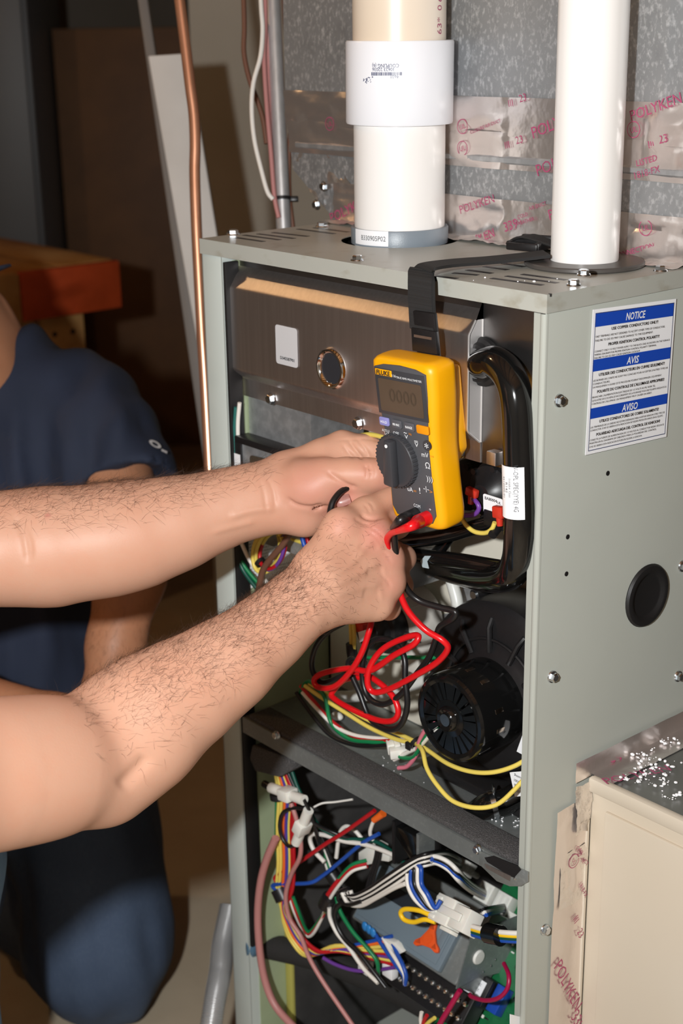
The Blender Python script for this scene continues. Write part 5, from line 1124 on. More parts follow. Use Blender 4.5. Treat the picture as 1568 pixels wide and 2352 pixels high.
# upright bundle at the left, turning right at the bottom
ends = [(905, 2185), (905, 2172), (900, 2160), (905, 2200), (908, 2208), (905, 2192), (900, 2150), (905, 2216)]
for k, (m, c, w) in enumerate([(mw_yel, 'outer yellow', 0), (mw_yel, 'inner yellow', 6), (mw_org, 'orange', 14), (mw_pur, 'purple', 20), (mw_yel, 'rightmost yellow', 27), (mw_rd, 'red', 36), (mw_blu, 'blue', 24), (mw_rd, 'second red', 32)]):
    x = 640+w; yb = 2095+k*4
    e = ends[k]
    W('%s wire of the upright harness that bends right at the bottom' % c, m, [(632+w*.7, 1775, .014), (x, 1830, .014), (x-3, 1900, .014), (x-1, 1980, .014), (x-4, 2040, .014), (646+w*.3, 2085, .013), (652+w*.6, 2120, .014), (668+w*.9, 2160, .018), (705+w*.8, 2160+14+22-w*.3, .022), (770, 2172+w*.7*.5, .03), (840, (2180+e[1])/2, .045), (e[0], e[1], .055)], .0022, group=GV)
W('green wire at the outer left of the upright harness', mw_grn, [(634, 1800, .016), (635, 1860, .016), (634, 1920, .016), (637, 1970, .016), (648, 2060, .015)], .0020)
for k, (m, c) in enumerate([(mw_white, 'white'), (mw_rd, 'red'), (mw_grn, 'green')]):
    W('%s wire bending up in a V from the harness to the black sleeve' % c, m, [(665+k*4, 2060, .016), (676+k*5, 2095, .02), (692+k*4, 2130, .03), (706+k*2, 2150-k*5, .034), (722+k*2, 2140-k*8, .034), (745+k*3, 2095-k*5, .034), (760-k*3, 2060, .034), (785-k*6, 2025, .036), (810-k*2, 2000-k*6, .04), (842, 1990-k*7, .05)], .0021)
bm = B(); c0_, c1_ = py(746, 2080, .034), py(757, 2060, .034); cyl(bm, c0_, c1_, .0085, n=16); obj('harness_tape', bm, m_black, None, 40, 'black tape round the white, red and green wires', 'tape')
bm = B(); cyl(bm, py(641, 2040, .0135), py(653, 2066, .0135), .0105, n=18); obj('harness_tape', bm, m_black, None, 40, 'black tape near the foot of the upright harness', 'tape')
bm = B(); cyl(bm, py(640, 1822, .0135), py(642, 1834, .0135), .0105, n=18); obj('harness_tape', bm, m_black, None, 40, 'black tape near the head of the upright harness', 'tape')
W('long red wire slanting up from the harness to the shelf', mw_rd, [(634, 2025, .014), (632, 2015, .014), (650, 2000, .016), (690, 1978, .022), (745, 1940, .03), (800, 1905, .036), (860, 1862, .042)], .0024)
W('blue wire slanting from the harness to the control module', mw_blu, [(634, 2045, .012), (626, 2034, .012), (650, 2030, .014), (710, 2028, .022), (740, 2012, .03), (780, 1980, .036), (830, 1938, .042), (870, 1915, .046)], .0023)
W('thick pink tube hanging in a wide curve at the left', mw_pink, [(633, 1925, .004), (612, 1975, .002), (598, 2030, .001), (592, 2100, .001), (596, 2180, .001), (608, 2250, .002), (632, 2310, .003), (680, 2365, .006)], .0046, 'cable', 'thermostat_cable')
W('thin pink cable falling in front of the harness', mw_pink, [(668, 1845, .008), (680, 1880, .008), (690, 1930, .008), (688, 1970, .008), (668, 2010, .008), (656, 2060, .008), (665, 2110, .010), (690, 2150, .012), (710, 2200, .014), (745, 2260, .016), (820, 2370, .02)], .0027, 'cable', 'thermostat_cable')
# white inline fuse holders
def fuse(label, a, b, yy):
    A, Bq = py(*a, yy), py(*b, yy); d = unit(Bq-A); L_ = np.linalg.norm(Bq-A); t = thing('inline_fuse_holder', label, 'fuse holder', A)
    bm = B(); cyl(bm, A, A+d*L_*.40, .0058, n=18); obj('cap_half', bm, m_conn, t); bm = B(); cyl(bm, A+d*L_*.60, Bq, .0058, n=18); obj('cap_half', bm, m_conn, t)
    u, v, _ = basis(d); bm = B(); box(bm, (-.0085, -.0065, L_*.36), (.0085, .0065, L_*.66), .0015, frame=(A, u, v, d)); obj('body', bm, m_conn, t)
fuse('milky white inline connector lying slanted across the harness', (622, 1809), (698, 1838), .004)
fuse('milky white inline connector hanging upright right of the harness', (708, 1862), (680, 1936), .006)
W('short black sleeve end left of the slanted inline connector', mw_blk, [(606, 1800, .004), (614, 1804, .004), (624, 1810, .004)], .0042)
W('black looped wire joining the inline connectors', mw_blk, [(680, 1936, .006), (664, 1944, .006), (648, 1925, .005), (642, 1895, .005), (650, 1866, .006), (676, 1856, .007), (700, 1858, .007)], .0021)
W('black wire with pale stripes from the inline connector', mw_blk, [(697, 1836, .004), (710, 1862, .008), (718, 1885, .014), (728, 1895, .018), (760, 1910, .03), (800, 1925, .04), (850, 1930, .05)], .0021)
W('dark green wire passing behind the inline connectors', mw_dgrn, [(668, 1765, .016), (684, 1810, .016), (705, 1850, .018), (735, 1900, .026), (790, 1925, .038), (850, 1930, .048), (885, 1945, .05), (920, 1975, .045), (945, 2000, .040), (960, 2050, .036), (985, 2100, .034)], .0023)
W('black wire dropping from the shelf beside the foam plug', mw_blk, [(655, 1755, .014), (668, 1790, .014), (690, 1835, .016), (716, 1880, .02), (740, 1960, .04), (760, 2010, .05)], .0023)
W('thin pale wire arching across the dark liner', mw_white, [(718, 1855, .03), (740, 1845, .04), (770, 1842, .05), (810, 1836, .06)], .0012)
# white looped wires in the middle
W('white looped wire left of the blue wire', mw_white, [(745, 1980, .034), (722, 1955, .032), (712, 1930, .032), (718, 1916, .032), (745, 1918, .034), (790, 1932, .038), (830, 1938, .042), (870, 1950, .044), (905, 1965, .044)], .0026)
W('small white wire arch near the red wire', mw_white, [(772, 1970, .05), (780, 1915, .052), (795, 1898, .054), (815, 1908, .056), (830, 1925, .058)], .0024)
W('white wire with red tip hanging under the shelf', mw_white, [(862, 1880, .045), (854, 1895, .045), (850, 1915, .046), (860, 1935, .05)], .0022)
bm = B(); cyl(bm, py(858, 1884, .045), py(880, 1868, .048), .0034, .0042, 12); obj('wire_sleeve', bm, mw_org, None, 60, 'orange crimp sleeve on the white wire under the shelf', 'sleeve')
for k, (m, c) in enumerate([(mw_white, 'white'), (mw_grn, 'green'), (mw_white, 'second white'), (mw_blk, 'black')]):
    W('%s wire of the middle bundle dropping left of the control cover' % c, m, [(722+k*3, 1905, .04), (738+k*4, 1950, .042), (752+k*5, 1995, .044), (764+k*5, 2035, .046), (785+k*4, 2060, .05)], .0022)
bm = B(); cyl(bm, py(757, 2000, .044), py(777, 2030, .046), .0085, n=16); obj('harness_tape', bm, m_black, None, 40, 'black tape round the middle bundle', 'tape')
W('green wire curving down right of the middle bundle', mw_grn, [(772, 2060, .04), (782, 2095, .036), (810, 2140, .034), (845, 2180, .036), (866, 2210, .038), (868, 2240, .04)], .0024)
W('white wire curving down into the foam tube', mw_white, [(756, 2085, .03), (758, 2110, .03), (775, 2145, .03), (800, 2175, .03), (835, 2225, .03), (868, 2258, .03)], .0024)
W('black wire curving down beside the white one', mw_blk, [(790, 2070, .03), (772, 2085, .028), (770, 2115, .027), (790, 2155, .027), (825, 2190, .027), (860, 2235, .028), (885, 2268, .03)], .0026)
W('red wire curving into the white plug at the left of the cover', mw_rd, [(752, 2055, .03), (770, 2030, .034), (790, 2008, .04), (815, 1995, .046), (842, 1990, .05)], .0024)
t = thing('wire_plug', 'white plug with green and red wires at the top left of the cover', 'connector', py(850, 1985, .055))
bm = B(); prism(bm, [py(x, y, .050) for x, y in [(822, 1958), (850, 1940), (868, 1950), (864, 1982), (835, 1990), (822, 1975)]], (0, .016, 0), bev=.0015); obj('housing', bm, m_conn, t)
bm = B(); prism(bm, [py(x, y, .052) for x, y in [(866, 1958), (895, 1962), (892, 1980), (864, 1976)]], (0, .012, 0), bev=.001); obj('mating_half', bm, m_conn, t)
for k in range(3): W('%s black wire of the trio dropping beside the white plug' % ('first', 'second', 'third')[k], mw_blk, [(866+k*5, 1940, .052), (862+k*5, 1970, .050), (850+k*5, 2010, .046), (842+k*5, 2040, .042)], .0020)
# bundle of black and white wires sweeping from the left knot up to the board
for k in range(6):
    m = mw_white if k % 2 else mw_blk
    W('%s wire of the bundle sweeping across the slate cover to the guide' % ('white', 'black', 'second white', 'second black', 'third white', 'third black')[[1, 0, 3, 2, 5, 4][k]], m, [(790+k*3, 2055-k*2, .032), (815, 2056+k*4, .030), (850, 2040+k*5, .026), (890, 2012+k*6, .022), (925, 1988+k*6, .022), (955, 1970+k*5, .026), (985, 1960+k*5, .034), (1020, 1956+k*5, .07), (1045, 1964+k*6, .12), (1056, 1972+k*5, .158)], .0023, group='wires across the slate cover')
W('white lettered wire lying low across the slate cover', mw_white, [(785, 2050, .03), (800, 2075, .030), (830, 2080, .028), (865, 2062, .024), (905, 2040, .020), (930, 2030, .020)], .0024)
W('black loop of the knot left of the slate cover', mw_blk, [(800, 2040, .032), (780, 2050, .030), (778, 2068, .030), (800, 2078, .028), (830, 2070, .026)], .0024)
for k, (m, c) in enumerate([(mw_white, 'white'), (mw_blu, 'blue'), (mw_blk, 'black'), (mw_white, 'second white'), (mw_blu, 'second blue')]):
    W('%s wire arching from the guide down into the large white plug' % c, m, [(985+k*2, 1985-k*3, .036), (960-k*2, 1990, .030), (938+k*7, 2000-k*2, .024), (936+k*8, 2030, .020), (950+k*8, 2062-k*2, .018), (975+k*6, 2085, .020), (1000+k*3, 2092-k*6, .026)], .0024, group='wires into the large plug')
for k, (m, c) in enumerate([(mw_white, 'white'), (mw_blu, 'blue'), (mw_blk, 'black'), (mw_white, 'second white')]):
    W('%s wire curving from the guide to the three pin connector' % c, m, [(972, 1985-k*5, .040), (1000, 1982-k*5, .040), (1030, 1998-k*6, .044), (1055, 2025-k*7, .05), (1080, 2046-k*6, .09), (1112, 2064-k*5, .152)], .0024, group='wires to the three pin connector')
for k, (m, c) in enumerate([(mw_blk, 'black'), (mw_white, 'white'), (mw_blu, 'blue')]):
    W('short %s wire entering the connector by the cabinet edge' % c, m, [(1092+k*4, 2098+k*6, .050), (1115+k*3, 2088+k*6, .052), (1156, 2080+k*6, .150)], .0022)
W('bright yellow loop wire in front of the slate cover', mw_bright, [(1000, 2108, .024), (965, 2092, .020), (932, 2088, .018), (920, 2096, .017), (928, 2112, .017), (950, 2118, .018), (975, 2112, .020), (1000, 2118, .024)], .0026)
for k, (m, c) in enumerate([(mw_white, 'white'), (mw_bright, 'yellow'), (mw_dgrn, 'green'), (mw_blu, 'blue')]):
    W('%s wire leaving the large plug towards the cabinet edge' % c, m, [(1085, 2128+k*6, .012), (1110, 2135+k*6, .010), (1140, 2140+k*6, .009), (1175, 2143+k*6, .010), (1225, 2144+k*6, .016)], .0026)
bm = B(); a, b = py(1120, 2143, .010), py(1150, 2150, .009); cyl(bm, a, b, .0098, n=18); obj('harness_tape', bm, m_blackg, None, 40, 'glossy black tape round the wires leaving the large plug', 'tape')
for k, (m, c) in enumerate([(mw_blu, 'blue'), (mw_white, 'white'), (mw_blu, 'second blue')]):
    W('%s wire coming out below the slate cover' % c, m, [(858+k*22, 2140+k*14, .052), (880+k*16, 2175+k*8, .048), (908+k*8, 2215, .044), (926+k*3, 2240, .042), (930, 2262, .042)], .0024)
for k in range(3): bm = B(); sphere(bm, py(838+k*9, 2128+k*7, .050), .0050, 10, s=(1, .5, 1.2)); obj('disc_capacitor', bm, m_cap, None, 60, 'small blue disc capacitor at the left edge of the slate cover', 'capacitor', 'blue disc capacitors')
bm = B(); prism(bm, [py(x, y, .050) for x, y in [(880, 2155), (905, 2165), (925, 2188), (900, 2200), (885, 2180)]], (0, .008, 0), bev=.001); obj('wire_plug', bm, m_conn, None, 40, 'white plug below the lower edge of the slate cover', 'connector')
for k, (x, y) in enumerate(((832, 2222), (888, 2232))): bm = B(); box(bm, py(x, y, .05)+V((-.008, 0, -.008)), py(x, y, .05)+V((.008, .01, .008)), .001); obj('wire_marker', bm, m_label, None, 40, 'white wire marker tag by the purple wire' if k == 0 else 'white wire marker tag next to the green wire', 'tag')
W('purple wire sagging below the harness bend', mw_pur, [(742, 2200, .03), (770, 2215, .034), (810, 2228, .04), (850, 2230, .046), (905, 2222, .05)], .0022)
W('crimson wire looping round the blue block', mw_crim, [(1157, 2213, .070), (1168, 2240, .060), (1165, 2270, .054), (1145, 2292, .050), (1115, 2298, .050), (1085, 2290, .054), (1078, 2284, .056)], .0024)
W('crimson wire slanting down in front of the terminal strip', mw_crim, [(1056, 2275, .020), (1035, 2310, .016), (1010, 2352, .012), (1000, 2380, .010)], .0030)
W('white wire hanging at the bottom below the foam tube', mw_white, [(968, 2325, .03), (966, 2345, .03), (972, 2375, .03)], .0022)
W('red wire hanging at the bottom below the foam tube', mw_rd, [(980, 2332, .03), (972, 2350, .03), (968, 2378, .03)], .0022)
W('yellow wire hanging at the bottom below the foam tube', mw_yel, [(998, 2338, .03), (982, 2350, .03), (965, 2372, .03)], .0022)
# white tag sheet at lower right
bm = B(); prism(bm, [pxx(x, y, -.006) for x, y in [(1172, 2330), (1204, 2338), (1204, 2420), (1172, 2420)]], (-.001, 0, 0)); obj('white_tag', bm, m_label, None, False, 'white card tag at the lower right inside the furnace', 'tag')
# ------------------------------------------------------------ people: smooth implicit surfaces meshed with surface nets
class Body:
    def __init__(s): s.pr = []
    def cone(s, a, b, ra, rb, k=.012, sq=None): s.pr.append(('c', V(a), V(b), ra, rb, k, sq)); return s
    def chain(s, pts, k=.012, sq=None):
        for (a, ra), (b, rb) in zip(pts[:-1], pts[1:]): s.cone(a, b, ra, rb, k, sq)
        return s
    def ell(s, c, R, ax=None, k=.012):
        ax = np.eye(3) if ax is None else np.array(ax); s.pr.append(('e', V(c), V(R), ax, None, k, None)); return s
    def cut(s, a, b, r, k=.004): s.pr.append(('x', V(a), V(b), r, r, k, None)); return s
    def bounds(s):
        lo, hi = V((9, 9, 9)), V((-9, -9, -9))
        for t, a, b, ra, rb, k, sq in s.pr:
            if t == 'x': continue
            if t == 'e': R = max(b); lo = np.minimum(lo, a-R); hi = np.maximum(hi, a+R)
            else:
                m = max(ra, rb)*(sq[1] if sq and sq[1] > 1 else 1)
                lo = np.minimum(lo, np.minimum(a, b)-m); hi = np.maximum(hi, np.maximum(a, b)+m)
        return lo, hi
    def mesh(s, h):
        lo, hi = s.bounds(); lo = lo-4*h; hi = hi+4*h
        n = np.ceil((hi-lo)/h).astype(int)+1
        ax = [lo[i]+h*np.arange(n[i]) for i in range(3)]
        F = np.full(tuple(n), .08, np.float32)
        for t, a, b, ra, rb, k, sq in s.pr:
            if t == 'e': m = max(b); l, u = a-m, a+m
            else: m = max(ra, rb)*(sq[1] if sq and sq[1] > 1 else 1); l, u = np.minimum(a, b)-m, np.maximum(a, b)+m
            mg = k+4*h+.004
            i0 = np.maximum(0, np.floor((l-mg-lo)/h).astype(int)); i1 = np.minimum(n, np.ceil((u+mg-lo)/h).astype(int)+1)
            X = ax[0][i0[0]:i1[0], None, None]; Y_ = ax[1][None, i0[1]:i1[1], None]; Z = ax[2][None, None, i0[2]:i1[2]]
            if t == 'e':
                M3 = ra; q = [(X-a[0])*M3[i][0]+(Y_-a[1])*M3[i][1]+(Z-a[2])*M3[i][2] for i in range(3)]
                k0 = np.sqrt(sum((q[i]/b[i])**2 for i in range(3))); k1 = np.sqrt(sum((q[i]/b[i]**2)**2 for i in range(3)))+1e-9
                d = k0*(k0-1)/k1
            else:
                px_, py_, pz_ = X-a[0], Y_-a[1], Z-a[2]; ba = b-a
                if sq is not None:
                    nx = unit(sq[0]); f = 1/sq[1]-1; dt = px_*nx[0]+py_*nx[1]+pz_*nx[2]; px_ = px_+nx[0]*dt*f; py_ = py_+nx[1]*dt*f; pz_ = pz_+nx[2]*dt*f
                    ba = ba+nx*np.dot(ba, nx)*f
                L2 = np.dot(ba, ba)+1e-12; tt = np.clip((px_*ba[0]+py_*ba[1]+pz_*ba[2])/L2, 0, 1)
                d = np.sqrt((px_-ba[0]*tt)**2+(py_-ba[1]*tt)**2+(pz_-ba[2]*tt)**2)-(ra+(rb-ra)*tt)
                if sq is not None: d = d*min(1, sq[1])
            S = (slice(i0[0], i1[0]), slice(i0[1], i1[1]), slice(i0[2], i1[2])); f0 = F[S]
            if t == 'x':
                d = -d; hh = np.clip(.5-.5*(f0-d)/k, 0, 1); F[S] = f0*(1-hh)+d*hh+k*hh*(1-hh)
            else:
                hh = np.clip(.5+.5*(f0-d)/k, 0, 1); F[S] = f0*(1-hh)+d*hh-k*hh*(1-hh)
        return surface_nets(F, lo, h)
def surface_nets(F, lo, h):
    s = F < 0; n = F.shape
    cs = [(i, j, k) for i in (0, 1) for j in (0, 1) for k in (0, 1)]
    sl = lambda c: tuple(slice(c[a], n[a]-1+c[a]) for a in range(3))
    cnt = sum(s[sl(c)].astype(np.int8) for c in cs); mask = (cnt > 0) & (cnt < 8)
    I = np.argwhere(mask); idx = -np.ones(mask.shape, np.int64); idx[mask] = np.arange(len(I))
    acc = np.zeros((len(I), 3)); num = np.zeros(len(I))
    for c in cs:
        for a in range(3):
            if c[a]: continue
            c2 = list(c); c2[a] = 1
            f0 = F[I[:, 0]+c[0], I[:, 1]+c[1], I[:, 2]+c[2]].astype(float); f1 = F[I[:, 0]+c2[0], I[:, 1]+c2[1], I[:, 2]+c2[2]].astype(float)
            m = (f0 < 0) != (f1 < 0); t = np.where(m, f0/(f0-f1+1e-20), 0); p = np.tile(np.array(c, float), (len(I), 1)); p[:, a] = t
            acc[m] += p[m]; num[m] += 1
    vs = lo+(I+acc/num[:, None])*h; fs = []
    for a in range(3):
        b, c = (a+1) % 3, (a+2) % 3
        A = [slice(0, n[i]) for i in range(3)]; A[a] = slice(0, n[a]-1); B_ = list(A); B_[a] = slice(1, n[a])
        e = s[tuple(A)] != s[tuple(B_)]; E_ = np.argwhere(e); ok = (E_[:, b] > 0) & (E_[:, c] > 0) & (E_[:, b] < n[b]-1) & (E_[:, c] < n[c]-1); E_ = E_[ok]
        ins = s[E_[:, 0], E_[:, 1], E_[:, 2]]; q = []
        for (db, dc) in ((-1, -1), (0, -1), (0, 0), (-1, 0)):
            P = E_.copy(); P[:, b] += db; P[:, c] += dc; q.append(idx[P[:, 0], P[:, 1], P[:, 2]])
        q = np.stack(q, 1); q[~ins] = q[~ins][:, ::-1]; fs.append(q)
    return vs, np.concatenate(fs)
def relax(vs, fs, it=2, w=.5):
    e = np.concatenate([fs[:, [i, (i+1) % 4]] for i in range(4)]); n = len(vs)
    for _ in range(it):
        a = np.zeros((n, 3)); c = np.zeros(n)
        np.add.at(a, e[:, 0], vs[e[:, 1]]); np.add.at(c, e[:, 0], 1); np.add.at(a, e[:, 1], vs[e[:, 0]]); np.add.at(c, e[:, 1], 1)
        vs = vs+(a/np.maximum(c, 1)[:, None]-vs)*w
    return vs
def vnormals(vs, fs):
    nn = np.cross(vs[fs[:, 2]]-vs[fs[:, 0]], vs[fs[:, 3]]-vs[fs[:, 1]]); N = np.zeros_like(vs)
    for i in range(4): np.add.at(N, fs[:, i], nn)
    return N/(np.linalg.norm(N, axis=1)[:, None]+1e-12)
def quadmesh(name, vs, fs, m, parent, flush=None, **k):
    me = bpy.data.meshes.new(name); me.vertices.add(len(vs)); me.vertices.foreach_set('co', vs.astype(np.float32).ravel())
    me.loops.add(len(fs)*4); me.loops.foreach_set('vertex_index', fs.astype(np.int32).ravel()); me.polygons.add(len(fs)); me.polygons.foreach_set('loop_start', (np.arange(len(fs))*4).astype(np.int32))
    me.update(calc_edges=True); me.validate()
    if flush is not None:
        at = me.attributes.new('flush', 'FLOAT', 'POINT'); at.data.foreach_set('value', flush.astype(np.float32))
    o = link_mesh(name, me, m, parent, True); return finish(o, **k)
# skin
def skin(name, col, red, sss=.18):
    m = mat(name, col, .48, spec=.35, sss=sss, noise=[(22, .35, tuple(np.array(col)*[1.0, .86, .80]), .45), (90, .30, tuple(np.array(col)*[1.0, .9, .86]), .5)], bump=(520, .16, 3, .0006))
    nt = m.node_tree; b = nt.nodes['Principled BSDF']; src = b.inputs['Base Color'].links[0].from_socket
    at = nt.nodes.new('ShaderNodeAttribute'); at.attribute_name = 'flush'; x = nt.nodes.new('ShaderNodeMix'); x.data_type = 'RGBA'; x.inputs['B'].default_value = (*red, 1)
    nt.links.new(at.outputs['Fac'], x.inputs['Factor']); nt.links.new(src, x.inputs['A']); nt.links.new(x.outputs['Result'], b.inputs['Base Color']); return m
m_skin = skin('skin_light', hexc('cf9f86'), hexc('c4766b'))
m_nail = mat('fingernail', hexc('d9a196'), .28, spec=.6)
m_hair = mat('arm_hair', hexc('3b2517'), .6)
m_jean1 = mat('light_denim', hexc('6f93b8'), .85, noise=[((700, 700, 90), .4, hexc('8aa9c8'), .45), (12, .4, hexc('5c80a6'))], bump=(900, .3, 2, .0006))
m_jean2 = mat('dark_denim', hexc('46566f'), .85, noise=[((600, 600, 80), .5, hexc('56667c'), .45), (9, .5, hexc('37465e'))], bump=(900, .3, 2, .0006))
m_navy = mat('navy_cotton', hexc('273045'), .85, noise=(14, .4, hexc('202839')), bump=(700, .2, 2, .0005))
def fold(vs, fs, amp, sc, seed=0):
    N = vnormals(vs, fs); rng = np.random.default_rng(seed); d = np.zeros(len(vs))
    for k in range(9):
        f = rng.normal(size=3)*sc; f[2] *= .3; d += np.sin(vs@f+rng.uniform(0, 6)+1.2*np.sin(vs@(rng.normal(size=3)*9)))*rng.uniform(.4, 1)/2.5
    return vs+N*(amp*np.sign(d)*np.abs(d)**1.3)[:, None]
# ---------------- technician
ER, WR = pd(215, 1745, 1.16), pd(690, 1385, 1.25)
EL, WL = pd(-20, 1262, 1.355), pd(600, 1142, 1.38)
SR, SL = V((-.131, -.603, .841)), V((-.470, -.545, .875))
TP = thing('person', 'technician with bare hairy forearms working inside the furnace with both hands', 'person', (-.28, -.72, 0))
arms = Body()
# right arm (back of the hand towards the photographer)
arms.chain([(SR, .058), (SR+(ER-SR)*.4, .055), (pd(0, 1776, 1.09), .0500), (pd(120, 1760, 1.125), .0468), (ER, .0445)], .03)
arms.chain([(ER, .0440), (pd(290, 1678, 1.175), .0465), (pd(360, 1632, 1.185), .0448), (pd(440, 1582, 1.20), .0405), (pd(530, 1520, 1.215), .0352), (pd(620, 1448, 1.235), .0295), (WR, .0262)], .02)
arms.cone(pd(255, 1795, 1.165), pd(330, 1720, 1.17), .026, .030, .03)                     # olecranon side
arms.cone(WR, pd(735, 1345, 1.258), .0262, .0250, .02)
mcp = [(862, 1226, 1.283), (888, 1282, 1.292), (892, 1338, 1.293), (866, 1390, 1.285)]
wr = [(735, 1310, 1.262), (742, 1335, 1.258), (745, 1362, 1.258), (748, 1388, 1.262)]
for a, b, r in zip(wr, mcp, (.0150, .0152, .0146, .0135)): arms.cone(pd(*a), pd(*b), .0185, r, .016)
arms.cone(pd(800, 1262, 1.288), pd(812, 1370, 1.290), .0150, .0150, .02)                     # fills the palm
for b in mcp[:3]: arms.ell(pd(b[0]+2, b[1], b[2]-.007), (.0098, .0098, .0098), k=.010)           # knuckle heads
def finger(seq, k=.008): arms.chain([(pd(*p[:3]), p[3]) for p in seq], k)
finger([(862, 1226, 1.283, .0125), (912, 1205, 1.316, .0112), (925, 1172, 1.345, .0102), (902, 1150, 1.352, .0086)])
finger([(888, 1282, 1.292, .0125), (924, 1282, 1.332, .0112), (905, 1270, 1.362, .0102), (868, 1258, 1.362, .0086)])
finger([(892, 1338, 1.293, .0120), (918, 1345, 1.330, .0108), (893, 1335, 1.360, .0098), (858, 1322, 1.358, .0084)])
finger([(866, 1390, 1.285, .0112), (892, 1396, 1.315, .0098), (872, 1388, 1.342, .0088), (842, 1372, 1.342, .0078)])
finger([(728, 1300, 1.258, .0185), (782, 1212, 1.274, .0140), (838, 1176, 1.292, .0118), (898, 1142, 1.310, .0100)], .010)     # thumb
arms.ell(pd(785, 1206, 1.270), (.0115, .0115, .0115), k=.012)
arms.cone(pd(770, 1262, 1.278), pd(846, 1216, 1.290), .0150, .0105, .016)                    # web

# left arm (palm side towards the photographer, thumb on top)
arms.chain([(SL, .058), (SL+(EL-SL)*.5, .055), (EL, .0480)], .03)
arms.chain([(EL, .0480), (pd(60, 1258, 1.357), .0490), (pd(130, 1255, 1.36), .0512), (pd(250, 1240, 1.363), .0490), (pd(330, 1224, 1.367), .0450), (pd(420, 1198, 1.371), .0392), (pd(520, 1165, 1.376), .0325), (WL, .0288)], .02)
arms.cone(WL, pd(655, 1122, 1.386), .0288, .0280, .02)
arms.cone(pd(560, 1180, 1.368), pd(640, 1178, 1.372), .012, .014, .02)                       # tendon ridge at the wrist
mcpl = [(786, 1024, 1.397), (806, 1062, 1.410), (806, 1106, 1.413), (790, 1150, 1.408)]
wl = [(665, 1085, 1.388), (668, 1105, 1.394), (668, 1130, 1.397), (665, 1152, 1.392)]
for a, b, r in zip(wl, mcpl, (.0140, .0145, .0140, .0130)): arms.cone(pd(*a), pd(*b), .0190, r, .018)
finger([(786, 1024, 1.397, .0132), (840, 1030, 1.386, .0122), (885, 1045, 1.378, .0108), (918, 1082, 1.368, .0100), (908, 1102, 1.362, .0086)])
finger([(806, 1062, 1.415, .0130), (912, 1098, 1.392, .0108), (872, 1128, 1.362, .0100), (822, 1140, 1.352, .0096), (786, 1152, 1.350, .0086)], .005)
finger([(806, 1106, 1.418, .0125), (905, 1142, 1.398, .0104), (822, 1158, 1.374, .0096), (756, 1162, 1.366, .0084)], .005)
finger([(790, 1150, 1.408, .0115), (850, 1176, 1.402, .0095), (812, 1188, 1.386, .0088), (775, 1188, 1.382, .0078)], .006)
finger([(655, 1135, 1.374, .0215), (705, 1115, 1.363, .0225), (752, 1100, 1.354, .0178), (800, 1088, 1.347, .0130), (842, 1090, 1.345, .0124), (868, 1092, 1.345, .0118), (888, 1098, 1.346, .0098)], .012)
arms.ell(pd(706, 1126, 1.360), (.024, .0175, .0185), k=.014)                               # ball of the thumb
arms.chain([(pd(655, 1165, 1.376), .0200), (pd(700, 1180, 1.376), .0195), (pd(760, 1172, 1.388), .0155)], .012)                # heel of the hand
arms.cone(pd(745, 1050, 1.385), pd(800, 1042, 1.388), .0145, .0105, .014)
arms.cut(pd(660, 1152, 1.352), pd(745, 1166, 1.348), .0018, .006)                            # crease under the ball of the thumb
arms.cut(pd(775, 1060, 1.352), pd(868, 1062, 1.352), .0022, .006); arms.cut(pd(806, 1026, 1.370), pd(826, 1058, 1.362), .0016, .005)
arms.cut(pd(838, 1070, 1.331), pd(843, 1092, 1.331), .0005, .0018); arms.cut(pd(846, 1070, 1.331), pd(850, 1092, 1.331), .0005, .0018)
va, fa = arms.mesh(.0016); va = relax(va, fa, 3, .5)
def crease(vs, fs, lines):
    """skin folds and tendons: (points in the photo, distance range, depth of the fold, width)"""
    N = vnormals(vs, fs); d = vs-CAM; D = d@FWD; X = 784+FPX*(d@RGT)/D; Y_ = 1176-FPX*(d@UPV)/D; off = np.zeros(len(vs)); fr = (N@-FWD) > .05
    for pts, (d0, d1), amp, w in lines:
        P = np.array(catmull([(a, b, 0) for a, b in pts], 5))[:, :2]; m = fr & (D > d0) & (D < d1) & (X > P[:, 0].min()-30) & (X < P[:, 0].max()+30) & (Y_ > P[:, 1].min()-30) & (Y_ < P[:, 1].max()+30)
        if not m.any(): continue
        q = np.stack([X[m], Y_[m]], 1); best = np.full(m.sum(), 1e9); tt = np.zeros(m.sum())
        for i in range(len(P)-1):
            e = P[i+1]-P[i]; t = np.clip(((q-P[i])@e)/(e@e+1e-9), 0, 1); dd = np.linalg.norm(q-P[i]-t[:, None]*e, axis=1); k = dd < best; best[k] = dd[k]; tt[k] = (i+t[k])/(len(P)-1)
        off[m] -= amp*np.exp(-(best*D[m]/FPX/w)**2)*np.clip(np.minimum(tt, 1-tt)*6, .15, 1)
    return vs+N*off[:, None]
LR, RR = (1.30, 1.40), (1.20, 1.32)
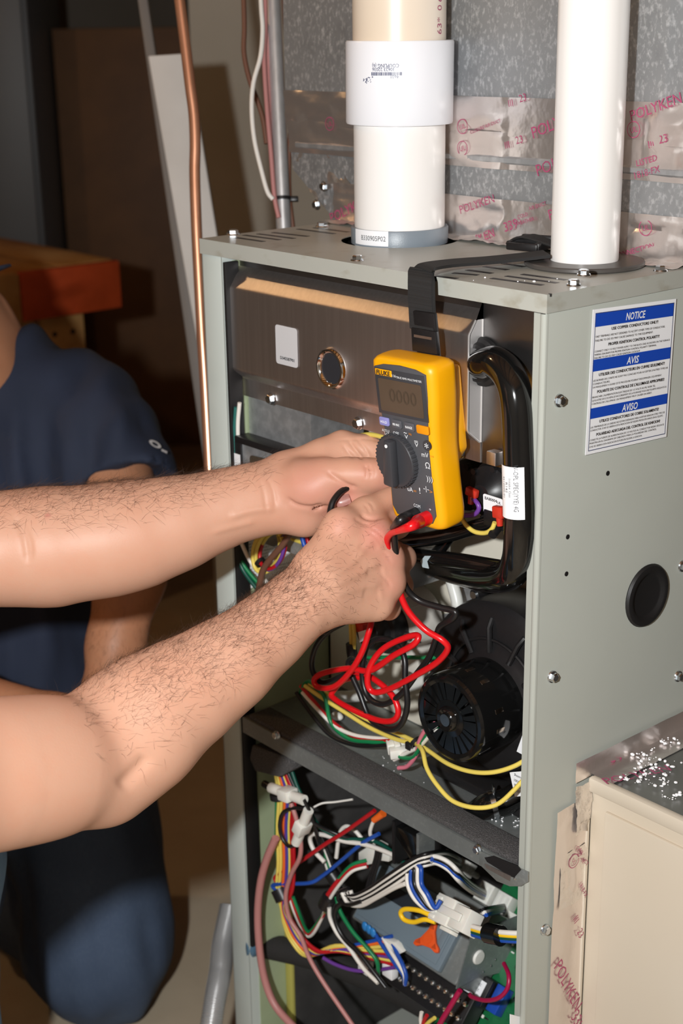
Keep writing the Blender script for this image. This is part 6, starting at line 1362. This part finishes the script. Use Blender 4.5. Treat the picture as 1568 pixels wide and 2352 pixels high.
va = crease(va, fa, [
    ([(800, 1010), (815, 1032), (834, 1056)], LR, .0022, .0016), ([(818, 1006), (838, 1030), (850, 1052)], LR, .0014, .0014), ([(786, 1020), (800, 1040), (812, 1052)], LR, .0012, .0014),
    ([(836, 1066), (842, 1082), (840, 1100)], LR, .0010, .0010), ([(846, 1064), (852, 1082), (850, 1100)], LR, .0010, .0010), ([(856, 1066), (860, 1082), (858, 1098)], LR, .0007, .0010),
    ([(748, 1080), (775, 1100), (802, 1116), (822, 1120)], LR, .0020, .0022), ([(655, 1142), (680, 1160), (715, 1166), (745, 1158)], LR, .0022, .0020),
    ([(612, 1095), (628, 1130), (632, 1170)], LR, .0008, .0016), ([(596, 1100), (606, 1135), (612, 1180)], LR, .0006, .0016), ([(520, 1190), (580, 1172), (640, 1166)], LR, -.0016, .0035), ([(480, 1225), (540, 1208), (590, 1196)], LR, -.0010, .003),
    ([(770, 1012), (840, 1008), (880, 1016)], LR, .0006, .0012), ([(30, 1180), (55, 1230), (66, 1300)], LR, .0018, .0035), ([(48, 1190), (70, 1240), (74, 1290)], LR, .0008, .0020),
    ([(826, 1180), (850, 1192), (892, 1184)], RR, .0018, .0016), ([(812, 1190), (830, 1200), (850, 1208)], RR, .0010, .0015), ([(835, 1158), (845, 1168), (848, 1180)], RR, .0007, .0010), ([(846, 1152), (856, 1162), (858, 1174)], RR, .0007, .0010),
    ([(850, 1212), (868, 1222), (884, 1240)], RR, .0007, .0010), ([(845, 1220), (862, 1232), (876, 1250)], RR, .0006, .0010), ([(872, 1262), (888, 1275), (898, 1292)], RR, .0006, .0010), ([(876, 1320), (890, 1334), (896, 1350)], RR, .0006, .0010),
    ([(748, 1330), (800, 1300), (850, 1250)], RR, -.0010, .0030), ([(752, 1350), (815, 1322), (875, 1290)], RR, -.0012, .0030), ([(756, 1372), (820, 1352), (880, 1340)], RR, -.0010, .0030), ([(820, 1250), (850, 1262), (872, 1252)], RR, .0014, .005), ([(838, 1310), (862, 1314), (884, 1310)], RR, .0014, .005), ([(830, 1362), (855, 1366), (876, 1364)], RR, .0012, .005),
    ([(690, 1330), (712, 1370), (740, 1420)], (1.18, 1.3), .0006, .0016), ([(680, 1340), (700, 1380), (726, 1432)], (1.18, 1.3), .0005, .0016), ([(272, 1815), (310, 1772), (345, 1735)], (1.08, 1.22), .0030, .006)])
# coarse rest of the body, joined to the arms at the shoulders
rest = Body(); NK, HD = V((-.30, -.600, .965)), V((-.300, -.565, 1.085)); HP = V((-.30, -.86, .42))
rest.chain([(SR, .056), (NK+V((0, 0, -.05)), .062), (SL, .056)], .04); rest.chain([(HP, .125), (V((-.30, -.76, .62)), .115), (V((-.30, -.65, .80)), .12)], .06, (V((1, 0, 0)), 1.25)); rest.cone(NK-V((0, .01, .06)), HD-V((0, .02, .06)), .055, .050, .03)
rest.ell(HD, (.075, .098, .118), k=.03); rest.ell(HD+V((0, .05, -.075)), (.045, .05, .04), k=.03); rest.cone(HD+V((0, .092, .012)), HD+V((0, .116, -.030)), .010, .014, .012)
for sx in (-1, 1):
    rest.ell(HD+V((sx*.076, -.008, -.012)), (.010, .022, .032), k=.008); rest.ell(HD+V((sx*.034, .084, .008)), (.016, .012, .010), k=.006); rest.cut(HD+V((sx*.02, .108, .012)), HD+V((sx*.05, .096, .012)), .005, .012)
rest.cone(HD+V((-.022, .090, -.066)), HD+V((.022, .090, -.066)), .008, .008, .006)
KR, KL = V((-.17, -.56, .075)), pd(-172, 1985, 1.47); FL = V((KL[0]-.03, KL[1]-.02, .06))
FR = V((-.22, -.98, .07))
for (h_, k_, f_) in ((HP+V((.10, .03, 0)), KR, FR), (HP+V((-.10, .03, 0)), KL, FL)): rest.chain([(h_, .085), (k_, .058), (f_, .042)], .03)
vb, fb = rest.mesh(.008); vb = relax(vb, fb, 1)
vs = np.concatenate([va, vb]); fs = np.concatenate([fa, fb+len(va)])
fl = np.zeros(len(vs))
for q, r, a in (((866, 1226, 1.27), .016, .75), ((890, 1282, 1.28), .015, .55), ((894, 1340, 1.28), .014, .45), ((785, 1206, 1.26), .014, .35), ((786, 1150, 1.34), .018, .7), ((752, 1162, 1.36), .014, .6), ((888, 1098, 1.34), .016, .5), ((712, 1120, 1.345), .028, .45), ((845, 1088, 1.335), .014, .3), ((690, 1180, 1.36), .02, .25), ((60, 1225, 1.31), .01, .0)):
    d = np.linalg.norm(vs-pd(*q), axis=1); fl = np.maximum(fl, a*np.exp(-(d/r)**2))
p0, p1 = pd(110, 1185, 1.312), pd(96, 1250, 1.312)                                                  # the scratch on the forearm
t_ = np.clip(((vs-p0)@(p1-p0))/np.dot(p1-p0, p1-p0), 0, 1); d = np.linalg.norm(vs-(p0+t_[:, None]*(p1-p0)), axis=1); fl = np.maximum(fl, .9*np.exp(-(d/.0022)**2)*(d < .02))
body = quadmesh('body', vs, fs, m_skin, TP, fl)
# nails
def nail(c, along, nrm, L_, w, parent=TP):
    c, a, n = V(c), unit(along), unit(nrm); n = unit(n-a*np.dot(a, n)); s = np.cross(a, n); bm = B(); vs = []; nu, nv = 9, 7
    for i in range(nu):
        for j in range(nv):
            u, v = -1+2*i/(nu-1), -1+2*j/(nv-1); ww = w/2*(1-.25*max(0, u)**4-.12*max(0, -u)**2)
            vs.append(c+a*u*L_/2+s*v*ww+n*(.0016-.0024*v*v-.0008*max(0, u)**3))
    add_poly(bm, vs, [(i*nv+j, (i+1)*nv+j, (i+1)*nv+j+1, i*nv+j+1) for i in range(nu-1) for j in range(nv-1)]); bmesh.ops.solidify(bm, geom=bm.faces[:], thickness=.0006)
    obj('fingernail', bm, m_nail, parent, 60)
camd = lambda p: unit(CAM-V(p))
pn = pd(787, 1147, 1.3395); nail(pn, pd(770, 1153, 1.341)-pd(806, 1142, 1.341), camd(pn)+UZ*.45, .0135, .0128)
pn = pd(748, 1157, 1.3560); nail(pn, pd(725, 1164, 1.358)-pd(760, 1158, 1.358), camd(pn)+UZ*.5, .011, .0105)
pn = pd(882, 1084, 1.3340); nail(pn, pd(898, 1092, 1.337)-pd(862, 1082, 1.337), camd(pn)*.8+UZ*.4+RGT*.3, .013, .0130)
# arm hair grown from the surface
def hairs(vs, fs, chains, n, seed, parent, wfun, name='arm_hair', L0=.013):
    rng = np.random.default_rng(seed); N = vnormals(vs, fs); C = vs[fs].mean(1); Nf = N[fs].mean(1)
    A, Bq = chains; ax = unit(Bq-A); t = ((C-A)@ax)/np.linalg.norm(Bq-A); dist = np.linalg.norm(C-A-((C-A)@ax)[:, None]*ax, axis=1)
    w = wfun(t, Nf, C)*(dist < .075)*(t > -.35)*(t < 1.12); w = np.maximum(w, 0); pick = rng.choice(len(C), n, p=w/w.sum()); V_, F_ = [], []
    for i in pick:
        p = C[i]+rng.normal(size=3)*.0010; nn = unit(Nf[i]); p = p-nn*.0004; d = unit(ax*rng.uniform(.3, 1.0)+rng.normal(size=3)*.42+V((0, 0, -.25))); d = unit(d-nn*np.dot(d, nn)+nn*rng.uniform(.12, .55)); L_ = L0*rng.uniform(.5, 1.25); bend = rng.normal(size=3)*.5; r = .00008
        u, v, _ = basis(d); off = len(V_); q = p.copy(); dd = d.copy()
        for s_ in range(4):
            rr = r*(1-s_/3.6)
            for a in (0, 2.094, 4.189): V_.append(q+(u*math.cos(a)+v*math.sin(a))*rr)
            q = q+dd*L_/3; dd = unit(dd+bend*.35-nn*.18)
        for s_ in range(3):
            for a in range(3): F_.append((off+s_*3+a, off+s_*3+(a+1) % 3, off+s_*3+3+(a+1) % 3, off+s_*3+3+a))
    return fromdata(name, V_, F_, m_hair, parent, False, kind='stuff')
up = UPV
hairs(va, fa, (EL, WL), 5200, 1, TP, lambda t, n, c: np.clip((n@unit(UPV*.9+FWD*.15-0*RGT))-.05, 0, 1)**.8*np.interp(t, [-.3, 0, .3, .75, 1.0, 1.1], [.4, .7, 1, 1, .35, 0]), L0=.016)
hairs(va, fa, (ER, WR), 5000, 2, TP, lambda t, n, c: np.clip((n@unit(UPV*.8-RGT*.35-FWD*.35))+.12, 0, 1)**.8*np.interp(t, [-.3, 0, .25, .7, .95, 1.1], [.03, .15, .5, 1, 1.2, .25]), L0=.012)
hairs(va, fa, (WR, pd(*mcp[3])), 420, 3, TP, lambda t, n, c: np.clip(n@camd(WR), 0, 1)*np.interp(t, [-.2, .1, .9, 1.0], [0, 1, .5, 0]), L0=.006)
# clothes of the technician
sh = Body(); sh.chain([(SR+(ER-SR)*.20, .070), (SR, .070), (NK+V((0, -.01, -.075)), .080), (SL, .070), (SL+(EL-SL)*.45, .070)], .04); sh.chain([(HP+V((0, 0, -.02)), .142), (V((-.30, -.76, .62)), .130), (V((-.30, -.65, .79)), .132)], .06, (V((1, 0, 0)), 1.25)); sh.cut(NK+V((0, 0, -.02)), NK+V((0, 0, .1)), .062, .01)
v_, f_ = sh.mesh(.009); v_ = fold(relax(v_, f_, 1), f_, .005, 26, 4); quadmesh('shirt', v_, f_, mat('grey_cotton', hexc('6b6f75'), .85), TP)
jn = Body()
for (h_, k_, f2) in ((HP+V((.10, .03, 0)), KR, FR), (HP+V((-.10, .03, 0)), KL, FL)): jn.chain([(h_, .100), (k_, .074), (k_+(f2-k_)*.5, .066), (f2+(k_-f2)*.12, .060)], .03)
jn.cone(HP+V((.08, 0, .03)), HP+V((-.08, 0, .03)), .13, .13, .05)
v_, f_ = jn.mesh(.009); v_ = fold(relax(v_, f_, 1), f_, .003, 30, 9); quadmesh('jeans', v_, f_, m_jean1, TP)
for f2, d2 in ((FL, V((.1, 1, 0))), (FR, V((0, -.6, -.8)))):
    so = Body(); d2 = unit(d2); base = V((f2[0], f2[1], .045)) if f2 is FL else f2; so.chain([(base-d2*.05, .040), (base+d2*.08, .038), (base+d2*.16+V((0, 0, -.008)), .032)], .03); v_, f_ = so.mesh(.008); quadmesh('shoe', v_, f_, m_black, TP)
hr = Body(); hr.ell(HD+V((0, -.018, .028)), (.083, .098, .105), k=.01); hr.cut(HD+V((-.2, .13, -.03)), HD+V((.2, .13, -.03)), .085, .02); hr.cut(HD+V((-.2, .02, -.13)), HD+V((.2, .02, -.13)), .09, .02)
v_, f_ = hr.mesh(.008); quadmesh('hair', v_, f_, mat('brown_hair', hexc('3a281c'), .7, bump=((60, 400, 60), .6, 3)), TP)
# test probe held between the hands
t = thing('test_probe', 'black test probe lead held between the two hands', 'test probe', pd(768, 1188, 1.33))
bm = B(); tube(bm, catmull([pd(756, 1250, 1.335), pd(757, 1192, 1.328), pd(760, 1165, 1.329), pd(768, 1146, 1.331), pd(786, 1127, 1.336), pd(815, 1115, 1.345), pd(850, 1110, 1.358), pd(905, 1110, 1.372)], 6), .0030, 10); obj('lead', bm, mw_blk, t)
bm = B(); cyl(bm, pd(905, 1110, 1.36), pd(960, 1100, 1.40), .0048, .0038, 14); obj('probe_body', bm, m_black, t)
bm = B(); cyl(bm, pd(960, 1100, 1.40), pd(985, 1096, 1.418), .001, .0006, 10); obj('probe_tip', bm, m_chrome, t)

# ---------------- kneeling helper in navy shirt
KP = thing('person', 'kneeling person in navy shirt and dark jeans behind the technician', 'person', (-.9, .05, 0))
hN = V((-1.055, .000, 1.0)); hH = pd(-108, 748, 1.93); shL, shR = pd(186, 942, 1.96), pd(-190, 960, 1.92)
elL, wrL = pd(318, 1215, 1.84), pd(242, 1600, 1.80)
elR, wrR = pd(-190, 1600, 1.76), pd(130, 1655, 1.72)
hip = pd(60, 1680, 2.06); kn, an = pd(232, 2205, 2.045), pd(-30, 2185, 2.45)
kn2, an2 = pd(-120, 1720, 1.80), pd(-150, 2330, 1.95)
an[2] = .06; an2[2] = .07
bd = Body()
bd.chain([(shL, .055), (shL+(elL-shL)*.5, .048), (elL, .041)], .03); bd.chain([(elL, .041), (elL+(wrL-elL)*.28, .044), (elL+(wrL-elL)*.7, .034), (wrL, .028)], .02)
bd.chain([(wrL, .028), (wrL+unit(wrL-elL)*.07, .030)], .02, None)
for k in range(4): c = wrL+unit(wrL-elL)*.07+RGT*(.018-.014*k); bd.chain([(c, .012), (c+unit(wrL-elL)*.035+FWD*.004, .010), (c+unit(wrL-elL)*.06+FWD*.016, .008)], .008)
bd.chain([(wrL+unit(wrL-elL)*.02-RGT*.02, .013), (wrL+unit(wrL-elL)*.07-RGT*.045, .010)], .01)
bd.chain([(shR, .055), (shR+(elR-shR)*.5, .048), (elR, .041)], .03); bd.chain([(elR, .041), (elR+(wrR-elR)*.3, .043), (wrR, .029)], .02); bd.chain([(wrR, .029), (wrR+unit(wrR-elR)*.07, .030)], .02)
for k in range(4): c = wrR+unit(wrR-elR)*.07+UPV*(.018-.013*k); bd.chain([(c, .012), (c+unit(wrR-elR)*.04, .010), (c+unit(wrR-elR)*.06-UPV*.02, .008)], .008)
bd.chain([(hip, .12), ((hip+hN)/2, .11), (hN-V((0, 0, .12)), .11)], .06); bd.chain([(hN-V((0, 0, .1)), .055), (hH-V((0, 0, .07)), .052)], .03)
fd = unit(V((.90, -.42, .16))); fs_ = unit(np.cross(fd, UZ)); fu = np.cross(fs_, fd); _c, _s = math.cos(-.36), math.sin(-.36); fs_, fu = fs_*_c+fu*_s, fu*_c-fs_*_s    # where the face looks
bd.ell(hH, (.098, .070, .118), [fd, fs_, fu], .03); bd.ell(hH+fd*.050-fu*.072, (.048, .046, .040), [fd, fs_, fu], .03); bd.cone(hH+fd*.092+fu*.012, hH+fd*.116-fu*.03, .010, .014, .012)
for sx in (-1, 1): bd.ell(hH+fs_*.069*sx-fd*.008-fu*.012, (.022, .010, .032), [fd, fs_, fu], .008); bd.ell(hH+fs_*.034*sx+fd*.084+fu*.008, (.012, .016, .010), [fd, fs_, fu], .006)
bd.cone(hH+fd*.090-fu*.066-fs_*.022, hH+fd*.090-fu*.066+fs_*.022, .008, .008, .006)
for k_, a_ in ((kn, an), (kn2, an2)): bd.chain([(hip, .08), (k_, .05), (a_, .04)], .03)
v_, f_ = bd.mesh(.0065); v_ = relax(v_, f_, 1); quadmesh('body', v_, f_, skin('skin_tan', hexc('b98363'), hexc('b06a55')), KP, np.zeros(len(v_)))
hairs(v_, f_, (elL, wrL), 700, 6, KP, lambda t, n, c: np.clip(n@camd(elL)+.2, 0, 1)*np.interp(t, [0, .2, .9, 1], [.3, 1, 1, 0]))
hairs(v_, f_, (elR, wrR), 500, 7, KP, lambda t, n, c: np.clip(n@UPV, 0, 1))
st = Body()
st.chain([(hip+V((0, 0, .0)), .135), (pd(15, 1420, 2.02), .118), (pd(25, 1150, 2.0), .128), (pd(20, 985, 1.98), .115)], .07, (RGT, 1.06))
st.chain([(shR, .062), (pd(20, 912, 1.98), .072), (shL, .062)], .05)
slE = shL+(elL-shL)*.66
st.chain([(shL, .066), (shL+(slE-shL)*.5, .068), (slE+RGT*.016, .066)], .05); st.chain([(shR, .072), (shR+(elR-shR)*.4, .072)], .05)
st.cut(elL+RGT*.0, elL+(elL-shL)*.6, .085, .006)
v_, f_ = st.mesh(.0075); v_ = fold(relax(v_, f_, 1), f_, .0085, 62, 12); shirt = quadmesh('shirt', v_, f_, m_navy, KP)
acc = [[], []]; ring_into(acc, 0, 0, .0085, .0045); rect_into(acc, -.010, -.0175, -.004, -.0095, 20)
lgp = None
jn = Body(); jn.chain([(hip, .130), (pd(140, 1790, 2.03), .110), (pd(205, 1980, 2.03), .090), (pd(228, 2130, 2.035), .088), (kn+V((0, 0, .02)), .083)], .05, (RGT, 1.0)); jn.chain([(kn, .086), (kn+(an-kn)*.5, .074), (an+(kn-an)*.06, .062)], .05); jn.chain([(hip+V((-.05, -.02, 0)), .120), (kn2, .080), (kn2+(an2-kn2)*.5, .072), (an2+V((0, 0, .05)), .060)], .05)
v_, f_ = jn.mesh(.0075); v_ = fold(relax(v_, f_, 1), f_, .0045, 48, 15); v_[:, 2] = np.maximum(v_[:, 2], .002); quadmesh('jeans', v_, f_, m_jean2, KP)
cp_ = Body(); cp_.ell(hH+fu*.060-fd*.012, (.104, .080, .072), [fd, fs_, fu], .01); cp_.cut(hH-fu*.075-fd*.3, hH-fu*.075+fd*.3, .118, .008); v_, f_ = cp_.mesh(.006); cap = quadmesh('cap', v_, f_, m_navy, KP)
bm = B(); pts = []; 
for a in np.linspace(-1.15, 1.15, 15): pts.append(hH+fd*(.075+.105*math.cos(a)**.8)+fs_*.098*math.sin(a)/math.sin(1.15)+fu*(.050-.012*math.sin(a)**2))
prism(bm, pts, fu*.004, bev=.001); obj('brim', bm, m_navy, cap)
for a_, d2 in ((an, unit(an-kn)*V((1, 1, 0))), (an2, V((.8, -.5, 0)))):
    so = Body(); d2 = unit(d2); b_ = V((a_[0], a_[1], .042)); so.chain([(b_-d2*.04, .040), (b_+d2*.08, .038), (b_+d2*.16, .032)], .03); v_, f_ = so.mesh(.009); quadmesh('shoe', v_, f_, m_black, KP)
# eyes and brows
def face_parts(c, f, sd, u, parent, dark):
    for sx in (-1, 1):
        e = c+sd*.033*sx+f*.0875+u*.009; bm = B(); sphere(bm, e, .0105, 12); ey = obj('eye', bm, mat('eye_white', hexc('e6e0da'), .25), parent, 60)
        bm = B(); cyl(bm, e+f*.0085, e+f*.0112, .0050, .0042, 14); obj('iris', bm, mat('iris_brown', hexc('3a2616'), .2), ey)
        bm = B(); tube(bm, catmull([e-sd*.017+u*.015+f*.002, e+u*.020+f*.006, e+sd*.017+u*.015+f*.002], 5), .0032, 8); obj('eyebrow', bm, dark, parent, 60)
    bm = B(); tube(bm, catmull([c+f*.092-u*.066-sd*.024, c+f*.099-u*.064, c+f*.092-u*.066+sd*.024], 6), [.0015]+[.0045]*11+[.0015], 8); obj('lips', bm, mat('lips', hexc('a8645a'), .4), parent, 60)
face_parts(hH, fd, fs_, fu, KP, m_hair); face_parts(HD, V((0, 1, 0)), V((1, 0, 0)), UZ, TP, m_hair)
# round emblem on the helper's sleeve, laid on the cloth
def cast(o, x, y):
    dg = bpy.context.evaluated_depsgraph_get(); e = o.evaluated_get(dg); mw = o.matrix_world.inverted(); og = mw @ Vector(CAM); dr = (mw.to_3x3() @ Vector(ray(x, y))).normalized()
    ok, p, n, _ = e.ray_cast(og, dr); return (V(o.matrix_world @ p), V(o.matrix_world.to_3x3() @ n)) if ok else (None, None)
bpy.context.view_layer.update()
p, n = cast(shirt, 352, 1027)
if p is not None:
    u = unit(np.cross(UZ, n)); v = np.cross(n, u); flat('sleeve_emblem', acc, p+n*.004, u, v, m_wink, shirt, .001)
